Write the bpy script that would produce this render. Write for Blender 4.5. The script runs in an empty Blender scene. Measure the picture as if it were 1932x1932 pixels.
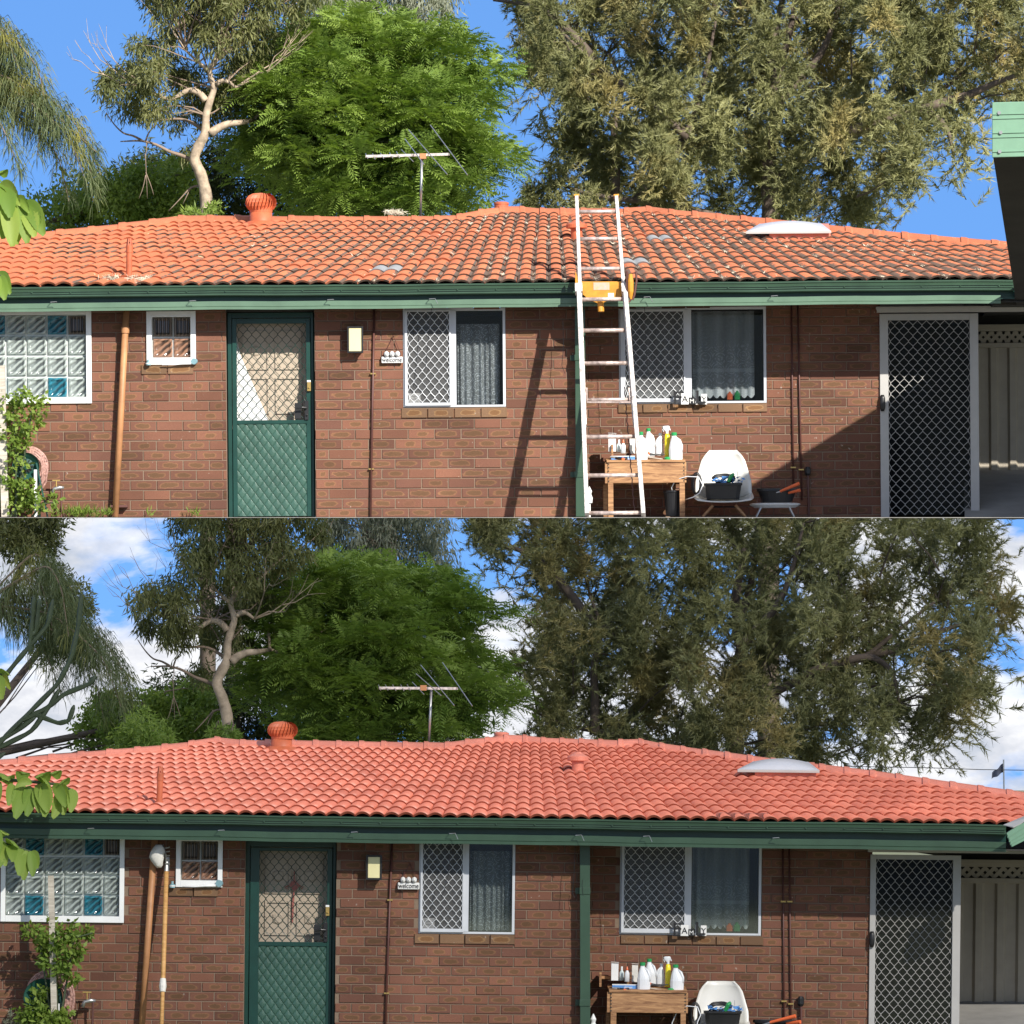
import bpy, math, random
import numpy as np
from mathutils import Vector, Matrix

random.seed(7)
RNG = np.random.default_rng(11)
C = bpy.context.scene.collection
SC = bpy.context.scene

# ---------------------------------------------------------------- camera
F_PX = 16640.0          # focal length in units of 1/1932 of the picture width
YC = 1480.0             # picture row of the horizon (camera is level, lens is shifted)
D1 = 80.0               # metres from camera to the wall of the lower house
D2 = 91.0               # metres from camera to the wall of the upper house
cam_d = bpy.data.cameras.new('camera')
cam = bpy.data.objects.new('camera', cam_d)
C.objects.link(cam)
cam.location = (0, -D1, 0)
cam.rotation_euler = (math.radians(90), 0, 0)
cam_d.sensor_width = 36
cam_d.lens = F_PX / 1932 * 36
cam_d.shift_y = (YC - 966) / 1932
cam_d.clip_start = 1
cam_d.clip_end = 6000
SC.camera = cam

# ---------------------------------------------------------------- world, sun, exposure
SUNV = Vector((.60, -1.0, .75)).normalized()      # towards the sun
w = bpy.data.worlds.new('World')
SC.world = w
w.use_nodes = True
wt = w.node_tree
wt.nodes.clear()


def N(t, kind, **kw):
    n = t.nodes.new(kind)
    for k, v in kw.items():
        if k.startswith('i_'):
            n.inputs[k[2:].replace('_', ' ')].default_value = v
        elif k.startswith('n'):
            n.inputs[int(k[1:])].default_value = v
        else:
            setattr(n, k, v)
    return n


def math_node(t, op, a, b=None, clamp=False):
    n = t.nodes.new('ShaderNodeMath')
    n.operation = op
    n.use_clamp = clamp
    for i, v in enumerate((a, b)):
        if v is None:
            continue
        if isinstance(v, (int, float)):
            n.inputs[i].default_value = v
        else:
            t.links.new(v, n.inputs[i])
    return n.outputs[0]


def mixc(t, fac, a, b, blend='MIX'):
    n = t.nodes.new('ShaderNodeMix')
    n.data_type = 'RGBA'
    n.blend_type = blend
    n.clamp_factor = True
    for i, v in ((0, fac), (6, a), (7, b)):
        if isinstance(v, (int, float)):
            n.inputs[i].default_value = v
        elif isinstance(v, tuple):
            n.inputs[i].default_value = (*v, 1) if len(v) == 3 else v
        else:
            t.links.new(v, n.inputs[i])
    return n.outputs[2]


def ramp(t, src, stops, interp='LINEAR'):
    n = t.nodes.new('ShaderNodeValToRGB')
    cr = n.color_ramp
    cr.interpolation = interp
    while len(cr.elements) < len(stops):
        cr.elements.new(.5)
    for e, (p, c) in zip(cr.elements, stops):
        e.position = p
        e.color = (c, c, c, 1) if isinstance(c, (int, float)) else (*c, 1)
    t.links.new(src, n.inputs[0])
    return n.outputs[0]


tc = wt.nodes.new('ShaderNodeTexCoord')
sep = wt.nodes.new('ShaderNodeSeparateXYZ')
wt.links.new(tc.outputs['Generated'], sep.inputs[0])
zpos = math_node(wt, 'MAXIMUM', sep.outputs[2], 0.0)
zup = math_node(wt, 'ADD', zpos, 0.30)
com = wt.nodes.new('ShaderNodeCombineXYZ')
wt.links.new(sep.outputs[0], com.inputs[0])
wt.links.new(sep.outputs[1], com.inputs[1])
wt.links.new(zup, com.inputs[2])
sky = wt.nodes.new('ShaderNodeTexSky')
sky.sky_type = 'NISHITA'
sky.sun_disc = False
sky.sun_elevation = math.asin(SUNV.z)
sky.sun_rotation = math.atan2(SUNV.x, SUNV.y)
sky.air_density = 1.0
sky.dust_density = 0.25
sky.ozone_density = 2.2
wt.links.new(com.outputs[0], sky.inputs[0])
skyc = mixc(wt, 1.0, sky.outputs[0], (1.02, 1.48, 1.98), 'MULTIPLY')
# cumulus clouds low over the horizon
mp = wt.nodes.new('ShaderNodeMapping')
mp.inputs['Scale'].default_value = (1.0, 1.0, 1.9)
mp.inputs['Location'].default_value = (0.62, 0.2, 0.13)
wt.links.new(tc.outputs['Generated'], mp.inputs[0])
nz = N(wt, 'ShaderNodeTexNoise', i_Scale=36.0, i_Detail=9.0, i_Roughness=0.55, i_Distortion=0.25)
wt.links.new(mp.outputs[0], nz.inputs['Vector'])
# more cloud near the horizon, none above four degrees
band = ramp(wt, sep.outputs[2], [(0.0, 0.10), (0.012, 0.06), (0.026, 0.02), (0.040, 0.0)])
lowsky = ramp(wt, sep.outputs[2], [(0.0, 1.0), (0.034, 1.0), (0.052, 0.0)])
dens = math_node(wt, 'ADD', nz.outputs[0], band)
cfac = math_node(wt, 'MULTIPLY', ramp(wt, dens, [(0.50, 0.0), (0.545, .75), (0.60, 1.0)]), lowsky)
nz2 = N(wt, 'ShaderNodeTexNoise', i_Scale=70.0, i_Detail=7.0, i_Roughness=0.6)
wt.links.new(mp.outputs[0], nz2.inputs['Vector'])
ccol = ramp(wt, nz2.outputs[0], [(0.36, (5.4, 5.9, 6.8)), (0.46, (7.2, 7.4, 8.0)), (0.6, (9.8, 9.85, 10.0))])
# scattered broken cloud over the rest of the sky, leaving a clear stretch above the horizon behind the houses
nz3 = N(wt, 'ShaderNodeTexNoise', i_Scale=2.6, i_Detail=8.0, i_Roughness=0.58)
wt.links.new(tc.outputs['Generated'], nz3.inputs['Vector'])
front = ramp(wt, math_node(wt, 'SUBTRACT', zpos, math_node(wt, 'MULTIPLY', sep.outputs[1], .45)), [(0.0, 0.0), (0.12, 1.0)])
hi = math_node(wt, 'MULTIPLY', ramp(wt, nz3.outputs[0], [(0.42, 0.0), (0.60, 1.0)]), front)
skyc = mixc(wt, hi, skyc, (7.2, 7.3, 7.5))
fin = mixc(wt, cfac, skyc, ccol)
bg = wt.nodes.new('ShaderNodeBackground')
bg.inputs[1].default_value = 0.068
wt.links.new(fin, bg.inputs[0])
wo = wt.nodes.new('ShaderNodeOutputWorld')
wt.links.new(bg.outputs[0], wo.inputs[0])

sun_d = bpy.data.lights.new('sun', 'SUN')
sun_d.energy = 5.0
sun_d.angle = math.radians(0.5)
sun_d.color = (1.0, .95, .87)
sun = bpy.data.objects.new('sun', sun_d)
C.objects.link(sun)
sun.rotation_euler = (-SUNV).to_track_quat('-Z', 'Y').to_euler()
sun.location = SUNV * 60

SC.render.engine = 'CYCLES'
SC.view_settings.view_transform = 'Standard'
SC.view_settings.look = 'None'
SC.view_settings.gamma = 1
SC.view_settings.use_curve_mapping = False
SC.view_settings.exposure = 0.7
SC.cycles.transparent_max_bounces = 16
SC.cycles.max_bounces = 8


# ---------------------------------------------------------------- materials
def mat(name, col, rough=.6, metal=0.0, var=.12, scale=6.0, bump=0.0, bscale=60.0, spec=.5, col2=None,
        trans=0.0, coat=0.0):
    m = bpy.data.materials.new(name)
    m.use_nodes = True
    t = m.node_tree
    b = t.nodes['Principled BSDF']
    b.inputs['Roughness'].default_value = rough
    b.inputs['Metallic'].default_value = metal
    b.inputs['Specular IOR Level'].default_value = spec
    b.inputs['Coat Weight'].default_value = coat
    tcn = t.nodes.new('ShaderNodeTexCoord')
    nzn = N(t, 'ShaderNodeTexNoise', i_Scale=scale, i_Detail=5.0, i_Roughness=.6)
    t.links.new(tcn.outputs['Object'], nzn.inputs['Vector'])
    f = ramp(t, nzn.outputs[0], [(.3, 0.0), (.7, 1.0)])
    lo = tuple(max(0, c * (1 - var)) for c in col)
    hi = tuple(min(1, c * (1 + var)) for c in (col2 or col))
    t.links.new(mixc(t, f, lo, hi), b.inputs['Base Color'])
    if bump:
        n2 = N(t, 'ShaderNodeTexNoise', i_Scale=bscale, i_Detail=4.0)
        t.links.new(tcn.outputs['Object'], n2.inputs['Vector'])
        bp = t.nodes.new('ShaderNodeBump')
        bp.inputs['Strength'].default_value = bump
        bp.inputs['Distance'].default_value = .01
        t.links.new(n2.outputs[0], bp.inputs['Height'])
        t.links.new(bp.outputs[0], b.inputs['Normal'])
    return m


def leaf_mat(name, c1, c2, c3=None, trans=.35, scale=1.2):
    m = bpy.data.materials.new(name)
    m.use_nodes = True
    t = m.node_tree
    b = t.nodes['Principled BSDF']
    b.inputs['Roughness'].default_value = .55
    b.inputs['Specular IOR Level'].default_value = .3
    at = t.nodes.new('ShaderNodeAttribute')
    at.attribute_name = 'tint'
    tcn = t.nodes.new('ShaderNodeTexCoord')
    nzn = N(t, 'ShaderNodeTexNoise', i_Scale=scale, i_Detail=3.0)
    t.links.new(tcn.outputs['Object'], nzn.inputs['Vector'])
    col = mixc(t, at.outputs['Fac'], c1, c2)
    if c3:
        f = ramp(t, nzn.outputs[0], [(.54, 0.0), (.70, .9)])
        col = mixc(t, f, col, c3)
    t.links.new(col, b.inputs['Base Color'])
    tr = t.nodes.new('ShaderNodeBsdfTranslucent')
    t.links.new(mixc(t, 1.0, col, (1.3, 1.35, .7), 'MULTIPLY'), tr.inputs[0])
    mx = t.nodes.new('ShaderNodeMixShader')
    mx.inputs[0].default_value = trans
    t.links.new(b.outputs[0], mx.inputs[1])
    t.links.new(tr.outputs[0], mx.inputs[2])
    t.links.new(mx.outputs[0], t.nodes['Material Output'].inputs[0])
    return m


def glass_mat(name, tint, gloss=.18):
    m = bpy.data.materials.new(name)
    m.use_nodes = True
    t = m.node_tree
    t.nodes.remove(t.nodes['Principled BSDF'])
    tr = t.nodes.new('ShaderNodeBsdfTransparent')
    tr.inputs[0].default_value = (*tint, 1)
    gl = t.nodes.new('ShaderNodeBsdfGlossy')
    gl.inputs['Roughness'].default_value = .03
    gl.inputs['Color'].default_value = (.9, .95, 1, 1)
    mx = t.nodes.new('ShaderNodeMixShader')
    lw = t.nodes.new('ShaderNodeLayerWeight')
    lw.inputs[0].default_value = .25
    f = math_node(t, 'ADD', math_node(t, 'MULTIPLY', lw.outputs[0], .25), gloss, True)
    t.links.new(f, mx.inputs[0])
    t.links.new(tr.outputs[0], mx.inputs[1])
    t.links.new(gl.outputs[0], mx.inputs[2])
    t.links.new(mx.outputs[0], t.nodes['Material Output'].inputs[0])
    return m


def brick_mat(name, base, base2, ring, core, gain=1.0):
    """brick with an oval kiln mark; brick-local coordinates come from the UV map, the variety from 'tint'"""
    m = bpy.data.materials.new(name)
    m.use_nodes = True
    t = m.node_tree
    b = t.nodes['Principled BSDF']
    b.inputs['Roughness'].default_value = .8
    b.inputs['Specular IOR Level'].default_value = .25
    uv = t.nodes.new('ShaderNodeUVMap')
    uv.uv_map = 'UVMap'
    at = t.nodes.new('ShaderNodeAttribute')
    at.attribute_name = 'tint'
    oi = t.nodes.new('ShaderNodeObjectInfo')
    rnd = math_node(t, 'FRACT', math_node(t, 'ADD', at.outputs['Fac'], oi.outputs['Random']))
    rnd2 = math_node(t, 'FRACT', math_node(t, 'MULTIPLY', rnd, 7.31))
    s = t.nodes.new('ShaderNodeSeparateXYZ')
    t.links.new(uv.outputs[0], s.inputs[0])
    # noise domain moved per brick
    cb = t.nodes.new('ShaderNodeCombineXYZ')
    t.links.new(math_node(t, 'MULTIPLY', s.outputs[0], 3.0), cb.inputs[0])
    t.links.new(s.outputs[1], cb.inputs[1])
    t.links.new(math_node(t, 'MULTIPLY', rnd, 37.0), cb.inputs[2])
    n1 = N(t, 'ShaderNodeTexNoise', i_Scale=1.6, i_Detail=3.0)
    t.links.new(cb.outputs[0], n1.inputs['Vector'])
    n2 = N(t, 'ShaderNodeTexNoise', i_Scale=16.0, i_Detail=4.0)
    t.links.new(cb.outputs[0], n2.inputs['Vector'])
    u = math_node(t, 'SUBTRACT', s.outputs[0], .5)
    u = math_node(t, 'ADD', u, math_node(t, 'MULTIPLY', math_node(t, 'SUBTRACT', rnd2, .5), .12))
    v = math_node(t, 'SUBTRACT', s.outputs[1], .5)
    A = math_node(t, 'ADD', math_node(t, 'MULTIPLY', rnd2, .24), .22)
    du = math_node(t, 'POWER', math_node(t, 'ABSOLUTE', math_node(t, 'DIVIDE', u, A)), 3.2)
    dv = math_node(t, 'POWER', math_node(t, 'ABSOLUTE', math_node(t, 'DIVIDE', v, .34)), 2.6)
    d = math_node(t, 'POWER', math_node(t, 'ADD', du, dv), .35)
    d = math_node(t, 'ADD', d, math_node(t, 'MULTIPLY', math_node(t, 'SUBTRACT', n1.outputs[0], .5), .95))
    rg = ramp(t, d, [(.68, 0.0), (.78, 1.0), (.86, 1.0), (.93, 0.0)])
    cr = ramp(t, d, [(.62, 1.0), (.80, 0.0)])
    some = ramp(t, rnd, [(.16, 0.0), (.2, 1.0)])
    grain = ramp(t, n2.outputs[0], [(.3, .80), (.7, 1.15)])
    bc = mixc(t, rnd2, base, base2)
    bc = mixc(t, math_node(t, 'MULTIPLY', math_node(t, 'MULTIPLY', cr, some), .75), bc, core)
    bc = mixc(t, math_node(t, 'MULTIPLY', math_node(t, 'MULTIPLY', rg, some), .62), bc, ring)
    bc = mixc(t, 1.0, bc, grain, 'MULTIPLY')
    gpos = t.nodes.new('ShaderNodeNewGeometry')
    nw = N(t, 'ShaderNodeTexNoise', i_Scale=.9, i_Detail=4.0)
    t.links.new(gpos.outputs['Position'], nw.inputs['Vector'])
    bc = mixc(t, 1.0, bc, ramp(t, nw.outputs[0], [(.3, .72), (.7, 1.18)]), 'MULTIPLY')
    ns = N(t, 'ShaderNodeTexNoise', i_Scale=26.0, i_Detail=3.0)
    t.links.new(gpos.outputs['Position'], ns.inputs['Vector'])
    bc = mixc(t, ramp(t, ns.outputs[0], [(.70, 0.0), (.74, .55)]), bc, (.42, .36, .30))
    rr3 = math_node(t, 'FRACT', math_node(t, 'MULTIPLY', rnd, 13.7))
    bc = mixc(t, 1.0, bc, ramp(t, rr3, [(0, .74), (.3, .98), (1, 1.18)]), 'MULTIPLY')
    t.links.new(bc, b.inputs['Base Color'])
    bp = t.nodes.new('ShaderNodeBump')
    bp.inputs['Strength'].default_value = .35
    bp.inputs['Distance'].default_value = .006
    t.links.new(n2.outputs[0], bp.inputs['Height'])
    t.links.new(bp.outputs[0], b.inputs['Normal'])
    return m


def tile_mat(name, c1, c2, dirt_shade, dirt_shade_amt, rough, coat=0.0, lichen=0.0):
    m = bpy.data.materials.new(name)
    m.use_nodes = True
    t = m.node_tree
    b = t.nodes['Principled BSDF']
    b.inputs['Roughness'].default_value = rough
    b.inputs['Coat Weight'].default_value = coat
    b.inputs['Coat Roughness'].default_value = .35
    gp = t.nodes.new('ShaderNodeNewGeometry')
    n1 = N(t, 'ShaderNodeTexNoise', i_Scale=1.4, i_Detail=3.0)
    n2 = N(t, 'ShaderNodeTexNoise', i_Scale=14.0, i_Detail=6.0, i_Roughness=.65)
    n3 = N(t, 'ShaderNodeTexNoise', i_Scale=90.0, i_Detail=3.0)
    for n in (n1, n2, n3):
        t.links.new(gp.outputs['Position'], n.inputs['Vector'])
    at = t.nodes.new('ShaderNodeAttribute')
    at.attribute_name = 'tint'
    base = mixc(t, at.outputs['Fac'], c1, c2)
    base = mixc(t, 1.0, base, ramp(t, n3.outputs[0], [(.3, .86), (.7, 1.08)]), 'MULTIPLY')
    base = mixc(t, 1.0, base, ramp(t, n1.outputs[0], [(.3, .84), (.7, 1.08)]), 'MULTIPLY')
    base = mixc(t, 1.0, base, ramp(t, n2.outputs[0], [(.3, .86), (.65, 1.05)]), 'MULTIPLY')
    if dirt_shade_amt:
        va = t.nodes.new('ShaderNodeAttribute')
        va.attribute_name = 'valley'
        dd = math_node(t, 'ADD', n2.outputs[0], math_node(t, 'MULTIPLY', va.outputs['Fac'], dirt_shade_amt))
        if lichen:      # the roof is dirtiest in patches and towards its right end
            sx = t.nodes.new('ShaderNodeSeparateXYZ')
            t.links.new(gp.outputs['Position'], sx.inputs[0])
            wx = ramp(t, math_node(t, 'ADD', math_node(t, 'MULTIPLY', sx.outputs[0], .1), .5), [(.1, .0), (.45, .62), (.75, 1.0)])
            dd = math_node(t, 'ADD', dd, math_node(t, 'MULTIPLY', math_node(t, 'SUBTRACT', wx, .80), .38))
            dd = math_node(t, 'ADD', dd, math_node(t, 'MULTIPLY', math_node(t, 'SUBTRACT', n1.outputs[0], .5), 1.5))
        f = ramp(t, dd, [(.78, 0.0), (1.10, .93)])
        base = mixc(t, f, base, dirt_shade)
    if lichen:
        vo = N(t, 'ShaderNodeTexNoise', i_Scale=5.0, i_Detail=7.0, i_Roughness=.75)
        t.links.new(gp.outputs['Position'], vo.inputs['Vector'])
        base = mixc(t, ramp(t, vo.outputs[0], [(.66, 0.0), (.69, lichen)]), base, (.55, .5, .33))
    t.links.new(base, b.inputs['Base Color'])
    bp = t.nodes.new('ShaderNodeBump')
    bp.inputs['Strength'].default_value = .4
    bp.inputs['Distance'].default_value = .004
    t.links.new(n3.outputs[0], bp.inputs['Height'])
    t.links.new(bp.outputs[0], b.inputs['Normal'])
    return m


def lace_mat(name, kind, solid=.25):
    m = bpy.data.materials.new(name)
    m.use_nodes = True
    t = m.node_tree
    b = t.nodes['Principled BSDF']
    b.inputs['Base Color'].default_value = (.85, .87, .90, 1)
    b.inputs['Roughness'].default_value = .9
    uv = t.nodes.new('ShaderNodeUVMap')
    uv.uv_map = 'UVMap'
    mpn = t.nodes.new('ShaderNodeMapping')
    t.links.new(uv.outputs[0], mpn.inputs[0])
    mpn.inputs['Scale'].default_value = (1, 1, 1)
    vo = N(t, 'ShaderNodeTexVoronoi', i_Scale=9.0 if kind == 'scroll' else 7.0, i_Randomness=.35)
    t.links.new(mpn.outputs[0], vo.inputs['Vector'])
    d = vo.outputs['Distance']
    rings = ramp(t, math_node(t, 'FRACT', math_node(t, 'MULTIPLY', d, 5.2)), [(.25, 0.0), (.4, 1.0), (.62, 1.0), (.75, 0.0)])
    nn = N(t, 'ShaderNodeTexNoise', i_Scale=26.0, i_Detail=2.0)
    t.links.new(mpn.outputs[0], nn.inputs['Vector'])
    br = ramp(t, nn.outputs[0], [(.46, 0.0), (.52, 1.0)])
    pat = math_node(t, 'MULTIPLY', rings, br)
    s = t.nodes.new('ShaderNodeSeparateXYZ')
    t.links.new(uv.outputs[0], s.inputs[0])
    if kind == 'scroll':
        amt = math_node(t, 'ADD', math_node(t, 'MULTIPLY', pat, .75), solid)
    else:   # flower band low on the curtain, plain netting above
        low = ramp(t, s.outputs[1], [(.0, 1.0), (.50, 1.0), (.62, .12)])
        amt = math_node(t, 'ADD', math_node(t, 'MULTIPLY', math_node(t, 'MULTIPLY', pat, low), .8), solid)
        hem = ramp(t, s.outputs[1], [(.0, .55), (.06, .5), (.075, 0.0), (.27, 0.0), (.28, .5), (.31, .5), (.32, 0.0)])
        amt = math_node(t, 'ADD', amt, hem, True)
    fold = N(t, 'ShaderNodeTexWave', i_Scale=1.6, i_Distortion=2.0)
    t.links.new(mpn.outputs[0], fold.inputs['Vector'])
    amt = math_node(t, 'MULTIPLY', amt, ramp(t, fold.outputs[1], [(0, .72), (1, 1.0)]), True)
    t.links.new(amt, b.inputs['Alpha'])
    return m


def glassblock_mat(name, col, dark, ribbed=False):
    m = bpy.data.materials.new(name)
    m.use_nodes = True
    t = m.node_tree
    b = t.nodes['Principled BSDF']
    b.inputs['Roughness'].default_value = .12
    b.inputs['Specular IOR Level'].default_value = .8
    g = t.nodes.new('ShaderNodeUVMap')
    g.uv_map = 'UVMap'
    mpn = t.nodes.new('ShaderNodeMapping')
    mpn.inputs['Rotation'].default_value = (0, 0, 0 if ribbed else math.radians(52))
    t.links.new(g.outputs[0], mpn.inputs[0])
    wv = N(t, 'ShaderNodeTexWave', i_Scale=1.05 if not ribbed else 1.6, i_Distortion=4.5 if not ribbed else .3, i_Detail=2.0)
    t.links.new(mpn.outputs[0], wv.inputs['Vector'])
    f = ramp(t, wv.outputs[1], [(.25, 0.0), (.8, 1.0)])
    s = t.nodes.new('ShaderNodeSeparateXYZ')
    t.links.new(g.outputs[0], s.inputs[0])
    eu = math_node(t, 'ABSOLUTE', math_node(t, 'SUBTRACT', s.outputs[0], .5))
    ev = math_node(t, 'ABSOLUTE', math_node(t, 'SUBTRACT', s.outputs[1], .5))
    e = math_node(t, 'MAXIMUM', eu, ev)
    rim = ramp(t, e, [(.40, 0.0), (.47, 1.0)])
    half = ramp(t, s.outputs[0], [(.30, .8), (.5, 0.0)])
    base = mixc(t, f, dark, col)
    base = mixc(t, math_node(t, 'MULTIPLY', half, 0.0 if ribbed else .6), base, col)
    base = mixc(t, rim, base, tuple(min(1, c * 1.25) for c in col))
    t.links.new(base, b.inputs['Base Color'])
    bp = t.nodes.new('ShaderNodeBump')
    bp.inputs['Strength'].default_value = .8
    bp.inputs['Distance'].default_value = .02
    t.links.new(wv.outputs[1], bp.inputs['Height'])
    t.links.new(bp.outputs[0], b.inputs['Normal'])
    return m


def wood_mat(name, c1, c2, scale=3.0):
    m = bpy.data.materials.new(name)
    m.use_nodes = True
    t = m.node_tree
    b = t.nodes['Principled BSDF']
    b.inputs['Roughness'].default_value = .65
    g = t.nodes.new('ShaderNodeTexCoord')
    mpn = t.nodes.new('ShaderNodeMapping')
    mpn.inputs['Scale'].default_value = (1.0, 4.0, 9.0)
    t.links.new(g.outputs['Object'], mpn.inputs[0])
    n1 = N(t, 'ShaderNodeTexNoise', i_Scale=scale, i_Detail=7.0, i_Roughness=.7, i_Distortion=1.2)
    t.links.new(mpn.outputs[0], n1.inputs['Vector'])
    t.links.new(mixc(t, ramp(t, n1.outputs[0], [(.35, 0.0), (.62, 1.0)]), c1, c2), b.inputs['Base Color'])
    return m


M = {
    'brick_u': brick_mat('brown_brick', (.198, .086, .053), (.136, .061, .042), (.255, .130, .060), (.125, .070, .032)),  # the same brick serves both houses
    'sill_u': brick_mat('sill_brick', (.19, .11, .06), (.165, .095, .055), (.33, .19, .08), (.17, .08, .03)),
    'mortar': mat('mortar', (.21, .15, .105), .95, bump=.4),
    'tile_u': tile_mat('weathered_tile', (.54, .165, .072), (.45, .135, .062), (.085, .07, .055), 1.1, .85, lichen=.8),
    'tile_l': tile_mat('painted_tile', (.72, .215, .128), (.60, .165, .098), (.30, .07, .04), 1.3, .5, coat=.25),  # darkest red is the shade on the tile edges, put into the colour
    'ridge_u': tile_mat('weathered_ridge', (.54, .165, .075), (.48, .145, .065), (.1, .06, .04), 0, .75, lichen=.9),
    'ridge_l': tile_mat('painted_ridge', (.74, .235, .15), (.68, .21, .13), (.4, .12, .08), 0, .5, coat=.25),
    'slate': mat('grey_tile', (.22, .23, .24), .8),
    'vent_u': mat('red_oxide_paint', (.48, .12, .05), .55, var=.2, scale=9),
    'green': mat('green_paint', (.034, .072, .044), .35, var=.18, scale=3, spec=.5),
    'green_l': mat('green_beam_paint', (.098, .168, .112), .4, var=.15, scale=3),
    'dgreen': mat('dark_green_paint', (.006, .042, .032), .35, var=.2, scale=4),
    'quilt': mat('quilted_green', (.036, .088, .066), .38, var=.2, scale=4),
    'white': mat('white_paint', (.78, .79, .78), .4, var=.04),
    'alu': mat('white_aluminium', (.55, .57, .60), .35, var=.05, metal=.0),
    'grey_frame': mat('grey_aluminium', (.40, .39, .37), .45, var=.06),
    'grille': mat('grille_metal', (.68, .70, .72), .35, var=.05, metal=.0),
    'grille_g': mat('green_grille', (.012, .045, .035), .4, var=.1),
    'cream_door': mat('cream_door', (.40, .33, .25), .6, var=.06),
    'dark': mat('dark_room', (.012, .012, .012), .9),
    'pipe': mat('brown_pipe', (.42, .20, .085), .55, var=.22, scale=5),
    'conduit': mat('red_brown_conduit', (.095, .034, .026), .5, var=.2),
    'black': mat('black_plastic', (.012, .012, .013), .4, var=.3),
    'cream': mat('cream_glass', (.72, .66, .36), .35, var=.04),
    'brass': mat('brass', (.5, .35, .12), .35, metal=.7),
    'steel': mat('dull_steel', (.45, .45, .44), .35, metal=.8, var=.15, scale=20),
    'ladder': mat('paint_splashed_aluminium', (.46, .42, .39), .45, metal=.2, var=.3, scale=28, col2=(.62, .58, .54)),
    'rung': mat('rung_metal', (.42, .32, .28), .4, metal=.4, var=.35, scale=20, col2=(.62, .5, .45)),
    'yellow': mat('yellow_paint', (.56, .25, .025), .45, var=.25, scale=12),
    'ltgreen': mat('pale_green_steel', (.16, .30, .20), .45, var=.08),
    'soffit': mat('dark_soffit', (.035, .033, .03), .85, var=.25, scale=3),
    'concrete': mat('concrete', (.30, .29, .27), .9, var=.2, scale=2, bump=.3),
    'ground': mat('yard_ground', (.16, .14, .10), .95, var=.35, scale=.5, bump=.3, col2=(.13, .15, .07)),
    'fence': mat('cream_steel_fence', (.36, .32, .25), .6, var=.08),
    'desk': wood_mat('desk_wood', (.16, .065, .025), (.46, .25, .11)),
    'jug': mat('white_plastic', (.66, .68, .70), .35, var=.02),
    'cap_g': mat('green_cap', (.02, .28, .08), .35),
    'spray_y': mat('yellow_plastic', (.82, .68, .02), .35, var=.03),
    'chair': mat('white_shell', (.66, .65, .60), .35, var=.03),
    'leg_wood': wood_mat('leg_wood', (.25, .12, .05), (.4, .22, .1)),
    'orange': mat('orange_plastic', (.75, .14, .04), .4),
    'blue': mat('blue_plastic', (.09, .25, .55), .4, var=.3, scale=20),
    'card_w': mat('white_card', (.72, .72, .70), .7, var=.05),
    'hose': mat('striped_hose', (.23, .10, .08), .5, var=.5, scale=50, col2=(.38, .22, .18)),
    'reel': mat('reel_green', (.015, .07, .055), .4),
    'bark_pale': mat('pale_gum_bark', (.40, .31, .22), .9, var=.5, scale=5, bump=.9, bscale=9),
    'bark': mat('grey_brown_bark', (.12, .09, .07), .9, var=.3, scale=3, bump=.5, bscale=10),
    'bark_dead': mat('dead_branch', (.26, .19, .14), .85, var=.2),
    'cactus': mat('cactus_skin', (.045, .065, .03), .6, var=.25, scale=4),
    'stake': wood_mat('grey_stake', (.34, .30, .24), (.55, .5, .42)),
    'straw': mat('dry_leaf_litter', (.58, .52, .40), .9, var=.3, scale=9),
    'pole': wood_mat('bamboo_pole', (.42, .21, .06), (.60, .34, .12)),
    'cloth': mat('calico_bag', (.66, .64, .58), .85, var=.12, scale=14, bump=.6, bscale=25),
    'knot': mat('red_cord', (.34, .12, .10), .8),
    'flag': mat('dark_flag', (.10, .11, .16), .8),
    'shade_veil': None,
    'pane': glass_mat('window_glass', (.75, .77, .77), .085),
    'pane_l': glass_mat('window_glass_reflecting', (.75, .78, .77), .13),
    'pane_d': glass_mat('dark_glass', (.7, .72, .72), .03),
    'dome': mat('opal_dome', (.50, .50, .52), .3, var=.03),
    'gb_clear': glassblock_mat('clear_glass_block', (.36, .41, .385), (.085, .10, .10)),
    'gb_teal': glassblock_mat('teal_glass_block', (.02, .16, .22), (.006, .045, .065)),
    'gb_rib': glassblock_mat('ribbed_glass_block', (.12, .09, .065), (.03, .025, .02), True),
    'gb_amber': glassblock_mat('amber_glass_block', (.30, .16, .10), (.05, .03, .02)),
    'grout': mat('block_grout', (.50, .52, .50), .8),
    'lace_s': lace_mat('scroll_lace', 'scroll', .5),
    'lace_f': lace_mat('flower_lace', 'flower', .66),
    'gum': leaf_mat('gum_leaf', (.10, .12, .04), (.24, .24, .095), trans=.3),
    'greygum': leaf_mat('grey_gum_leaf', (.19, .21, .14), (.33, .345, .26), trans=.25),
    'jac': leaf_mat('jacaranda_leaf', (.125, .205, .035), (.29, .39, .08), trans=.28),
    'cas': leaf_mat('sheoak_needles', (.14, .15, .06), (.33, .325, .14), (.43, .34, .135), trans=.12, scale=.45),
    'palm': leaf_mat('palm_leaflet', (.085, .12, .045), (.19, .22, .11), (.32, .29, .06), trans=.3, scale=.9),
    'bushg': leaf_mat('bright_bush_leaf', (.13, .21, .035), (.26, .34, .07), trans=.35),
    'bushd': leaf_mat('dark_bush_leaf', (.026, .04, .015), (.075, .095, .03), trans=.2),
    'bigleaf': leaf_mat('broad_leaf', (.15, .25, .04), (.28, .37, .07), trans=.4),
    'plant': leaf_mat('shrub_leaf', (.11, .19, .03), (.24, .32, .06), trans=.35),
}


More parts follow.
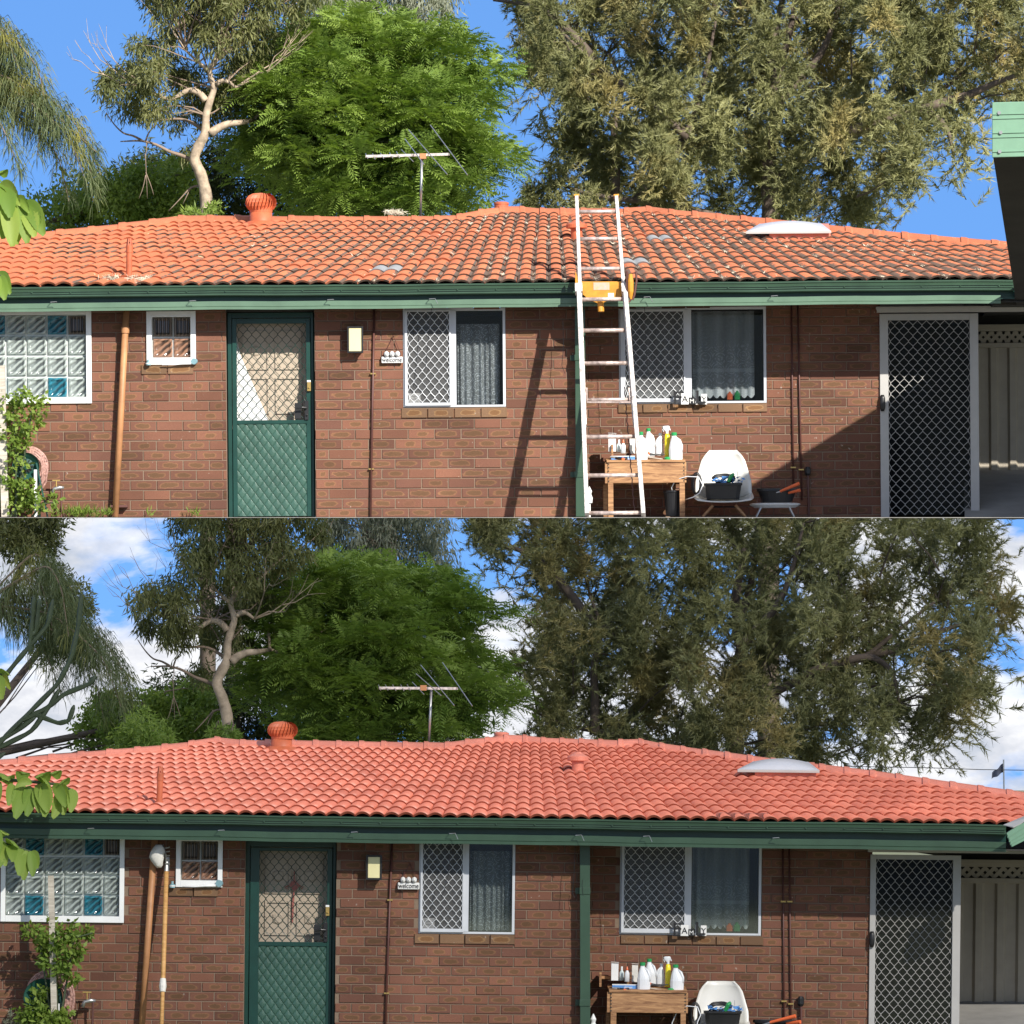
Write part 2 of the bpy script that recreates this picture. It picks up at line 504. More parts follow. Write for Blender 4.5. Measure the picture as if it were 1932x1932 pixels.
def veil(mix):
    m = bpy.data.materials.new('thin_shade_veil')
    m.use_nodes = True
    t = m.node_tree
    t.nodes.remove(t.nodes['Principled BSDF'])
    tr = t.nodes.new('ShaderNodeBsdfTransparent')
    df = t.nodes.new('ShaderNodeBsdfTranslucent')
    df.inputs[0].default_value = (.9, .9, .92, 1)
    d2 = t.nodes.new('ShaderNodeBsdfDiffuse')
    d2.inputs[0].default_value = (.9, .9, .92, 1)
    m1 = t.nodes.new('ShaderNodeMixShader')
    m1.inputs[0].default_value = .5
    t.links.new(df.outputs[0], m1.inputs[1])
    t.links.new(d2.outputs[0], m1.inputs[2])
    m2 = t.nodes.new('ShaderNodeMixShader')
    m2.inputs[0].default_value = mix
    t.links.new(tr.outputs[0], m2.inputs[1])
    t.links.new(m1.outputs[0], m2.inputs[2])
    t.links.new(m2.outputs[0], t.nodes['Material Output'].inputs[0])
    return m


M['shade_veil'] = veil(.34)  # materials of the added sun-blocking veils, out of view
M['shade_veil2'] = veil(.60)


def screen_mat():
    m = mat('fly_screen', (.13, .13, .13), .8, var=.1)
    m.node_tree.nodes['Principled BSDF'].inputs['Alpha'].default_value = .5
    return m


M['screen'] = screen_mat()


# ---------------------------------------------------------------- mesh builder
class MB:
    def __init__(self):
        self.v = []
        self.f = []
        self.uv = {}

    def add(self, vs, fs):
        n = len(self.v)
        self.v += [tuple(p) for p in vs]
        self.f += [tuple(i + n for i in f) for f in fs]
        return self

    def box(self, x0, x1, y0, y1, z0, z1):
        if x0 > x1: x0, x1 = x1, x0
        if y0 > y1: y0, y1 = y1, y0
        if z0 > z1: z0, z1 = z1, z0
        return self.add([(x0, y0, z0), (x1, y0, z0), (x1, y1, z0), (x0, y1, z0), (x0, y0, z1), (x1, y0, z1), (x1, y1, z1), (x0, y1, z1)],
                        [(0, 3, 2, 1), (4, 5, 6, 7), (0, 1, 5, 4), (1, 2, 6, 5), (2, 3, 7, 6), (3, 0, 4, 7)])

    def beam(self, a, b, w, h, up=(0, 0, 1)):
        """rectangular bar from a to b, w across, h along the up direction"""
        a, b = Vector(a), Vector(b)
        d = (b - a).normalized()
        s = d.cross(Vector(up)).normalized()
        u = s.cross(d).normalized()
        s, u = s * w / 2, u * h / 2
        vs = [a - s - u, a + s - u, a + s + u, a - s + u, b - s - u, b + s - u, b + s + u, b - s + u]
        return self.add(vs, [(0, 1, 2, 3), (7, 6, 5, 4), (0, 4, 5, 1), (1, 5, 6, 2), (2, 6, 7, 3), (3, 7, 4, 0)])

    def tube(self, pts, r, n=8, caps=True):
        pts = [Vector(p) for p in pts]
        if isinstance(r, (int, float)):
            r = [r] * len(pts)
        base = len(self.v)
        prev = None
        for i, p in enumerate(pts):
            d = (pts[min(i + 1, len(pts) - 1)] - pts[max(i - 1, 0)])
            d = d.normalized() if d.length > 1e-9 else Vector((0, 0, 1))
            if prev is None:
                s = d.cross(Vector((0.13, 1, 0.21))).normalized()
            else:
                s = (prev - d * prev.dot(d))
                s = s.normalized() if s.length > 1e-6 else d.cross(Vector((0, 1, 0))).normalized()
            prev = s
            t = d.cross(s)
            for k in range(n):
                a = 2 * math.pi * k / n
                self.v.append(tuple(p + (s * math.cos(a) + t * math.sin(a)) * r[i]))
        for i in range(len(pts) - 1):
            for k in range(n):
                a, b = base + i * n + k, base + i * n + (k + 1) % n
                self.f.append((a, b, b + n, a + n))
        if caps:
            self.f.append(tuple(base + k for k in reversed(range(n))))
            self.f.append(tuple(base + (len(pts) - 1) * n + k for k in range(n)))
        return self

    def lathe(self, c, prof, n=20, sx=1, sy=1):
        """profile of (radius, height) turned round the vertical through c"""
        base = len(self.v)
        for r, h in prof:
            for k in range(n):
                a = 2 * math.pi * k / n
                self.v.append((c[0] + r * sx * math.cos(a), c[1] + r * sy * math.sin(a), c[2] + h))
        for i in range(len(prof) - 1):
            for k in range(n):
                a, b = base + i * n + k, base + i * n + (k + 1) % n
                self.f.append((a, b, b + n, a + n))
        self.f.append(tuple(base + k for k in reversed(range(n))))
        self.f.append(tuple(base + (len(prof) - 1) * n + k for k in range(n)))
        return self

    def loft(self, c, secs, n=16, p=4.0):
        """superellipse sections (half width x, half depth y, height, dx, dy)"""
        base = len(self.v)
        for sc in secs:
            hx, hy, h = sc[:3]
            dx, dy = (sc[3], sc[4]) if len(sc) > 3 else (0, 0)
            for k in range(n):
                a = 2 * math.pi * (k + .5) / n
                ca, sa = math.cos(a), math.sin(a)
                q = (abs(ca) ** p + abs(sa) ** p) ** (-1 / p)
                self.v.append((c[0] + dx + hx * ca * q, c[1] + dy + hy * sa * q, c[2] + h))
        for i in range(len(secs) - 1):
            for k in range(n):
                a, b = base + i * n + k, base + i * n + (k + 1) % n
                self.f.append((a, b, b + n, a + n))
        self.f.append(tuple(base + k for k in reversed(range(n))))
        self.f.append(tuple(base + (len(secs) - 1) * n + k for k in range(n)))
        return self

    def prism(self, poly, y0, y1):
        """polygon in x,z (counter-clockwise seen from the front) pushed from y0 to y1"""
        n = len(poly)
        vs = [(x, y0, z) for x, z in poly] + [(x, y1, z) for x, z in poly]
        fs = [tuple(range(n)), tuple(reversed(range(n, 2 * n)))]
        fs += [(i, i + n, (i + 1) % n + n, (i + 1) % n) for i in range(n)]
        return self.add(vs, fs)

    def mesh(self, name, off=(0, 0, 0), smooth=False, uvplanar=None):
        me = bpy.data.meshes.new(name)
        ox, oy, oz = off
        me.from_pydata([(x - ox, y - oy, z - oz) for x, y, z in self.v], [], self.f)
        if smooth:
            me.polygons.foreach_set('use_smooth', [True] * len(me.polygons))
        if uvplanar:
            x0, x1, z0, z1 = uvplanar
            ul = me.uv_layers.new(name='UVMap')
            for lp in me.loops:
                p = self.v[lp.vertex_index]
                ul.data[lp.index].uv = ((p[0] - x0) / (x1 - x0), (p[2] - z0) / (z1 - z0))
        return me


def put(o, label=None, cat=None, group=None, kind=None):
    if label: o['label'] = label
    if cat: o['category'] = cat
    if group: o['group'] = group
    if kind: o['kind'] = kind
    return o


# ---------------------------------------------------------------- the two house frames
class Frame:
    """a house's own axes: x right, y back, z up, standing D metres from the camera; slope = lie of its site"""
    def __init__(s, D, slope, pyref):
        s.D = D
        s.S = F_PX / D
        s.pyref = pyref
        s.M = Matrix.Translation((0, D - D1, (YC - pyref) / s.S)) @ Matrix.Rotation(math.atan(slope), 4, 'Y')
        s.I = s.M.inverted()

    def P(s, px, py, y=0.0):
        d = s.D + y
        wv = Vector(((px - 966) / F_PX * d, d - D1, (YC - py) / F_PX * d))
        return s.I @ wv

    def X(s, px, y=0.0):
        return s.P(px, s.pyref + 150, y).x

    def thing(s, name, label, cat, base=(0, 0, 0), group=None, kind=None):
        o = bpy.data.objects.new(name, None)
        o.empty_display_size = .2
        C.objects.link(o)
        o.matrix_world = s.M @ Matrix.Translation(base)
        put(o, label, cat, group, kind)
        OFF[o.name] = Vector(base)
        return o

    def solo(s, name, mb, material, label=None, cat=None, base=None, group=None, kind=None, smooth=False, bevel=0, uvp=None):
        """a thing that is one mesh"""
        if base is None:
            a = np.array(mb.v)
            base = ((a[:, 0].min() + a[:, 0].max()) / 2, (a[:, 1].min() + a[:, 1].max()) / 2, a[:, 2].min())
        me = mb.mesh(name, base, smooth, uvp)
        me.materials.append(material)
        o = bpy.data.objects.new(name, me)
        C.objects.link(o)
        o.matrix_world = s.M @ Matrix.Translation(base)
        put(o, label, cat, group, kind)
        OFF[o.name] = Vector(base)
        if bevel:
            bev(o, bevel)
        return o


OFF = {}


def bev(o, wd):
    m = o.modifiers.new('bevel', 'BEVEL')
    m.width = wd
    m.segments = 2
    m.limit_method = 'ANGLE'
    m.angle_limit = math.radians(40)


def part(parent, name, mb, material, label=None, kind=None, smooth=False, bevel=0, uvp=None):
    """mesh child; its points are given in the frame's axes"""
    off = OFF[parent.name]
    me = mb.mesh(name, off, smooth, uvp)
    if isinstance(material, (list, tuple)):
        for m_ in material: me.materials.append(m_)
    else:
        me.materials.append(material)
    o = bpy.data.objects.new(name, me)
    C.objects.link(o)
    o.parent = parent
    OFF[o.name] = off
    if label: o['label'] = label
    if kind: o['kind'] = kind
    if bevel:
        bev(o, bevel)
    return o


def piece(parent, name, me, loc, scale=(1, 1, 1), rot=(0, 0, 0)):
    o = bpy.data.objects.new(name, me)
    C.objects.link(o)
    o.parent = parent
    o.location = Vector(loc) - OFF[parent.name]
    o.scale = scale
    o.rotation_euler = rot
    return o


def tint_attr(me, vals, name='tint'):
    a = me.attributes.new(name, 'FLOAT', 'FACE')
    a.data.foreach_set('value', vals)


def text_mesh(txt, size, depth, name):
    cu = bpy.data.curves.new(name, 'FONT')
    cu.body = txt
    cu.size = size
    cu.extrude = depth
    cu.align_x = 'CENTER'
    cu.align_y = 'CENTER'
    o = bpy.data.objects.new('tmp', cu)
    C.objects.link(o)
    bpy.context.view_layer.update()
    me = bpy.data.meshes.new_from_object(o.evaluated_get(bpy.context.evaluated_depsgraph_get()))
    me.transform(Matrix.Rotation(math.radians(90), 4, 'X'))
    me.name = name
    bpy.data.objects.remove(o)
    bpy.data.curves.remove(cu)
    return me


U = Frame(D2, -.0075, 560)
L = Frame(D1, .0115, 1565)

# ---------------------------------------------------------------- house pieces
G_PY = 976.0            # the upper yard is seen exactly edge-on along this picture row
LOW_GROUND = -2.42      # world height of the lower yard


def gz(F, x, y=0.0):
    """height of the ground in a frame's axes below the point x, y"""
    if F is U:
        wz = (YC - G_PY) / F_PX * (F.D + y)
    else:
        wz = LOW_GROUND
    a = math.atan2(-F.M[2][0], F.M[0][0])
    return (wz - F.M[2][3]) / math.cos(a) + math.tan(a) * x


def brick_mesh(i):
    m = MB()
    bx, bz = .012, .035
    m.add([(bx, 0, bz), (1 - bx, 0, bz), (1 - bx, 0, 1 - bz), (bx, 0, 1 - bz),
           (0, .07, 0), (1, .07, 0), (1, .07, 1), (0, .07, 1),
           (0, 1, 0), (1, 1, 0), (1, 1, 1), (0, 1, 1)],
          [(0, 1, 2, 3), (4, 5, 1, 0), (5, 6, 2, 1), (6, 7, 3, 2), (7, 4, 0, 3),
           (8, 9, 5, 4), (9, 10, 6, 5), (10, 11, 7, 6), (11, 8, 4, 7)])
    me = m.mesh('brick', uvplanar=(0, 1, 0, 1))
    tint_attr(me, [(i * .618) % 1.0] * len(m.f))
    return me


BRICKS = [brick_mesh(i) for i in range(24)]
for b_ in BRICKS: b_.materials.append(M['brick_u'])
SILLS = [brick_mesh(i) for i in range(6)]
for b_ in SILLS: b_.materials.append(M['sill_u'])


def wall(F, house, y, px0, px1, pytop, holes, course, blen, row0, maxn, label):
    """brick wall with openings; holes in picture units; returns the wall part"""
    S = F_PX / (F.D + y)
    x0, x1 = F.X(px0, y), F.X(px1, y)
    zt = F.P((px0 + px1) / 2, pytop, y).z
    H = []
    for (a, b, t, bo) in holes:
        cx = (a + b) / 2
        H.append((F.X(a, y), F.X(b, y), F.P(cx, bo, y).z, F.P(cx, t, y).z))
    zmin = min(gz(F, x0, y), gz(F, x1, y))
    # mortar backing
    mb = MB()
    xs = sorted({x0, x1, *[h[0] for h in H], *[h[1] for h in H]})
    xs = [x for x in xs if x0 <= x <= x1]
    for a, b in zip(xs[:-1], xs[1:]):
        m = (a + b) / 2
        hs = sorted([(h[2], h[3]) for h in H if h[0] < m < h[1]])
        lo = None
        for (c, d) in hs:
            if c > zmin + .02:
                mb.prism([(a, lo or gz(F, a, y)), (b, lo or gz(F, b, y)), (b, c), (a, c)], y + .008, y + .16)
            lo = d
        mb.prism([(a, lo or gz(F, a, y)), (b, lo or gz(F, b, y)), (b, zt), (a, zt)], y + .008, y + .16)
    w_ = part(house, 'wall', mb, M['mortar'], label)
    c = course / S
    bl = blen / S
    j = .0095
    zb = F.P(966, row0, y).z      # a bed joint passes here
    r0 = math.floor((zmin - zb) / c)
    r1 = math.ceil((zt - zb) / c)
    out = []
    for r in range(r0, r1):
        za, zc = zb + r * c + j * .5, zb + (r + 1) * c - j * .5
        k = math.floor((x0 - x0) / bl) - 1
        xx = x0 - bl * (.5 if r % 2 else 0)
        while xx < x1:
            ints = [(max(xx, x0), min(xx + bl - j, x1))]
            for h in H:
                if min(zc, h[3]) - max(za, h[2]) > .35 * c:
                    nxt = []
                    for a, b in ints:
                        if b <= h[0] or a >= h[1]:
                            nxt.append((a, b))
                        else:
                            if h[0] - a > .03: nxt.append((a, h[0] - .004))
                            if b - h[1] > .03: nxt.append((h[1] + .004, b))
                    ints = nxt
            for a, b in ints:
                if b - a > .03:
                    g = max(gz(F, a, y), gz(F, b, y))
                    z0_, z1_ = max(za, g + .002), min(zc, zt)
                    if z1_ - z0_ > .012:
                        out.append((a, b, z0_, z1_))
            xx += bl
    xl, xr = F.X(-8, y), F.X(1940, y)
    vis = [o for o in out if o[1] > xl and o[0] < xr]
    vis.sort(key=lambda o: -(o[1] - o[0]) * (o[3] - o[2]))
    solo = set(id(o) for o in vis[:maxn])
    rest = MB()
    uvs, tints = [], []
    n = 0
    for o in out:
        a, b, za, zc = o
        me = BRICKS[random.randrange(24)]
        dy = random.uniform(-.0035, .0035)
        if id(o) in solo:
            piece(w_, 'brick', me, (a, y + dy, za), (b - a, .08, zc - za))
            n += 1
        else:
            vs = [(a + v.co.x * (b - a), y + dy + v.co.y * .08, za + v.co.z * (zc - za)) for v in me.vertices]
            rest.add(vs, [tuple(p.vertices) for p in me.polygons])
            for p in me.polygons:
                tints.append((a * 7.77 + za * 3.1) % 1.0)
                for vi in p.vertices:
                    uvs.append((me.vertices[vi].co.x, me.vertices[vi].co.z))
    if rest.v:
        o = part(w_, 'brick', rest, M['brick_u'], kind='stuff')
        ul = o.data.uv_layers.new(name='UVMap')
        ul.data.foreach_set('uv', [q for p in uvs for q in p])
        tint_attr(o.data, tints)
    print('wall bricks', n, 'of', len(out))
    return w_


def sill(F, wl, y, px0, px1, py0, py1, n, blen):
    x0, x1 = F.X(px0, y), F.X(px1, y)
    cx = (px0 + px1) / 2
    z0, z1 = F.P(cx, py1, y).z, F.P(cx, py0, y).z
    b = (x1 - x0) / n
    for i in range(n):
        piece(wl, 'sill_brick', SILLS[i % 6], (x0 + i * b + .004, y - .014, z0), (b - .010, .11, z1 - z0))


def grille(x0, x1, z0, z1, cw, ch, y, r):
    """expanded diamond lattice: zigzag strands that touch at flattened nodes"""
    m = MB()
    n = max(1, round((x1 - x0) / cw))
    cw = (x1 - x0) / n / 2
    n *= 2
    h = ch / 2
    nz = max(2, round((z1 - z0) / h))
    h = (z1 - z0) / nz
    for k in range(n + 1):
        pts = []
        for jz in range(nz + 1):
            sgn = 1 if (jz + k) % 2 else -1
            ox = sgn * cw / 2
            zc = z0 + jz * h
            x = min(max(x0 + k * cw + ox - sgn * r * .6, x0), x1)
            for dz in (-.14 * h, .14 * h):
                zz = min(max(zc + dz, z0), z1)
                if not pts or zz > pts[-1][2] + 1e-5:
                    pts.append((x, y, zz))
        m.tube(pts, r, 4, False)
    return m


def rect_frame(m, x0, x1, z0, z1, t, y0, y1, tb=None, tt=None):
    tb = t if tb is None else tb
    tt = t if tt is None else tt
    m.box(x0, x0 + t, y0, y1, z0, z1)
    m.box(x1 - t, x1, y0, y1, z0, z1)
    m.box(x0 + t, x1 - t, y0, y1, z0, z0 + tb)
    m.box(x0 + t, x1 - t, y0, y1, z1 - tt, z1)
    return m


def R(F, r, y):
    cx, cy = (r[0] + r[1]) / 2, (r[2] + r[3]) / 2
    return F.X(r[0], y), F.X(r[1], y), F.P(cx, r[3], y).z, F.P(cx, r[2], y).z


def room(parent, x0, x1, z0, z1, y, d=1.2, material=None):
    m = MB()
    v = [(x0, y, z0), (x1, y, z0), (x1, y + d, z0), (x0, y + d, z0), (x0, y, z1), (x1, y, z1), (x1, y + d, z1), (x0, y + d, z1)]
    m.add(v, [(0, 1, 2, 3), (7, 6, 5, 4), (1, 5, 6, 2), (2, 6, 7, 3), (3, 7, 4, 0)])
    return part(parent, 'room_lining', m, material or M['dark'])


def curtain(parent, x0, x1, z0, z1, y, material, scallop=0, folds=7, amp=.018, label=None):
    m = MB()
    nx, nz = 60, 12
    for j in range(nz + 1):
        for i in range(nx + 1):
            u = i / nx
            zz = z0 + (z1 - z0) * j / nz
            if j == 0 and scallop:
                zz -= scallop * abs(math.sin(u * math.pi * 9))
            m.v.append((x0 + (x1 - x0) * u, y + amp * math.sin(u * folds * 6.28 + 1.3 * math.sin(u * 9)), zz))
    for j in range(nz):
        for i in range(nx):
            a = j * (nx + 1) + i
            m.f.append((a, a + 1, a + nx + 2, a + nx + 1))
    return part(parent, 'curtain', m, material, label, smooth=True, uvp=(x0, x0 + (z1 - z0), z0, z1))


def sliding_window(F, house, y, outer, mesh, mull, glass, lace, cw, ch, label, sc=0):
    x0, x1, z0, z1 = R(F, outer, y)
    px = 1 / F.S
    m = MB()
    rect_frame(m, x0, x1, z0, z1, 5 * px, y + .0, y + .07, tb=4 * px)
    mx0, mx1 = F.X(mull[0], y), F.X(mull[1], y)
    m.box(mx0, mx1, y - .006, y + .06, z0 + 4 * px, z1 - 5 * px)
    w_ = part(house, 'window', m, M['alu'], label, bevel=.002)
    gx0, gx1, gz0, gz1 = R(F, mesh, y)
    m = MB()
    ox0, ox1, oz0, oz1 = x0 + 3 * px, mx0 + 3 * px, z0 + 3 * px, z1 - 4 * px
    m.box(ox0, gx0, y - .024, y - .007, oz0, oz1)
    m.box(gx1, ox1, y - .024, y - .007, oz0, oz1)
    m.box(gx0, gx1, y - .024, y - .007, oz0, gz0)
    m.box(gx0, gx1, y - .024, y - .007, gz1, oz1)
    part(w_, 'screen_frame', m, M['alu'], bevel=.002)
    part(w_, 'diamond_grille', grille(gx0, gx1, gz0, gz1, cw * px, ch * px, y - .016, .55 * px), M['grille'])
    part(w_, 'fly_screen', MB().add([(gx0, y - .003, gz0), (gx1, y - .003, gz0), (gx1, y - .003, gz1), (gx0, y - .003, gz1)], [(0, 1, 2, 3)]), M['screen'])
    m = MB().box(x0 + 5 * px, mx0, y + .036, y + .040, z0 + 4 * px, z1 - 5 * px)
    part(w_, 'pane', m, M['pane'])
    a0, a1, b0, b1 = R(F, glass, y)
    m = MB().box(mx1, x1 - 5 * px, y + .046, y + .050, z0 + 4 * px, z1 - 5 * px)
    part(w_, 'pane', m, M['pane'] if F is U else M['pane_l'])
    curtain(w_, a0 + 2 * px, a1 - lace[2] * px, b0 + lace[1] * px, b1 - lace[3] * px, y + .13, lace[0], sc)
    if lace[4]:
        curtain(w_, x0 + 8 * px, mx0, b0 + lace[1] * px, b1, y + .16, lace[0], sc, label='lace curtain dim behind the diamond grille')
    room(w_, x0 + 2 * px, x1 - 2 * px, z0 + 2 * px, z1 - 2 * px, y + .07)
    return w_


def glass_block_mesh(material):
    m = MB()
    # cushion with a raised rim, unit size
    ring = [(0, .16), (.05, .02), (.12, 0.0), (.2, .05)]
    for e, d in ring:
        m.v += [(e, d, e), (1 - e, d, e), (1 - e, d, 1 - e), (e, d, 1 - e)]
    for k in range(3):
        for i in range(4):
            a, b = k * 4 + i, k * 4 + (i + 1) % 4
            m.f.append((a, b, b + 4, a + 4))
    m.f.append((12, 13, 14, 15))
    me = m.mesh('glass_block', uvplanar=(0, 1, 0, 1))
    me.materials.append(material)
    return me


GBM = {k: glass_block_mesh(M[k]) for k in ('gb_clear', 'gb_teal', 'gb_rib', 'gb_amber')}


def block_window(F, house, y, outer, xs, ys, special, ft, label, default='gb_clear', frame_h=None):
    x0, x1, z0, z1 = R(F, outer, y)
    px = 1 / F.S
    m = MB()
    rect_frame(m, x0, x1, z0, z1, ft[0] * px, y - .025, y + .06, tb=ft[2] * px, tt=ft[1] * px)
    w_ = part(house, 'window', m, M['white'], label, bevel=.003)
    m = MB().box(x0 + 2 * px, x1 - 2 * px, y + .045, y + .09, z0 + 2 * px, z1 - 2 * px)
    part(w_, 'grout_panel', m, M['grout'])
    for i, (a, b) in enumerate(xs):
        for j, (c, d) in enumerate(ys):
            k = special.get((i, j), default)
            bx0, bx1, bz0, bz1 = R(F, (a, b, c, d), y)
            piece(w_, 'glass_block', GBM[k], (bx0, y + .015, bz0), (bx1 - bx0, .2, bz1 - bz0))
    return w_


def quilt(x0, x1, z0, z1, cw, ch, y, bulge):
    m = MB()
    m.box(x0, x1, y + .001, y + .02, z0, z1)
    nx, nz = round((x1 - x0) / cw), round((z1 - z0) / ch)
    cw, ch = (x1 - x0) / nx, (z1 - z0) / nz
    for j in range(-1, 2 * nz + 1):
        for i in range(nx + 1):
            cx = x0 + (i + (.5 if j % 2 else 0)) * cw
            cz = z0 + (j + 1) * ch / 2
            base = len(m.v)
            for s, dy in ((.97, 0), (.72, -.75), (.30, -1.0)):
                for (dx, dz) in ((-.5, 0), (-.28, -.28), (0, -.5), (.28, -.28), (.5, 0), (.28, .28), (0, .5), (-.28, .28)):
                    rx, rz = dx * s, dz * s
                    X_ = min(max(cx + rx * cw, x0 + .001), x1 - .001)
                    Z_ = min(max(cz + rz * ch, z0 + .001), z1 - .001)
                    m.v.append((X_, y + dy * bulge, Z_))
            for q in range(2):
                for k in range(8):
                    a, b = base + q * 8 + k, base + q * 8 + (k + 1) % 8
                    m.f.append((a, b, b + 8, a + 8))
            m.f.append(tuple(base + 16 + k for k in range(8)))
    return m


# ---------------------------------------------------------------- roof
class Roof:
    def __init__(s, F, ye, yr, eave, bound, ypx_mid):
        s.F, s.eave, s.bound = F, eave, bound
        A = F.P(200, eave(200), ye)
        B = F.P(1700, eave(1700), ye)
        Cc = F.P(966, ypx_mid, yr)
        s.A = A
        s.n = (B - A).cross(Cc - A).normalized()
        s.cam = F.I @ Vector((0, -D1, 0))
        s.g = s.n.cross(Vector((1, 0, 0))).normalized()
        if s.g.y > 0: s.g = -s.g          # down the slope, towards the camera

    def pt(s, px, py, h=0.0):
        q = s.F.P(px, py, 0)
        d = q - s.cam
        t = (s.A + s.n * h - s.cam).dot(s.n) / d.dot(s.n)
        return s.cam + d * t

    def at(s, px, py, h=0.0):
        return s.pt(px, py) + s.n * h

    def bnd(s, px):
        b = s.bound
        if px <= b[0][0]: return b[0][1]
        for (a, c), (d, e) in zip(b[:-1], b[1:]):
            if px <= d:
                return c + (e - c) * (px - a) / (d - a)
        return b[-1][1]


def roof_tiles(rf, roof, xc, wave, shrink, a, b, rows, material, cap, lift, seed, n_solo, hh=.033, th=.021, skip=(), slates=(), slip=()):
    rnd = random.Random(seed)
    Ytot = a * rows - b * rows * rows

    def off(r):
        return a * r - b * r * r
    tiles = []
    for r in range(rows):
        y0, y1 = off(r) - 1.2, off(min(r + 1.35, rows))
        w0 = wave * (1 - shrink * off(r) / Ytot)
        w1 = wave * (1 - shrink * off(min(r + 1.35, rows)) / Ytot)
        k0 = int((-80 - xc) / w1 / 2) - 2
        k1 = int((2020 - xc) / w1 / 2) + 2
        for k in range(k0, k1):
            u0 = 2 * k + (r % 2)
            xm = xc + (u0 + 1) * w0
            if xm < -75 or xm > 2010: continue
            pym = rf.eave(xm) - off(r) - 2
            if pym < rf.bnd(xm) + cap + 1: continue
            if any(q[0] < xm < q[1] and q[2] < pym < q[3] for q in skip): continue
            nseg = 12
            jl, jt, jx = rnd.uniform(0, lift), rnd.uniform(-lift, lift) * .4, rnd.uniform(-.03, .03) * (1 if lift > .003 else .3)
            jy = rnd.uniform(-.5, .5) * (1.6 if lift > .003 else .3)
            m = MB()
            vals = []
            P0, P1, P2 = [], [], []
            for i in range(nseg + 1):
                u = u0 + jx + i / nseg * 2 * .985
                hum = abs(math.sin(math.pi * u)) ** .72
                h = hh * hum
                x0_, x1_ = xc + u * w0, xc + u * w1
                ya = rf.eave(x0_) - y0 + jy
                yb = rf.eave(x1_) - y1
                yb = max(yb, rf.bnd(x1_) + cap - 3)
                ya = max(ya, rf.bnd(x0_) + cap - 2.5)
                tl = jt * (i / nseg - .5) * 2
                P0.append(rf.at(x0_, ya, h + tl + jl - .002) - rf.g * .012)
                P1.append(rf.at(x0_, ya, h + th + tl + jl))
                P2.append(rf.at(x1_, yb, h * .97 + .001))
                vals.append(1 - hum)
            m.v = [tuple(p) for p in P0 + P1 + P2]
            q = nseg + 1
            fv = []
            for i in range(nseg):
                m.f.append((i, i + 1, q + i + 1, q + i))
                fv.append(.62 if lift > .003 else .5)  # lower roof: edge shade put into the colour; upper roof: dirt
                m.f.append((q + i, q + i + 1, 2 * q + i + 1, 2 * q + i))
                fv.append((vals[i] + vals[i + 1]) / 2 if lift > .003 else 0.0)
            m.f.append((0, q, 2 * q)); fv.append(.2)
            m.f.append((nseg, 2 * q + nseg, q + nseg)); fv.append(.2)
            tiles.append((r, xm, m, fv, pym))
    tiles.sort(key=lambda t: (0 if -10 < t[1] < 1942 else 1, t[0], abs(t[1] - 966)))
    rest, rv, rt = MB(), [], []
    for i, (r, xm, m, fv, pym) in enumerate(tiles):
        ti = rnd.random()
        sl = any(abs(xm - q[0]) < q[2] and abs(pym - q[1]) < 6 for q in slates)
        if i < n_solo or sl:
            off_ = Vector(m.v[0])
            me = m.mesh('roof_tile', off_)
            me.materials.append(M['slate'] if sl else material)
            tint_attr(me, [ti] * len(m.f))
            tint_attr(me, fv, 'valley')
            for p in me.polygons: p.use_smooth = fv[p.index] < .45 or len(p.vertices) == 3 or p.vertices[2] >= 26
            o = piece(roof, 'roof_tile', me, off_)
            if sl: o['label'] = 'unpainted grey replacement tile'
        else:
            rest.add(m.v, m.f)
            rv += fv
            rt += [ti] * len(m.f)
    if rest.v:
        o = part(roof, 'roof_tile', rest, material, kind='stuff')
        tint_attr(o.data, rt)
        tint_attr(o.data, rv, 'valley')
        for p in o.data.polygons: p.use_smooth = p.vertices[2] % 39 >= 26
    print('tiles', len(tiles))


def ridge_caps(rf, roof, material, seed, seg=50):
    rnd = random.Random(seed)
    b = rf.bound
    xs = []
    x = b[0][0]
    while x < b[-1][0]:
        xs.append(x)
        sc = .75 + .5 * abs(x - 1000) / 1000
        x += seg * sc
    knots = [p[0] for p in b]
    for a, c in zip(xs[:-1], xs[1:]):
        m = MB()
        A_ = rf.pt(a - 3, rf.bnd(a) + 13)
        B_ = rf.pt(c + 2, rf.bnd(c) + 13)
        jl = rnd.uniform(-.003, .003)
        g, n = rf.g, rf.n
        prof = [(.13, -.01), (.125, .028), (.10, .045), (.035, .066), (-.035, .066), (-.11, .04), (-.15, -.02)]
        for (q, s_, e) in ((A_, 1.05, .002), (A_ + (B_ - A_) * .17, 1.04, .002), (A_ + (B_ - A_) * .24, .97, -.001), (B_, .96, -.003)):
            for (u, v) in prof:
                m.v.append(tuple(q + g * u * s_ + n * (v * s_ + jl + e)))
        k = len(prof)
        for s_ in range(3):
            for i in range(k - 1):
                o = s_ * k
                m.f.append((o + i, o + k + i, o + k + i + 1, o + i + 1))
        m.f.append(tuple(range(k)))
        off_ = Vector(m.v[0])
        me = m.mesh('ridge_tile', off_)
        me.materials.append(material)
        tint_attr(me, [rnd.random()] * len(m.f))
        piece(roof, 'ridge_tile', me, off_)


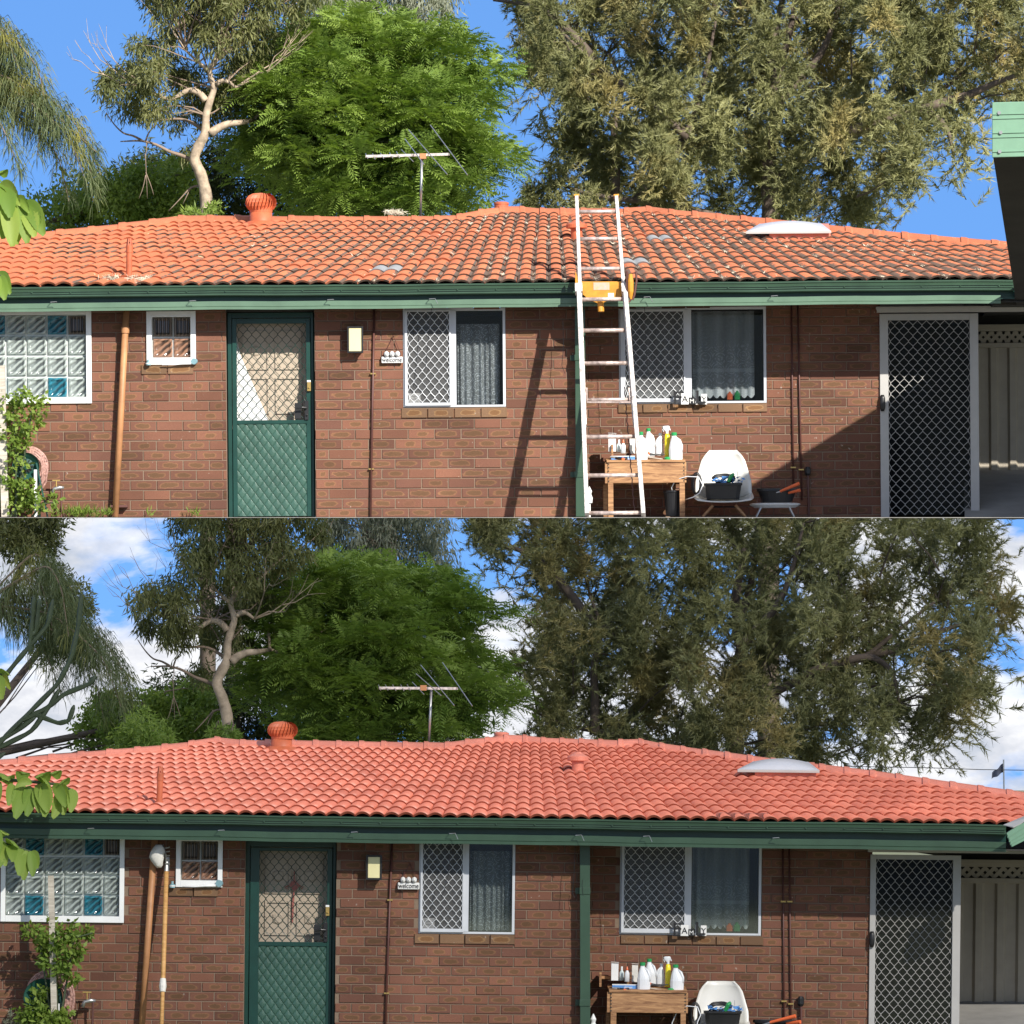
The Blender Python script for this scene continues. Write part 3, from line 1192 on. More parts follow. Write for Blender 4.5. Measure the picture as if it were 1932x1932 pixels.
def roof_body(rf, house, material, label):
    """underlay below the tiles and the plain back slope"""
    m = MB()
    n = 60
    xa, xb = -70, 2000
    ev, rd, bk = [], [], []
    for i in range(n + 1):
        x = xa + (xb - xa) * i / n
        ev.append(rf.at(x, rf.eave(x) + 1, -.004))
        r_ = rf.at(x, rf.bnd(x) + 15, -.004)
        rd.append(r_)
        bk.append(r_ + Vector((0, 3.2, -.62)))
    m.v = [tuple(p) for p in ev + rd + bk]
    k = n + 1
    for i in range(n):
        m.f.append((i, i + 1, k + i + 1, k + i))
        m.f.append((k + i, k + i + 1, 2 * k + i + 1, 2 * k + i))
    return part(house, 'roof', m, material, label)


def extr(F, prof, px0, px1, py, y0=0.0, mitre=0):
    """profile in (y, picture rows below py) carried along x"""
    m = MB()
    n = len(prof)
    K = 36
    for s_ in range(K + 1):
        px = px0 + (px1 - px0) * s_ / K
        wob = .45 * math.sin(px / 101 + 1) + .28 * math.sin(px / 37) + .15 * math.sin(px / 13)
        for (yy, dp) in prof:
            m.v.append(tuple(F.P(px, py(px) + dp + wob, yy)))
    m.f.append(tuple(range(n)))
    m.f.append(tuple(reversed(range(K * n, K * n + n))))
    for s_ in range(K):
        for i in range(n):
            j = (i + 1) % n
            m.f.append((s_ * n + i, s_ * n + i + n, s_ * n + j + n, s_ * n + j))
    return m

# ================================================================ the two houses
yard = MB()
yard.add([(-900, -D1 - 60, LOW_GROUND), (900, -D1 - 60, LOW_GROUND), (900, 3500, LOW_GROUND), (-900, 3500, LOW_GROUND)], [(0, 1, 2, 3)])
me = yard.mesh('ground')
me.materials.append(M['ground'])
put(bpy.data.objects.new('ground', me), kind='structure')
C.objects.link(bpy.data.objects['ground'])

# the raised terrace that carries the upper house; its top lies along the sight line
ter = MB()


def gpw(px, y, py=G_PY):
    d = D2 + y
    return ((px - 966) / F_PX * d, d - D1, (YC - py) / F_PX * d)


ya, yb = -2.3, 9.0
top = [gpw(-500, ya), gpw(2430, ya), gpw(2430, yb), gpw(-500, yb)]
bot = [gpw(-500, ya, G_PY + .5), gpw(2430, ya, G_PY + 1.2), gpw(2430, yb, G_PY + 1.2), gpw(-500, yb, G_PY + 1.2)]
ter.add(top + bot, [(0, 1, 2, 3), (7, 6, 5, 4), (0, 4, 5, 1), (1, 5, 6, 2), (2, 6, 7, 3), (3, 7, 4, 0)])
me = ter.mesh('terrace')
me.materials.append(M['concrete'])
C.objects.link(put(bpy.data.objects.new('terrace', me), kind='structure'))
for sx in (-1, 1):       # piers left and right of the view
    pr = MB().box(sx * 6.6, sx * 7.6, D2 - D1 - 1.5, D2 - D1 + 8, LOW_GROUND, 2.70)
    me = pr.mesh('terrace_pier')
    me.materials.append(M['concrete'])
    C.objects.link(put(bpy.data.objects.new('terrace_pier', me), kind='structure'))

HU = U.thing('brick_house', 'upper brick house with sunlit weathered orange tile roof and leaf litter', 'house', (0, 0, gz(U, 0)))
HL = L.thing('brick_house', 'lower brick house with freshly painted salmon pink tile roof', 'house', (0, 0, gz(L, 0)))

YR_U, YR_L = .60, .45        # the right-hand wall stands further back
u_holes1 = [(-76, 173, 588, 762), (277, 370, 587, 688), (427, 594, 560, 1100), (761, 954, 578, 769)]
l_holes1 = [(1, 234, 1576, 1740), (331, 419, 1577, 1674), (462, 634, 1550, 2100), (790, 971, 1582, 1762)]
wu1 = wall(U, HU, 0, -130, 1092, 566, u_holes1, 18.65, 50, 976, 190, 'brown brick wall with the door and light')
wu2 = wall(U, HU, YR_U, 1040, 1662, 560, [(1168, 1446, 578, 761)], 17.0, 46.5, 976, 110, 'set back brick wall behind the ladder and table')
wl1 = wall(L, HL, 0, -110, 1100, 1556, l_holes1, 17.95, 47, 1932, 190, None)
wl2 = wall(L, HL, YR_L, 1050, 1645, 1560, [(1169, 1437, 1588, 1764)], 16.6, 45, 1930, 110, 'set back brick wall behind the table')
sill(U, wu1, 0, 266, 366, 689, 706, 2, 50)
sill(U, wu1, 0, 756, 957, 770, 788, 4, 50)
sill(U, wu2, YR_U, 1165, 1448, 762, 778, 6, 46)
sill(L, wl1, 0, 317, 412, 1675, 1691, 2, 47)
sill(L, wl1, 0, 782, 973, 1763, 1781, 4, 47)
sill(L, wl2, YR_L, 1171, 1442, 1766, 1782, 6, 45)


def body(F, H, x0, x1, pyt):
    """side and back walls and the ceiling that close the house"""
    m = MB()
    a, b = F.X(x0), F.X(x1)
    zt = F.P(966, pyt, 0).z
    for (xa, xb, y0, y1) in ((a, a + .15, .2, 6.5), (b - .15, b, .75, 6.5), (a, b, 6.5, 6.65)):
        g0 = gz(F, xa, y1) + .02
        g1 = gz(F, xb, y1) + .02
        m.add([(xa, y0, gz(F, xa, y0) + .01), (xb, y0, gz(F, xb, y0) + .01), (xb, y1, g1), (xa, y1, g0),
               (xa, y0, zt), (xb, y0, zt), (xb, y1, zt), (xa, y1, zt)],
              [(0, 3, 2, 1), (4, 5, 6, 7), (0, 1, 5, 4), (1, 2, 6, 5), (2, 3, 7, 6), (3, 0, 4, 7)])
    part(H, 'rear_wall', m, M['mortar'])


body(U, HU, -130, 1655, 566)
body(L, HL, -110, 1640, 1560)

# ---- windows
px_u, px_l = 1 / U.S, 1 / L.S
block_window(U, HU, 0, (-74, 173, 588, 762),
             [(-64, -28), (-26, 10), (13, 49), (51, 88), (90, 126), (129, 163)],
             [(595, 631), (633, 669), (672, 709), (712, 750)],
             {(1, 0): 'gb_teal', (4, 0): 'gb_teal', (5, 0): 'gb_rib', (1, 3): 'gb_teal', (4, 3): 'gb_teal'},
             (10, 6, 12), 'sunlit white framed glass block window with teal blocks')
block_window(L, HL, 0, (1, 234, 1576, 1740),
             [(9, 44), (46, 82), (84, 119), (121, 156), (158, 193), (195, 224)],
             [(1580, 1614), (1617, 1651), (1653, 1688), (1690, 1727)],
             {(1, 0): 'gb_teal', (4, 0): 'gb_teal', (5, 0): 'gb_rib', (1, 3): 'gb_teal', (4, 3): 'gb_teal'},
             (9, 4, 12), 'white framed glass block window with teal blocks behind the staked shrub')
block_window(U, HU, 0, (277, 370, 587, 688), [(289, 326), (328, 364)], [(598, 635), (638, 674)],
             {(0, 0): 'gb_rib', (1, 0): 'gb_rib'}, (10, 11, 13), 'small white framed window of four brown glass blocks', 'gb_amber')
block_window(L, HL, 0, (331, 419, 1577, 1674), [(342, 376), (378, 411)], [(1587, 1623), (1625, 1660)],
             {(0, 0): 'gb_rib', (1, 0): 'gb_rib'}, (9, 10, 13), 'small white framed window of four brown glass blocks', 'gb_amber')
sliding_window(U, HU, 0, (761, 954, 581, 768), (769, 848, 588, 760), (848, 861), (861, 951, 584, 764),
               (M['lace_s'], 2, 8, 26, 0), 16.8, 20.6, 'window with diamond grille beside the welcome plaque')
sliding_window(L, HL, 0, (790, 971, 1584, 1762), (797, 872, 1588, 1752), (872, 884), (884, 968, 1586, 1758),
               (M['lace_s'], 2, 4, 20, 0), 15.2, 19.5, 'window with diamond grille beside the welcome plaque')
sliding_window(U, HU, YR_U, (1168, 1446, 579, 761), (1180, 1290, 588, 752), (1290, 1305), (1305, 1433, 584, 756),
               (M['lace_f'], 12, 9, 2, 1), 16.6, 20, 'window with flowered lace curtain and diamond grille', sc=.035)
sliding_window(L, HL, YR_L, (1169, 1436, 1589, 1764), (1177, 1291, 1598, 1752), (1291, 1304), (1304, 1428, 1596, 1758),
               (M['lace_f'], 12, 14, 2, 1), 15.8, 19.3, 'window with flowered lace curtain and diamond grille', sc=.035)


# ---- front doors
def front_door(F, H, o, mesh, quil, y, gpy, upper):
    p = 1 / F.S
    x0, x1, _, z1 = R(F, (o[0], o[1], o[2], gpy), y)
    g0, g1 = gz(F, x0, y), gz(F, x1, y)
    m = MB()
    t = 8 * p
    m.prism([(x0, g0), (x0 + t, g0), (x0 + t, z1), (x0, z1)], y - .03, y + .06)
    m.prism([(x1 - t * .7, g1), (x1, g1), (x1, z1), (x1 - t * .7, z1)], y - .03, y + .06)
    m.box(x0 + t, x1 - t * .7, y - .03, y + .06, z1 - t * 1.3, z1)
    d = part(H, 'door', m, M['dgreen'], 'green security screen door', bevel=.003)
    a0, a1, a2, a3 = R(F, mesh, y)
    q0, q1, q2, q3 = R(F, quil, y)
    lx0, lx1, lz1 = x0 + t + .004, x1 - t * .7 - .004, z1 - t * 1.3 - .005
    m = MB()
    gl = max(g0, g1) + .004
    m.box(lx0, a0, y - .045, y - .012, gl, lz1)
    m.box(a1, lx1, y - .045, y - .012, gl, lz1)
    m.box(a0, a1, y - .045, y - .012, a3, lz1)
    m.box(a0, a1, y - .045, y - .012, q3, a2)
    part(d, 'screen_frame', m, M['dgreen'], bevel=.003)
    part(d, 'diamond_grille', grille(a0, a1, a2, a3, 16.8 * p, 20.7 * p, y - .028, .55 * p), M['grille_g'])
    part(d, 'quilted_panel', quilt(a0, a1, max(gl, q2), q3, 17.0 * p, 21.7 * p, y - .030, .009), M['quilt'])
    # the solid cream door behind the screen
    m = MB().box(x0 + t, x1 - t, y + .10, y + .14, gl, z1 - t)
    w, h = (a1 - a0), (a3 - a2)
    for i in (0, 1):
        for (v0, v1) in ((.07, .45), (.53, .93)):
            u0, u1 = a0 + w * (.08 + .47 * i), a0 + w * (.46 + .47 * i)
            rect_frame(m, u0, u1, a2 + h * v0, a2 + h * v1, .018, y + .085, y + .099)
            m.lathe(((u0 + u1) / 2, y + .099, a2 + h * (v0 + v1) / 2 - .06), [(.005, 0), (.05, .02), (.05, .09), (.005, .11)], 10, 1, .25)
    part(d, 'inner_door', m, M['cream_door'], 'cream carved door behind the screen')
    if not upper:
        m = MB()
        kx = (a0 + a1) / 2 + .005
        zc = a3 - .38 * h
        m.prism([(kx, zc - .055), (kx + .055, zc), (kx, zc + .055), (kx - .055, zc)], y + .068, y + .08)
        m.tube([(kx, y + .075, zc + .05), (kx, y + .075, zc + .13)], .005, 6)
        m.tube([(kx, y + .075, zc - .05), (kx - .01, y + .075, zc - .16), (kx - .012, y + .075, zc - .34)], [.006, .012, .007], 6)
        for sx in (-1, 1):
            m.tube([(kx + sx * .05, y + .075, zc), (kx + sx * .085, y + .075, zc - .015), (kx + sx * .06, y + .075, zc - .03)], .005, 6)
        F.solo('knot_ornament', m, M['knot'], 'red knotted cord ornament hanging on the lower cream door', 'ornament')
    else:
        m = MB()
        m.add([(a0 - .02, y + .07, a3 - .02), (a0 + .03, y + .055, a3 - .30), (a0 + .33, y + .06, a2 - .02), (a0 - .02, y + .06, a2 - .02),
               (a0 - .02, y + .075, a3 - .02), (a0 + .03, y + .065, a3 - .30), (a0 + .33, y + .075, a2 - .02), (a0 - .02, y + .075, a2 - .02)],
              [(3, 2, 1, 0), (4, 5, 6, 7), (0, 1, 5, 4), (1, 2, 6, 5), (2, 3, 7, 6), (3, 0, 4, 7)])
        F.solo('draped_sheet', m, M['card_w'], 'pale sheet draped behind the grille of the upper green door', 'sheet')
    return d, lx1, a1


def door_hardware(F, d, lock, handle, y):
    p = 1 / F.S
    c = F.P(lock[0], lock[1], y - .05)
    m = MB().box(c.x - 3.5 * p, c.x + 3.5 * p, y - .075, y - .045, c.z - 9 * p, c.z + 8 * p)
    m.lathe((c.x, y - .078, c.z - 3 * p), [(.006, -.006), (.012, 0), (.006, .008)], 10)
    part(d, 'lock', m, M['brass'], bevel=.003)
    m = MB().box(c.x - 3.5 * p, c.x + 3.2 * p, y - .078, y - .044, c.z + 8 * p, c.z + 11.5 * p)
    part(d, 'lock_cap', m, M['white'])
    c = F.P(handle[0], handle[1], y - .05)
    m = MB().box(c.x - 3 * p, c.x + 4 * p, y - .06, y - .045, c.z - 22 * p, c.z + 14 * p)
    m.tube([(c.x, y - .05, c.z), (c.x, y - .1, c.z), (c.x - 8 * p, y - .105, c.z + 1 * p), (c.x - 20 * p, y - .1, c.z - 1 * p)], [.009, .011, .010, .008], 8)
    m.lathe((c.x + 1 * p, y - .07, c.z - 13 * p), [(.004, -.012), (.009, 0), (.004, .012)], 8)
    m.box(c.x - 22 * p, c.x - 10 * p, y - .05, y - .028, c.z - 20 * p, c.z + 10 * p)
    part(d, 'handle', m, M['black'], bevel=.002)


du, _, _ = front_door(U, HU, (430, 592, 590, 1000), (447, 578, 611, 793), (443, 577, 800, 974), .13, 976, True)
dl, _, _ = front_door(L, HL, (463, 633, 1588, 1990), (489, 617, 1606, 1777), (484, 607, 1785, 1990), .16, 2000, False)
door_hardware(U, du, (583, 729), (578, 770), .13)
door_hardware(L, dl, (618, 1719), (614, 1755), .16)
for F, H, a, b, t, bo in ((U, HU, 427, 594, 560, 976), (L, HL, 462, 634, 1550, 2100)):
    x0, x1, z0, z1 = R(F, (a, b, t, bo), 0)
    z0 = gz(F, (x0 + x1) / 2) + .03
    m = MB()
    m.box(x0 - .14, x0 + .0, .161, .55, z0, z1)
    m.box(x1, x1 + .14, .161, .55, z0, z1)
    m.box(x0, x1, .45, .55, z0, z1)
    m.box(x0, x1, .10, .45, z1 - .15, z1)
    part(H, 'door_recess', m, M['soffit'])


# ---- sliding screen door, header and the passage on the right
def slide_door(F, H, fr, mesh, head, y, gl, kick, hand):
    p = 1 / F.S
    x0, x1, _, z1 = R(F, (fr[0], fr[1], fr[2], gl), y)
    g = gz(F, (x0 + x1) / 2, y) + .004
    a0, a1, a2, a3 = R(F, mesh, y)
    a2 = max(a2, g + .02)
    m = MB()
    m.prism([(x0, gz(F, x0, y)), (a0, gz(F, a0, y)), (a0, z1), (x0, z1)], y - .03, y + .03)
    m.prism([(a1, gz(F, a1, y)), (x1, gz(F, x1, y)), (x1, z1), (a1, z1)], y - .03, y + .03)
    m.box(a0, a1, y - .03, y + .03, a3, z1)
    d = part(H, 'sliding_door', m, M['grey_frame'], 'grey framed sliding screen door', bevel=.003)
    part(d, 'diamond_grille', grille(a0, a1, a2, a3, 16.4 * p, 20.2 * p, y - .005, .62 * p), M['grey_frame'])
    m = MB().box(a0, a1, y + .055, y + .06, a2, a3)
    part(d, 'pane', m, M['pane_d'])
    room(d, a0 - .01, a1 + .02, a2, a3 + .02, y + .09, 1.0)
    c = F.P(hand[0], (hand[1] + hand[2]) / 2, y - .03)
    h = (hand[2] - hand[1]) / 2 * p
    m = MB().loft((c.x, y - .045, c.z - h), [(3 * p, .012, 0), (5 * p, .02, h * .4), (5.5 * p, .022, h), (5 * p, .02, h * 1.6), (3 * p, .012, h * 2)], 12, 3)
    part(d, 'handle', m, M['black'], smooth=True)
    m = MB()
    hx0, hx1, hz0, hz1 = R(F, head, y)
    m.box(hx0, hx1, y - .045, y + .05, hz0 + .012, hz1)
    m.box(hx0 - .01, hx1 + .01, y - .06, y - .046, hz0 + (hz1 - hz0) * .55, hz1 - .006)
    part(d, 'door_header', m, M['grey_frame'], bevel=.003)


slide_door(U, HU, (1660, 1846, 592, 976), (1676, 1830, 604, 976), (1655, 1990, 577, 591), YR_U, 976, 0, (1665, 745, 776))
slide_door(L, HL, (1641, 1812, 1613, 1990), (1652, 1797, 1622, 1990), (1636, 1990, 1597, 1612), YR_L, 2000, 0, (1645, 1757, 1787))


def gutter(F, H, gy, gh, by, bh, x1g, x1b, ov, screws, mg, mb_):
    prof = [(-ov - .115, 0), (-ov - .115, 3), (-ov - .105, 4), (-ov - .10, 9), (-ov - .092, 10), (-ov - .092, gh - 2), (-ov - .08, gh),
            (-ov, gh), (-ov, 4), (-ov - .10, 2), (-ov - .10, 0)]
    g = part(H, 'gutter', extr(F, prof, -90, x1g, gy), mg, 'green roof gutter')
    for q in (9.0, 13.0):
        part(g, 'gutter_rib', extr(F, [(-ov - .104, q), (-ov - .104, q + .9), (-ov - .09, q + .9), (-ov - .09, q)], -90, x1g - 2, gy), mg)
    # recessed fascia in the shade, then the lower beam
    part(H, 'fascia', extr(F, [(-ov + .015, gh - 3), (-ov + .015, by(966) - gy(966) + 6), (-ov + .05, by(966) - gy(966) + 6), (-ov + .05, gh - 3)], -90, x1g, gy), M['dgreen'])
    m = extr(F, [(-ov - .075, 0), (-ov - .075, bh * .62), (-ov - .069, bh * .66), (-ov - .075, bh * .7), (-ov - .075, bh), (-ov - .0, bh), (-ov - .0, 0)], -90, x1b, by)
    bm = part(H, 'eaves_beam', m, mb_, 'green beam under the gutter')
    m = extr(F, [(-ov + .05, bh - 5), (-ov + .05, bh - 2), (.62, bh - 2), (.62, bh - 5)], -90, 1990, by)
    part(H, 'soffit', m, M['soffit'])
    for i in range(26):
        px = 60 + i * 73
        if px > x1g - 20: break
        c = F.P(px, gy(px) + 11.5, -ov - .106)
        me = SCREW
        piece(g, 'screw', me, c)
    for (hx, up) in screws:
        c = F.P(hx, by(hx) - 1, -ov - .08)
        p = 1 / F.S
        mm = MB().tube([c, c + Vector((0, -.06, 0)), c + Vector((11 * p, -.065, .004)), c + Vector((16 * p if up else 12 * p, -.07, -.05 if up else -.0))], .0035, 6)
        part(bm, 'hook', mm, M['steel'])
    return g


SCREW = MB().lathe((0, 0, 0), [(.002, -.006), (.009, -.003), (.009, .003), (.002, .006)], 8).mesh('screw')
SCREW.materials.append(M['green'])
ug = lambda x: 541.5 - .0073 * x
ub = lambda x: 572.5 - .0085 * x
lg = lambda x: 1532.5 + .0122 * x
lb = lambda x: 1563.5 + .0122 * x + (x - 966) * .0015
OV_U, OV_L = .27, .30
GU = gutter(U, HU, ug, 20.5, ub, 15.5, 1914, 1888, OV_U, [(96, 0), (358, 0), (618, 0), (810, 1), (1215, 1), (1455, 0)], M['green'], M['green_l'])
GL = gutter(L, HL, lg, 19.5, lb, 18.5, 1898, 1898, OV_L, [(166, 0), (412, 0), (663, 0), (848, 1), (1086, 1), (1214, 1), (1458, 0)], M['green'], M['green'])

ROOFU = Roof(U, -OV_U - .07, 3.9, ug,
             [(-80, 452), (0, 445), (110, 433), (200, 424), (290, 413), (345, 405), (352, 401), (375, 401), (392, 405), (470, 406), (650, 407),
              (850, 406), (866, 404), (876, 399), (935, 391), (950, 388), (1003, 388), (1018, 392), (1180, 392), (1192, 388), (1225, 388), (1240, 391),
              (1450, 411), (1600, 427), (1750, 442), (1905, 455), (2010, 465)], 391)
ROOFL = Roof(L, -OV_L - .07, 3.9, lg,
             [(-80, 1441), (0, 1433), (112, 1423), (288, 1408), (385, 1397), (400, 1391), (432, 1391), (445, 1396), (560, 1397), (850, 1402),
              (870, 1397), (940, 1390), (955, 1387), (1000, 1388), (1015, 1392), (1180, 1397), (1192, 1393), (1213, 1395), (1235, 1401),
              (1450, 1431), (1640, 1453), (1780, 1474), (1932, 1495), (2010, 1506)], 1391)
rbu = roof_body(ROOFU, HU, M['soffit'], 'weathered orange tile roof')
rbl = roof_body(ROOFL, HL, M['soffit'], 'freshly painted salmon pink tile roof')
roof_tiles(ROOFU, rbu, 1035, 30, .37, 10.6, .147, 16, M['tile_u'], 13, .006, 3, 296,
           slates=((730, 512, 22), (1198, 500, 14), (1240, 455, 12)))
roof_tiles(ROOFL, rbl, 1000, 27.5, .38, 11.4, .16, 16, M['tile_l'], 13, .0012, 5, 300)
ridge_caps(ROOFU, rbu, M['ridge_u'], 1)
ridge_caps(ROOFL, rbl, M['ridge_l'], 2, 46)


# ---- things on the roofs
def turbine(F, rf, x0, x1, ytop, ymid, x2, x3, ybot, material):
    p = 1 / F.S
    cx = (x0 + x1) / 2
    b = rf.pt((x2 + x3) / 2, ybot - 2)
    b.x = F.P((x2 + x3) / 2, ybot, b.y).x
    r = (x3 - x2) / 2 * p
    zt = F.P(cx, ymid, b.y).z
    zz = F.P(cx, ytop, b.y).z
    c = (F.P(cx, ymid, b.y).x, b.y, zt)
    m = MB().lathe((b.x, b.y, b.z - .12), [(r * 1.0, 0), (r, .15), (r * .97, .155), (r * .97, zt - b.z + .12)], 24)
    v = part(ROOT, 'roof_vent', m, material, 'red turbine vent', smooth=True)
    m = MB()
    R_, H_ = (x1 - x0) / 2 * p, (zz - zt)
    nf = 26
    for k in range(nf):
        vs = []
        nn = 9
        for j in range(nn):
            t = j / (nn - 1)
            ph = t * math.pi
            rr = R_ * (math.sin(ph) ** .62) * (1 if t < .5 else 1)
            rr = max(rr, r * .85 if t < .5 else R_ * .12)
            h = H_ * (1 - math.cos(ph)) / 2
            a = 2 * math.pi * k / nf + .55 * t
            a2 = a + 2 * math.pi / nf * 1.15
            vs.append((c[0] + rr * math.cos(a), c[1] + rr * math.sin(a), c[2] + h))
            vs.append((c[0] + rr * .80 * math.cos(a2), c[1] + rr * .80 * math.sin(a2), c[2] + h))
        m.add(vs, [(2 * j, 2 * j + 1, 2 * j + 3, 2 * j + 2) for j in range(nn - 1)])
    m.lathe((c[0], c[1], c[2] + H_ * .93), [(R_ * .45, 0), (R_ * .3, H_ * .05), (.002, H_ * .08)], 20)
    m.lathe(c, [(R_ * .72, 0), (R_ * .80, H_ * .5), (R_ * .3, H_ * .9)], 20)
    part(v, 'turbine_fins', m, material, smooth=True) if False else None
    o = part(ROOT, 'turbine_head', m, material)
    # lead flashing round the pipe
    fl = MB()
    for k in range(24):
        a = 2 * math.pi * k / 24
        q = rf.at(966, 500)
        fl.v.append((b.x + r * 1.02 * math.cos(a), b.y + r * 1.02 * math.sin(a), b.z + .05))
    for k in range(24):
        a = 2 * math.pi * k / 24
        px = (b.x + r * 1.7 * math.cos(a))
        yy = b.y + r * 1.9 * math.sin(a)
        dz = (yy - b.y) * (-rf.n.y / rf.n.z)
        fl.v.append((px, yy, b.z + dz + .028))
    fl.f = [(k, (k + 1) % 24, 24 + (k + 1) % 24, 24 + k) for k in range(24)]
    part(ROOT, 'flashing', fl, material, smooth=True)


def pipe_vent(F, rf, x, ytop, xb, ybot, rpx, cap, material):
    p = 1 / F.S
    b = rf.pt(xb, ybot)
    t = F.P(x, ytop, b.y)
    b = F.P(xb, ybot, b.y) - Vector((0, 0, .05))
    r = rpx * p
    m = MB()
    if cap == 'slots':
        m.tube([b, t - (t - b).normalized() * r * 2.4], r, 16)
        d = (t - b).normalized()
        for k in range(6):
            a = 2 * math.pi * k / 6
            o = Vector((r * .8 * math.cos(a), r * .8 * math.sin(a), 0))
            m.tube([t - d * r * 2.4 + o * 1.1, t + o * .7], r * .22, 5)
        m.tube([t - d * r * .4, t], r * .75, 12)
        m.tube([t - d * r * 4.6, t - d * r * 2.3], r * 1.15, 16)
        m.tube([b, b + d * .10], r * 1.35, 16)
    elif cap == 'cowl':
        zc = F.P(x, ytop + 20, b.y).z
        m.lathe((b.x, b.y, b.z - .02), [(r, 0), (r, t.z - b.z)], 24)
        R2 = 20.5 * p
        m.lathe((b.x, b.y, t.z - .004), [(R2 * .9, -.035), (R2, -.03), (R2, .005), (R2 * .93, .012), (R2 * .5, .032), (R2 * .28, .05), (.003, .052)], 28)
    else:
        m.lathe((b.x, b.y, b.z - .02), [(r, 0), (r, t.z - b.z - .02), (r * 1.06, t.z - b.z - .018), (r * 1.06, t.z - b.z), (r * .7, t.z - b.z + .01)], 24)
    part(ROOT, 'roof_vent', m, material, smooth=False)


def skylight(F, rf, x0, x1, ytop, ymid, cx0, cx1, ybot, material):
    p = 1 / F.S
    b = rf.pt((cx0 + cx1) / 2, ybot)
    y0 = b.y - .02
    a, c = F.P(x0, ymid, y0), F.P(x1, ymid, y0)
    zb = F.P(966, ybot, y0).z + (F.M[2][0] * 0)
    zb = F.P((cx0 + cx1) / 2, ybot, y0).z
    zm = F.P((x0 + x1) / 2, ymid, y0).z
    zt = F.P((x0 + x1) / 2, ytop, y0).z
    ca, cc = F.P(cx0, ybot, y0).x, F.P(cx1, ybot, y0).x
    s = -rf.n.y / rf.n.z
    dep = .62
    m = MB()
    def bx(x_0, x_1, ya_, yb_, za_, zb_):
        m.add([(x_0, ya_, za_), (x_1, ya_, za_), (x_1, yb_, za_ + s * (yb_ - ya_)), (x_0, yb_, za_ + s * (yb_ - ya_)),
               (x_0, ya_, zb_), (x_1, ya_, zb_), (x_1, yb_, zb_ + s * (yb_ - ya_)), (x_0, yb_, zb_ + s * (yb_ - ya_))],
              [(0, 3, 2, 1), (4, 5, 6, 7), (0, 1, 5, 4), (1, 2, 6, 5), (2, 3, 7, 6), (3, 0, 4, 7)])
    bx(ca, cc, y0, y0 + dep * .8, zb - .02, zm)
    bx(ca - .06, cc + .12, y0 - .06, y0, zb - .02, zb + .008)
    sk = part(ROOT, 'skylight_curb', m, material)
    m = MB()
    nx, ny = 24, 12
    xl, xr = a.x, c.x
    for j in range(ny + 1):
        for i in range(nx + 1):
            u, v = i / nx * 2 - 1, j / ny * 2 - 1
            prof = max(0, 1 - abs(u) ** 2.0) ** .9 * max(0, 1 - abs(v) ** 2.6) ** .7
            tj_ = j / ny
            xa_, xb_ = xl + .16 * tj_, xr - .09 * tj_
            m.v.append((xa_ + (xb_ - xa_) * i / nx, y0 - .04 + dep * .72 * j / ny, zm + .012 + s * dep * .72 * j / ny + prof * .055))
    for j in range(ny):
        for i in range(nx):
            q = j * (nx + 1) + i
            m.f.append((q, q + 1, q + nx + 2, q + nx + 1))
    part(ROOT, 'skylight_dome', m, M['dome'], smooth=True)
    m = MB()
    bx(xl, xr, y0 - .055, y0 - .035, zm - .014, zm + .012)
    bx(xl + .04, xr - .03, y0 - .034, y0 + .05, zm - .012, zm + .004)
    part(ROOT, 'skylight_rim', m, M['grey_frame'], bevel=.004)


ROOT = rbu
turbine(U, ROOFU, 462, 523, 364, 401, 470, 515, 428, M['vent_u'])
pipe_vent(U, ROOFU, 244.5, 450, 243, 527, 5.8, 'slots', M['vent_u'])
pipe_vent(U, ROOFU, 1088, 424, 1088, 456, 11, 'cowl', M['vent_u'])
pipe_vent(U, ROOFU, 946, 379, 946, 398, 14, 'stub', M['vent_u'])
skylight(U, ROOFU, 1407, 1568, 420, 439, 1452, 1567, 455, M['ridge_l'])
ROOT = rbl
turbine(L, ROOFL, 503, 563, 1361, 1394, 510, 552, 1420, M['vent_u'])
pipe_vent(L, ROOFL, 303, 1446, 300, 1522, 5.8, 'slots', M['vent_u'])
pipe_vent(L, ROOFL, 1092, 1428, 1090, 1461, 11.5, 'cowl', M['ridge_l'])
pipe_vent(L, ROOFL, 946, 1379, 946, 1396, 14, 'stub', M['ridge_l'])
skylight(L, ROOFL, 1391, 1546, 1438, 1455, 1424, 1540, 1471, M['ridge_l'])


# dry litter in the valleys of the upper roof
def blades(n, rng, centers, length, width, spread=1.0, flat=.5):
    """thin random strips around the given centres (array of points)"""
    idx = rng.integers(0, len(centers), n)
    c = np.array(centers)[idx] + rng.normal(0, 1, (n, 3)) * np.array([.035, .03, .006]) * spread
    d = rng.normal(0, 1, (n, 3)) * np.array([1, .8, flat])
    d /= np.linalg.norm(d, axis=1)[:, None]
    s = np.cross(d, rng.normal(0, 1, (n, 3)))
    s /= np.linalg.norm(s, axis=1)[:, None]
    ln = length * rng.uniform(.4, 1.2, n)[:, None]
    v = np.stack([c - d * ln / 2, c + s * width, c + d * ln / 2, c - s * width], 1).reshape(-1, 3)
    return v, np.arange(n * 4).reshape(-1, 4)


def quads_mesh(name, v, f, material, tint=None):
    me = bpy.data.meshes.new(name)
    me.vertices.add(len(v))
    me.vertices.foreach_set('co', np.asarray(v, np.float32).ravel())
    k = f.shape[1]
    me.loops.add(f.size)
    me.loops.foreach_set('vertex_index', f.ravel().astype(np.int32))
    me.polygons.add(len(f))
    me.polygons.foreach_set('loop_start', np.arange(0, f.size, k, dtype=np.int32))
    me.update(calc_edges=True)
    me.materials.append(material)
    if tint is not None:
        a = me.attributes.new('tint', 'FLOAT', 'FACE')
        a.data.foreach_set('value', np.asarray(tint, np.float32))
    return me


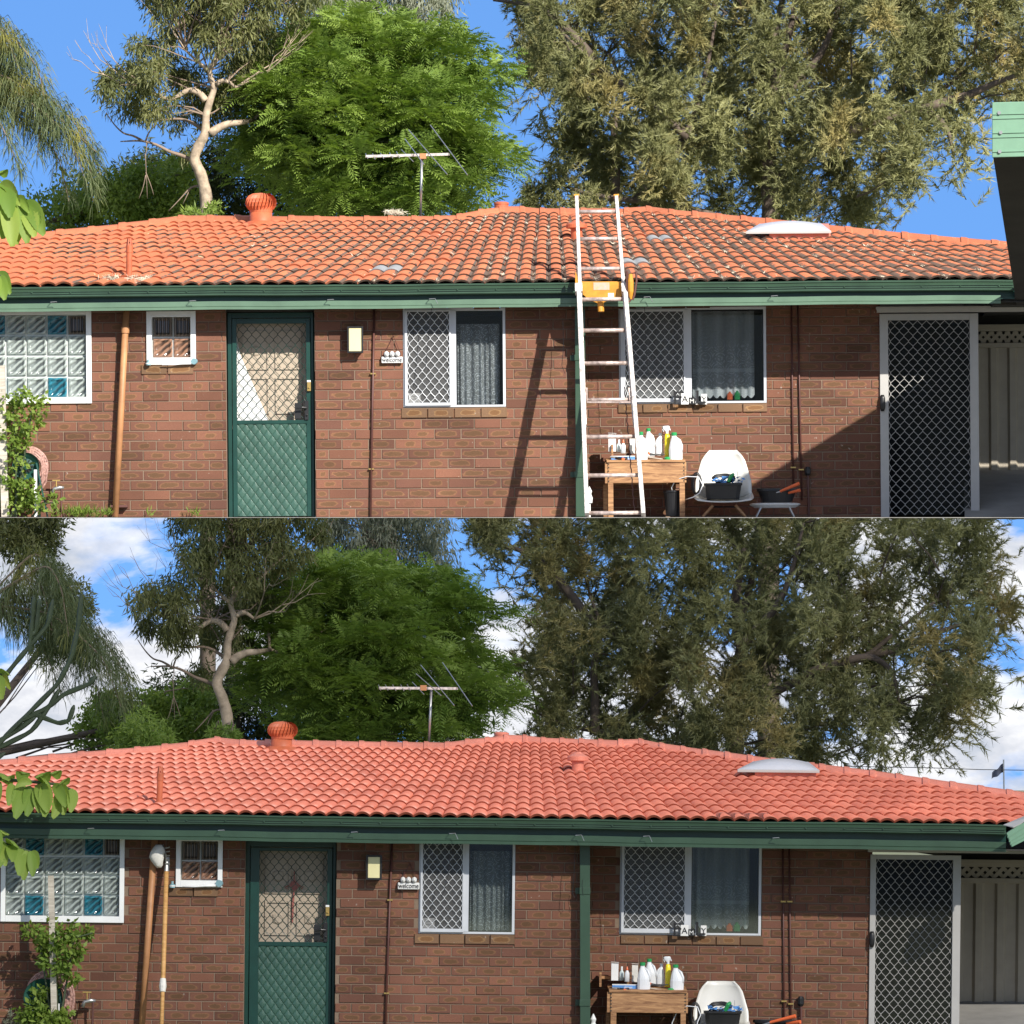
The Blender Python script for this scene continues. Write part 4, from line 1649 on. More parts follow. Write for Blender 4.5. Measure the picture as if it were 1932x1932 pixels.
rg = np.random.default_rng(5)
cs = []
for i in range(330):
    px = rg.uniform(250, 1900)
    if rg.random() > (.12 + .88 * min(1, max(0, (px - 450) / 500))): continue
    r = rg.integers(0, 15)
    yo = 10.6 * r - .147 * r * r
    k = round((px - 1035) / 30)
    px2 = 1035 + (px - 1035) * (1 - .37 * yo / 132)
    ww = 30 * (1 - .37 * yo / 132)
    px2 = 1035 + round((px2 - 1035) / ww) * ww
    py = ROOFU.eave(px2) - yo - 2
    if py < ROOFU.bnd(px2) + 14: continue
    p_ = ROOFU.at(px2 + rg.normal(0, 2), py, .022)
    cs += [tuple(p_)] * int(rg.integers(1, 4))
big = [tuple(ROOFU.at(rg.uniform(203, 222), rg.uniform(526, 533), .03)) for _ in range(40)] + \
      [tuple(ROOFU.at(rg.uniform(248, 278), rg.uniform(528, 535), .03)) for _ in range(34)] + \
      [tuple(ROOFU.at(rg.uniform(735, 755), rg.uniform(408, 414), .06)) for _ in range(24)]
v, f = blades(8500, rg, cs + big, .085, .0038)
lit = quads_mesh('leaf_litter', v, f, M['straw'])
o = bpy.data.objects.new('leaf_litter', lit)
C.objects.link(o)
o.parent = rbu
o.location = -OFF[rbu.name]
o['kind'] = 'stuff'
o['label'] = 'dry straw and leaf litter caught between the weathered tiles'
# gutter mesh
def leaf_guard(F, rf, roof, a, b):
    m = MB()
    x = a
    while x < b:
        p0 = rf.at(x, rf.eave(x) + 1, .03)
        p1 = rf.at(x + 3, rf.eave(x) - 7, .045)
        m.beam(p0, p1, .0015, .0015)
        p2 = rf.at(x + 3, rf.eave(x) + 1, .03)
        p3 = rf.at(x, rf.eave(x) - 7, .045)
        m.beam(p2, p3, .0015, .0015)
        x += 2.0
    part(roof, 'gutter_mesh', m, M['black'])


leaf_guard(U, ROOFU, rbu, 1370, 1450)
leaf_guard(L, ROOFL, rbl, 1350, 1450)


# ---- pipes on the walls
def downpipe(F, H, top, bot, y, r, collars, material):
    a, b = F.P(top[0], top[1], y), F.P(bot[0], bot[1], y)
    m = MB().tube([a, b], r / F.S, 16)
    d = part(H, 'downpipe', m, material, 'round brown downpipe', smooth=True)
    for t in collars:
        q = a + (b - a) * t
        dd = (b - a).normalized()
        part(d, 'collar', MB().tube([q - dd * .03, q + dd * .03], (r + 1.6) / F.S, 16), material, smooth=False)
    q = a + (b - a) * .95
    part(d, 'bracket', MB().box(q.x - .06, q.x + .12, y - .01, y + .1, q.z - .012, q.z + .012), M['conduit'])


downpipe(U, HU, (239, 575), (217.5, 975), -.085, 6.2, (.12,), M['pipe'])
downpipe(L, HL, (293, 1566), (264, 1990), -.085, 6.2, (), M['pipe'])
# square green pipe at the corner
for F, H, xt, xb, yt, ybm, br, wd in ((U, HU, 1094, 1096, 575, 975, (675, 895), 19), (L, HL, 1103.5, 1104, 1580, 1990, (1681, 1892), 19)):
    a, b = F.P(xt, yt, -.10), F.P(xb, ybm, -.10)
    dn = part(H, 'downpipe', MB().beam(a, b, wd / F.S, .075, up=(0, 1, 0)), M['green'], 'square green downpipe on the wall corner', bevel=.004)
    for q in br:
        c = F.P(xt, q, -.10)
        m = MB().box(c.x - wd * .54 / F.S, c.x + wd * .54 / F.S, -.145, -.05, c.z - .03, c.z + .03)
        m.box(c.x - wd * .95 / F.S, c.x - wd * .54 / F.S, -.06, -.01, c.z - .028, c.z + .028)
        part(dn, 'bracket', m, M['green'], bevel=.003)
for F, H, lst in ((U, HU, [(706, 583, 699, 975, 0, 2.2, (725 - 20, 885)), (1493, 572, 1497, 914, YR_U, 1.7, (882,)), (1505, 572, 1513, 944, YR_U, 1.7, (886,))]),
                  (L, HL, [(740, 1580, 725, 1990, 0, 2.2, (1698, 1874)), (1477, 1588, 1480, 1990, YR_L, 1.7, (1701, 1889)), (1489, 1588, 1493, 1990, YR_L, 1.7, (1701, 1894))])):
    for (x0, y0, x1, y1, y, r, cl) in lst:
        a, b = F.P(x0, y0, y - .02), F.P(x1, y1, y - .02)
        cd = part(H, 'conduit', MB().tube([a, b], r / F.S, 8), M['conduit'], smooth=True)
        for q in cl:
            c = F.P(x0 + (x1 - x0) * (q - y0) / (y1 - y0), q, y - .02)
            part(cd, 'clip', MB().box(c.x - 5 / F.S, c.x + 5 / F.S, y - .03, y, c.z - .007, c.z + .007), M['brass'])
    # standing water pipe near the sliding door
c = U.P(1524, 888, YR_U - .04)
tp = part(HU, 'water_pipe', MB().tube([U.P(1524, 888, YR_U - .04), U.P(1526, 974, YR_U - .04)], .012, 8), M['conduit'])
part(tp, 'pipe_fitting', MB().lathe((c.x, c.y, c.z - .05), [(.02, 0), (.03, .02), (.03, .07), (.02, .09)], 10), M['black'])
c = L.P(1511, 1888, YR_L - .04)
tp = part(HL, 'water_pipe', MB().tube([c, L.P(1513, 1990, YR_L - .04)], .012, 8), M['conduit'])
part(tp, 'pipe_fitting', MB().lathe((c.x, c.y, c.z - .05), [(.02, 0), (.03, .02), (.03, .07), (.02, .09)], 10), M['black'])

# wires hanging from the beam
for F, H, lst in ((U, HU, [((815, 574), (808, 640), (803, 690), (801, 700), (805, 705), (809, 695)), ((1216, 575), (1218, 640), (1222, 700), (1225, 707), (1229, 704)),
                           ((1062, 600), (1063, 655), (1060, 690), (1066, 705))]),
                  (L, HL, [((852, 1576), (847, 1640), (838, 1680), (833, 1690), (838, 1688)), ((1086, 1580), (1083, 1650), (1080, 1685), (1084, 1693), (1089, 1686)),
                           ((1213, 1585), (1215, 1640), (1218, 1690), (1214, 1697)), ((1099, 1660), (1098, 1670), (1100, 1690))])):
    for pts in lst:
        m = MB().tube([F.P(a, b, -.20) for a, b in pts], .0028, 5)
        part(H, 'wire', m, M['black'])

# ================================================================ things by the walls
def root_thing0(name, label, cat, loc):
    o = bpy.data.objects.new(name, None)
    C.objects.link(o)
    o.location = loc
    OFF[o.name] = Vector(loc)
    return put(o, label, cat)


def px_box(F, m, x0, x1, y0, y1, ya, yb):
    a = F.P(x0, y1, ya)
    b = F.P(x1, y0, ya)
    c = F.P((x0 + x1) / 2, y1, ya)
    d = F.P((x0 + x1) / 2, y0, ya)
    m.box(a.x, b.x, ya, yb, c.z, d.z)
    return m


def wall_light(F, r, y, label):
    x0, x1, z0, z1 = R(F, r, y)
    t = .018
    root = F.thing('wall_light', label, 'wall light', ((x0 + x1) / 2, y, z0))
    m = rect_frame(MB(), x0, x1, z0, z1, t, y - .13, y - .095)
    m.box(x0 + .01, x1 - .01, y - .095, y - .005, z0 + .01, z1 - .01)
    part(root, 'housing', m, M['black'], bevel=.002)
    part(root, 'diffuser', MB().box(x0 + t, x1 - t, y - .125, y - .096, z0 + t, z1 - t), M['cream'], bevel=.003)


wall_light(U, (656, 686, 617, 667), 0, 'black framed wall light with cream glass, sunlit on the upper wall')
wall_light(L, (690, 720, 1613, 1660), 0, 'black framed wall light with cream glass on the lower house wall')


def plaque(F, nail, r, tops, label):
    x0, x1, z0, z1 = R(F, r, -.03)
    n = F.P(nail[0], nail[1], -.02)
    root = F.thing('welcome_plaque', label, 'plaque', ((x0 + x1) / 2, 0, z0))
    m = MB().box(x0, x1, -.045, -.02, z0, z1)
    part(root, 'board', m, M['card_w'], bevel=.006)
    me = text_mesh('welcome', (x1 - x0) * .255, .002, 'lettering')
    me.materials.append(M['black'])
    piece(root, 'lettering', me, ((x0 + x1) / 2, -.048, (z0 + z1) / 2), (1, 1, 1.25))
    w = (x1 - x0)
    for i in range(3):
        c = Vector((x0 + w * (.24 + .26 * i), -.05, z1 + w * .12))
        mm = MB().lathe((c.x, c.y, c.z - w * .14), [(.004, 0), (w * .11, w * .06), (w * .13, w * .14), (w * .10, w * .23), (.004, w * .28)], 14)
        mm.lathe((c.x, c.y - w * .1, c.z - w * .08), [(.002, 0), (w * .05, w * .03), (w * .045, w * .08), (.002, w * .1)], 10)
        p = part(root, 'puppy_figure', mm, M['card_w'], smooth=True)
        mm = MB()
        for sx in (-1, 1):
            mm.lathe((c.x + sx * w * .115, c.y - .004, c.z - w * .09), [(.002, 0), (w * .04, w * .04), (w * .035, w * .13), (.002, w * .17)], 8, .8, .9)
            mm.lathe((c.x + sx * w * .045, c.y - w * .12, c.z + w * .03), [(.001, 0), (w * .016, w * .016), (.001, w * .03)], 6)
        mm.lathe((c.x, c.y - w * .155, c.z - w * .035), [(.001, 0), (w * .02, w * .012), (.001, w * .025)], 6)
        part(p, 'ears_and_eyes', mm, M['black'])
    m = MB()
    for sx in (x0 + w * .15, x1 - w * .10):
        m.tube([n, (sx, -.03, z1 + w * .15)], .0035, 5)
    m.lathe((n.x, n.y - .012, n.z - .008), [(.003, 0), (.01, .008), (.003, .016)], 8)
    part(root, 'hanging_cord', m, M['conduit'])


plaque(U, (742, 634), (720, 760, 673, 685), 0, 'sunlit welcome plaque with three puppies on the upper house wall')
plaque(L, (773, 1630), (750, 791, 1665, 1678), 0, 'welcome plaque with three puppies on the lower house wall')

# ---- letter blocks on the sills
for F, y, sy, x0, where in ((U, YR_U, 763, 1269, 'upper'), (L, YR_L, 1766, 1268, 'lower')):
    spec = [('F', 0, 18, 24, 'black', 'white', 4), ('A', 16, 31, 21, 'card_w', 'black', -2), ('M', 30, 43, 13, 'black', 'card_w', -2),
            ('I', 42, 49, 21, 'card_w', 'black', -1), ('L', 46, 59, 26, 'black', 'card_w', 3), ('Y', 54, 65, 20, 'card_w', 'black', -5)]
    for ch, a, b, h, mb_, ml, dy in spec:
        base = F.P(x0 + a, sy, y - .07)
        x_0, x_1 = F.P(x0 + a, sy, y - .07).x, F.P(x0 + b, sy, y - .07).x
        hz = h / F.S
        yy = y - .06 - dy * .004
        col = {'black': 'black', 'card_w': 'white'}[mb_]
        root = F.thing('letter_block', f'{col} letter block {ch} standing on the {where} window sill', 'letter block', ((x_0 + x_1) / 2, yy, base.z), group='letter blocks on the window sills')
        if ch in 'FIL':
            me = text_mesh(ch, hz * 1.36, .010, 'letter')
            me.materials.append(M[mb_])
            piece(root, 'letter', me, ((x_0 + x_1) / 2, yy, base.z + hz * .5), (1.25, 1, 1))
            part(root, 'foot', MB().box(x_0 + .01, x_1 - .01, yy - .015, yy + .015, base.z - .001, base.z + .008), M[mb_])
        else:
            part(root, 'block', MB().box(x_0, x_1, yy - .012, yy + .012, base.z, base.z + hz), M[mb_], bevel=.002)
            me = text_mesh(ch, hz * (.8 if ch != 'M' else .9), .002, 'letter')
            me.materials.append(M[ml])
            piece(root, 'letter', me, ((x_0 + x_1) / 2, yy - .0145, base.z + hz * .46))
    for (dx, col, nm, hh) in ((108, 'orange', 'orange', 15), (122, 'cap_g', 'green', 17)):
        b = F.P(x0 + dx, sy - 9, y + .085)
        m = MB().loft((b.x, b.y, b.z), [(.03, .02, 0), (.03, .02, hh * .65 / F.S), (.012, .012, hh * .85 / F.S), (.012, .012, hh / F.S)], 12)
        F.solo('bottle', m, M[col], f'small {nm} bottle standing inside the {where} lace curtained window', 'bottle', smooth=False)

# ---- card behind the grille, fittings on the small sills
for F, r, where in ((U, (770, 793, 742, 760), 'upper'), (L, (798, 820, 1732, 1752), 'lower')):
    x0, x1, z0, z1 = R(F, r, .02)
    root = F.thing('security_card', f'small white home security card behind the {where} window grille', 'card', ((x0 + x1) / 2, .02, z0))
    part(root, 'card', MB().box(x0, x1, .018, .021, z0, z1), M['card_w'])
    for i, s in enumerate(('Home Security', 'Security')):
        me = text_mesh(s, .018, .0004, 'lettering')
        me.materials.append(M['black'])
        piece(root, 'lettering', me, ((x0 + x1) / 2, .0170, z1 - .03 - .03 * i))
for F, y, a, b, where in ((U, 688, 280, 366, 'upper'), (L, 1674, 325, 413, 'lower')):
    c = F.P(a, y + 1, -.05)
    root = F.thing('hose_fitting', f'pale teal hose fitting on the small window sill of the {where} house', 'hose fitting', tuple(c))
    part(root, 'body', MB().lathe(c, [(.026, 0), (.026, .03), (.012, .034), (.012, .06)], 12), MATEAL := M.setdefault('teal', mat('pale_teal', (.22, .38, .42), .5)), smooth=False)
    part(root, 'ring', MB().lathe(c + Vector((0, 0, .012)), [(.029, 0), (.029, .01)], 12), M['white'])
    c = F.P(b, y + 1, -.05)
    root = F.thing('scrubbing_brush', f'round scrubbing brush with white handle on the sill of the {where} small window', 'brush', tuple(c))
    part(root, 'head', MB().tube([c + Vector((0, -.01, .04)), c + Vector((.012, .03, .04))], [.032, .028], 14), M['teal'])
    part(root, 'handle', MB().tube([c + Vector((-.03, 0, .02)), c + Vector((-.12, 0, .018)), c + Vector((-.22, 0, .008)), c + Vector((-.33, 0, .006))], [.012, .014, .008, .006], 8), M['white'], smooth=True)


# ---- desk
def desk(F, x0, x1, ytop, yf0, yf1, legs, y, bottom, label, left):
    p = 1 / F.S
    a, b = F.P(x0, yf0, y), F.P(x1, yf0, y)
    zt = F.P((x0 + x1) / 2, yf0, y).z
    zb = F.P((x0 + x1) / 2, yf1, y).z
    yb = y + .46
    rise = 7 * p
    root = F.thing('desk', label, 'desk', ((a.x + b.x) / 2, y, gz(F, a.x, y)))
    m = MB()
    # lid slopes up to the back a little, as the picture shows its top
    lx = F.P(left, yf0 - 10, y + .3).x
    m.add([(a.x - .012, y - .012, zt), (b.x + .012, y - .012, zt), (b.x + .0, yb, zt + rise), (a.x - .03, yb, zt + rise),
           (a.x - .012, y - .012, zt + .022), (b.x + .012, y - .012, zt + .022), (b.x + .0, yb, zt + rise + .022), (a.x - .03, yb, zt + rise + .022)],
          [(0, 3, 2, 1), (4, 5, 6, 7), (0, 1, 5, 4), (1, 2, 6, 5), (2, 3, 7, 6), (3, 0, 4, 7)])
    part(root, 'desk_top', m, M['desk'])
    m = MB()
    m.box(a.x, b.x, y, y + .02, zb, zt)
    part(root, 'front_panel', m, M['desk'], bevel=.003)
    m = MB()
    m.box(a.x - .03, a.x - .002, y + .01, yb, zb, zt)
    m.box(b.x + .002, b.x + .02, y + .01, yb, zb, zt)
    part(root, 'side_panel', m, M['desk'])
    m = MB().box(a.x, b.x, yb - .02, yb, zb, zt)
    part(root, 'back_panel', m, M['desk'])
    for (la, lb, ly) in legs:
        xa, xb = F.P(la, yf1, y + ly).x, F.P(lb, yf1, y + ly).x
        g = max(gz(F, xa, y + ly), gz(F, xb, y + ly)) + .001
        part(root, 'leg', MB().box(xa, xb, y + ly, y + ly + .055, g, zb), M['desk'], bevel=.003)
    # dovetail marks
    m = MB()
    for q in range(6):
        zz = zb + (zt - zb) * (q + .5) / 6
        for xx in (a.x + .006, b.x - .006):
            m.box(xx - .006, xx + .006, y - .0015, y + .001, zz - .006, zz + .006)
    part(root, 'joint', m, M['soffit'])
    # low shelf along the back
    m = MB()
    sx0, sx1 = F.P(x0 + 0, 0, y + .3).x, F.P(x0 + 52, 0, y + .3).x
    zz = zt + rise * .7 + .02
    m.box(sx0, sx0 + .02, y + .26, yb, zz, zz + 27 * p)
    m.box(sx0 + .02, sx1, y + .40, yb, zz + 14 * p, zz + 20 * p)
    m.box(sx1, sx1 + .02, y + .26, yb, zz, zz + 24 * p)
    part(root, 'back_shelf', m, M['desk'])
    return root, zt


desk(U, 1147, 1291, 858, 872, 911, [(1147, 1157, .0), (1282, 1292, .0), (1138, 1146, .38), (1264, 1272, .38)], -.02, 975, 'worn wooden desk standing against the sunlit upper wall', 1140)
desk(L, 1152, 1294, 1860, 1873, 1911, [(1152, 1163, .0), (1284, 1294, .0), (1143, 1151, .38), (1270, 1277, .38)], -.06, 1990, 'worn wooden desk standing against the lower house wall', 1143)


def jug(F, x0, x1, ytop, ybot, y, label, cap, flip=1, half=False):
    """milk jug: square body, shoulders, hollow handle on one side, cap"""
    p = 1 / F.S
    b = F.P((x0 + x1) / 2, ybot, y)
    w, h = (x1 - x0) / 2 * p, (ybot - ytop) * p
    root = F.thing('plastic_jug', label, 'plastic jug', tuple(b), group='white plastic jugs on the desks')
    m = MB().loft(b, [(w * .92, w * .78, 0), (w, w * .85, h * .03), (w, w * .85, h * .42), (w * .93, w * .8, h * .50), (w * .80, w * .7, h * .60, -flip * w * .08, 0),
                      (w * .55, w * .52, h * .74, -flip * w * .18, 0), (w * .36, w * .36, h * .84, -flip * w * .22, 0), (w * .34, w * .34, h * .9, -flip * w * .22, 0)], 16, 3.2)
    part(root, 'body', m, M['jug'], smooth=False, bevel=.003)
    cx = b.x - flip * w * .22
    m = MB().tube([(cx + flip * w * .30, b.y - w * .2, b.z + h * .82), (cx + flip * w * .80, b.y - w * .35, b.z + h * .72),
                   (b.x + flip * w * .86, b.y - w * .45, b.z + h * .55), (b.x + flip * w * .88, b.y - w * .5, b.z + h * .36)], [w * .17, w * .2, w * .2, w * .17], 8)
    part(root, 'handle', m, M['jug'], smooth=True)
    m = MB().lathe((cx, b.y, b.z + h * .89), [(w * .40, 0), (w * .42, h * .02), (w * .42, h * .1), (w * .36, h * .115)], 14)
    part(root, 'cap', m, cap)
    return root


def spray(F, x, ytop, ybot, y, label):
    p = 1 / F.S
    b = F.P(x, ybot, y)
    h = (ybot - ytop) * p
    root = F.thing('spray_bottle', label, 'spray bottle', tuple(b))
    r = 5.2 * p
    part(root, 'bottle', MB().loft(b, [(r, r, 0), (r * 1.02, r, h * .05), (r, r, h * .62), (r * .85, r * .85, h * .72), (r * .45, r * .45, h * .76)], 16, 2.3), M['spray_y'], smooth=True)
    m = MB().lathe((b.x, b.y, b.z + h * .76), [(r * .5, 0), (r * .5, h * .07)], 12)
    m.loft((b.x - r * .4, b.y, b.z + h * .83), [(r * .6, r * .4, 0, .3 * r, 0), (r * 1.1, r * .5, h * .08), (r * 1.35, r * .5, h * .15), (r * .9, r * .4, h * .18, .2 * r, 0)], 12, 3)
    m.tube([(b.x - r * 1.2, b.y, b.z + h * .95), (b.x - r * 1.6, b.y, b.z + h * .9), (b.x - r * 1.3, b.y, b.z + h * .82)], r * .16, 6)
    m.tube([(b.x + r * .5, b.y, b.z + h * .96), (b.x + r * 1.2, b.y, b.z + h * .86)], [r * .4, r * .2], 6)
    part(root, 'trigger_head', m, M['jug'])


def carton(F, x0, x1, y0, y1, y, d, material, label, cat, tilt=0):
    a = F.P(x0, y1, y)
    b = F.P(x1, y0, y)
    root = F.thing('carton', label, cat, ((a.x + b.x) / 2, y + d / 2, a.z))
    m = MB()
    w, h = (b.x - a.x), b.z - a.z
    m.box(a.x, b.x, y, y + d, a.z, b.z - .01)
    part(root, 'box', m, material, bevel=.002)
    m = MB().add([(a.x, y, b.z - .01), (b.x, y + .0, b.z - .01), (b.x - .006, y - .03, b.z + .012), (a.x - .008, y - .03, b.z + .018)], [(0, 1, 2, 3), (3, 2, 1, 0)])
    m = MB().beam(((a.x - .002), y + .01, b.z), (b.x + .004, y + .01, b.z - .004), .05, .003)
    part(root, 'flap', m, material)
    return root


def tall_bottle(F, x, y0, y1, y, w, body, cap, label, cone=False):
    p = 1 / F.S
    b = F.P(x, y1, y)
    h = (y1 - y0) * p
    w *= p
    root = F.thing('bottle', label, 'bottle', tuple(b))
    part(root, 'body', MB().loft(b, [(w, w * .6, 0), (w, w * .6, h * .55), (w * .5, w * .4, h * .7), (w * .35, w * .35, h * .74)], 14, 3), body, smooth=True)
    pr = [(w * .42, 0), (w * .42, h * .1), (w * (.15 if cone else .42), h * .25)]
    part(root, 'cap', MB().lathe((b.x, b.y, b.z + h * .74), pr, 12), cap)


M['clear'] = mat('cloudy_plastic', (.50, .58, .58), .3)
for F, w, J in ((U, 'upper', dict(j=[(1202, 1222, 815, 870, -.0), (1216, 1236, 808, 862, .18), (1237, 1252, 817, 860, .17), (1262, 1288, 816, 871, -.0)],
                                  sp=(1259, 804, 862, .10), ct=(1148, 1162, 817, 852), b1=(1168, 829, 853), b2=(1176, 829, 855), c2=(1188, 1198, 824, 856),
                                  gb=(1153, 1198, 857, 868), tool=(1151, 862, 1184, 866), tl2=(1226, 866))),
                (L, 'lower', dict(j=[(1202, 1227, 1816, 1871, -.03), (1216, 1238, 1809, 1860, .16), (1238, 1254, 1818, 1861, .15), (1264, 1290, 1820, 1873, -.03)],
                                  sp=(1260, 1805, 1862, .08), ct=(1153, 1167, 1815, 1850), b1=(1173, 1823, 1850), b2=(1183, 1823, 1852), c2=(1192, 1204, 1818, 1853),
                                  gb=(1155, 1202, 1855, 1866), tool=(1155, 1864, 1187, 1868), tl2=(1228, 1868)))):
    yb = -.02 if F is U else -.06
    nm = ['front left green capped white jug', 'rear green capped white jug', 'narrow white capped jug', 'right hand green capped white jug']
    for i, (a, b, t, bo, y) in enumerate(J['j']):
        jug(F, a, b, t, bo, y + .09, f'{nm[i]} on the {w} wooden desk', M['jug'] if i == 2 else M['cap_g'], 1 if i != 2 else -1)
    spray(F, J['sp'][0], J['sp'][1], J['sp'][2], J['sp'][3] + .09, f'yellow spray bottle with white trigger on the {w} desk')
    c = J['ct']
    carton(F, c[0], c[1], c[2], c[3], yb + .30, .06, M['card_w'], f'tall white carton at the left end of the {w} desk', 'carton')
    c = J['c2']
    carton(F, c[0], c[1], c[2], c[3], yb + .30, .05, M['cloth'], f'open torn paper carton behind the jugs on the {w} desk', 'carton')
    tall_bottle(F, J['b1'][0], J['b1'][1], J['b1'][2], yb + .33, 4.5, M['clear'], M['white'], f'cloudy bottle with white cap beside the carton on the {w} desk')
    tall_bottle(F, J['b2'][0], J['b2'][1], J['b2'][2], yb + .24, 4.5, M['jug'], M['orange'], f'white glue bottle with pointed red cap on the {w} desk', True)
    g = J['gb']
    a, b = F.P(g[0], g[3], yb + .12), F.P(g[1], g[2], yb + .12)
    root = F.thing('glove_box', f'flat blue and white glove box lying on the {w} desk', 'glove box', ((a.x + b.x) / 2, yb + .18, a.z))
    part(root, 'box', MB().box(a.x, b.x, yb + .12, yb + .26, a.z, a.z + .035), M['blue'], bevel=.002)
    part(root, 'box_lid', MB().box(a.x, b.x, yb + .121, yb + .259, a.z + .0355, a.z + .043), M['card_w'])
    me = text_mesh('gloves', .03, .0005, 'lettering')
    me.materials.append(M['white'])
    piece(root, 'lettering', me, (b.x - .08, yb + .1185, a.z + .017))
    t = J['tool']
    a, b = F.P(t[0], t[1], yb + .05), F.P(t[2], t[3], yb + .04)
    root = F.thing('caulking_gun', f'grey and black tool with orange end on the {w} desk', 'tool', ((a.x + b.x) / 2, yb + .05, min(a.z, b.z)))
    part(root, 'barrel', MB().tube([a, a + (b - a) * .45], [.009, .013], 10), M['steel'])
    part(root, 'grip', MB().tube([a + (b - a) * .3 + Vector((0, 0, -.004)), a + (b - a) * .75 + Vector((0, 0, -.006)), b + Vector((0, 0, .01))], [.014, .017, .014], 10), M['black'], smooth=True)
    e = a + (b - a) * .72 + Vector((0, -.012, -.008))
    part(root, 'end_cap', MB().tube([e, e + Vector((.006, -.02, -.002))], .016, 12), M['orange'])
    t = J['tl2']
    c = F.P(t[0], t[1], yb + .10)
    root = F.thing('garden_tools', f'small heap of trowel and orange snips between the jugs on the {w} desk', 'hand tools', tuple(c))
    part(root, 'blade', MB().beam(c + Vector((-.02, 0, .02)), c + Vector((.13, .03, .0)), .03, .008), M['stake'])
    part(root, 'snips', MB().tube([c + Vector((0, .02, .05)), c + Vector((.05, .02, .045)), c + Vector((.16, .03, .05))], [.014, .010, .004], 8), M['black'])
    part(root, 'snips_handle', MB().tube([c + Vector((-.02, .02, .07)), c + Vector((.01, .02, .045))], [.012, .01], 8), M['orange'])
    part(root, 'green_cap', MB().lathe(c + Vector((.18, -.02, -.01)), [(.03, 0), (.032, .02), (.02, .03)], 12), M['cap_g'])


# ---- white shell chairs with crate and hose
def shell(cx, y0, zs, w, hb, depth, F):
    """moulded bucket shell facing the camera"""
    m = MB()
    pr = []
    for i in range(21):
        t = i / 20
        if t < .5:      # back, top to seat
            s = t / .5
            yy = y0 + depth * (.98 - .22 * s * s)
            zz = zs + hb * (1 - s) ** 1.0 + .02
            hw = w * (.34 + .16 * min(1, s * 1.6))
            curl = .05 + .03 * s
        else:
            s = (t - .5) / .5
            yy = y0 + depth * (.76 - .80 * s)
            zz = zs + .02 - .02 * math.sin(s * math.pi) - .035 * max(0, s - .75) * 4 * .6
            hw = w * (.50 + .03 * math.sin(s * math.pi)) * (1 - .12 * max(0, s - .8) * 5 * .5)
            curl = .08 * (1 - s) + .02
        pr.append((yy, zz, hw, curl, t))
    nu = 14
    for (yy, zz, hw, curl, t) in pr:
        for k in range(nu + 1):
            u = k / nu * 2 - 1
            rnd = 1.0
            if t < .12: rnd = (1 - (1 - t / .12) ** 2 * .28)
            c = curl * abs(u) ** 2.5
            if t < .5:
                m.v.append((cx + u * hw * rnd, yy - c, zz - (1 - rnd) * .0))
            else:
                m.v.append((cx + u * hw * rnd, yy, zz + c))
    for i in range(20):
        for k in range(nu):
            a = i * (nu + 1) + k
            m.f.append((a, a + 1, a + nu + 2, a + nu + 1))
    return m


def chair(F, x0, x1, ytop, yseat, y, label, ground_limit=None):
    p = 1 / F.S
    cx = F.P((x0 + x1) / 2, yseat, y).x
    zs = F.P((x0 + x1) / 2, yseat, y).z
    zt = F.P((x0 + x1) / 2, ytop, y + .4).z
    w = (x1 - x0) * p
    root = F.thing('chair', label, 'chair', (cx, y + .2, gz(F, cx, y + .2)))
    s = part(root, 'seat_shell', shell(cx, y, zs, w, zt - zs, .42, F), M['chair'], smooth=True)
    md = s.modifiers.new('thickness', 'SOLIDIFY')
    md.thickness = .012
    for sx in (-1, 1):
        for yy in (.06, .32):
            tx = cx + sx * w * .20
            bx_ = cx + sx * w * .38
            g = gz(F, bx_, y + yy) + .004
            fy = y + yy + (-.05 if yy < .1 else .05)
            part(root, 'leg', MB().tube([(tx, y + yy, zs - .03), (bx_, fy, g)], [.017, .011], 8), M['leg_wood'])
    m = MB()
    m.tube([(cx - w * .2, y + .06, zs - .04), (cx + w * .22, y + .32, zs - .04)], .006, 6)
    m.tube([(cx + w * .2, y + .06, zs - .04), (cx - w * .22, y + .32, zs - .04)], .006, 6)
    part(root, 'frame_wire', m, M['black'])
    return cx, zs


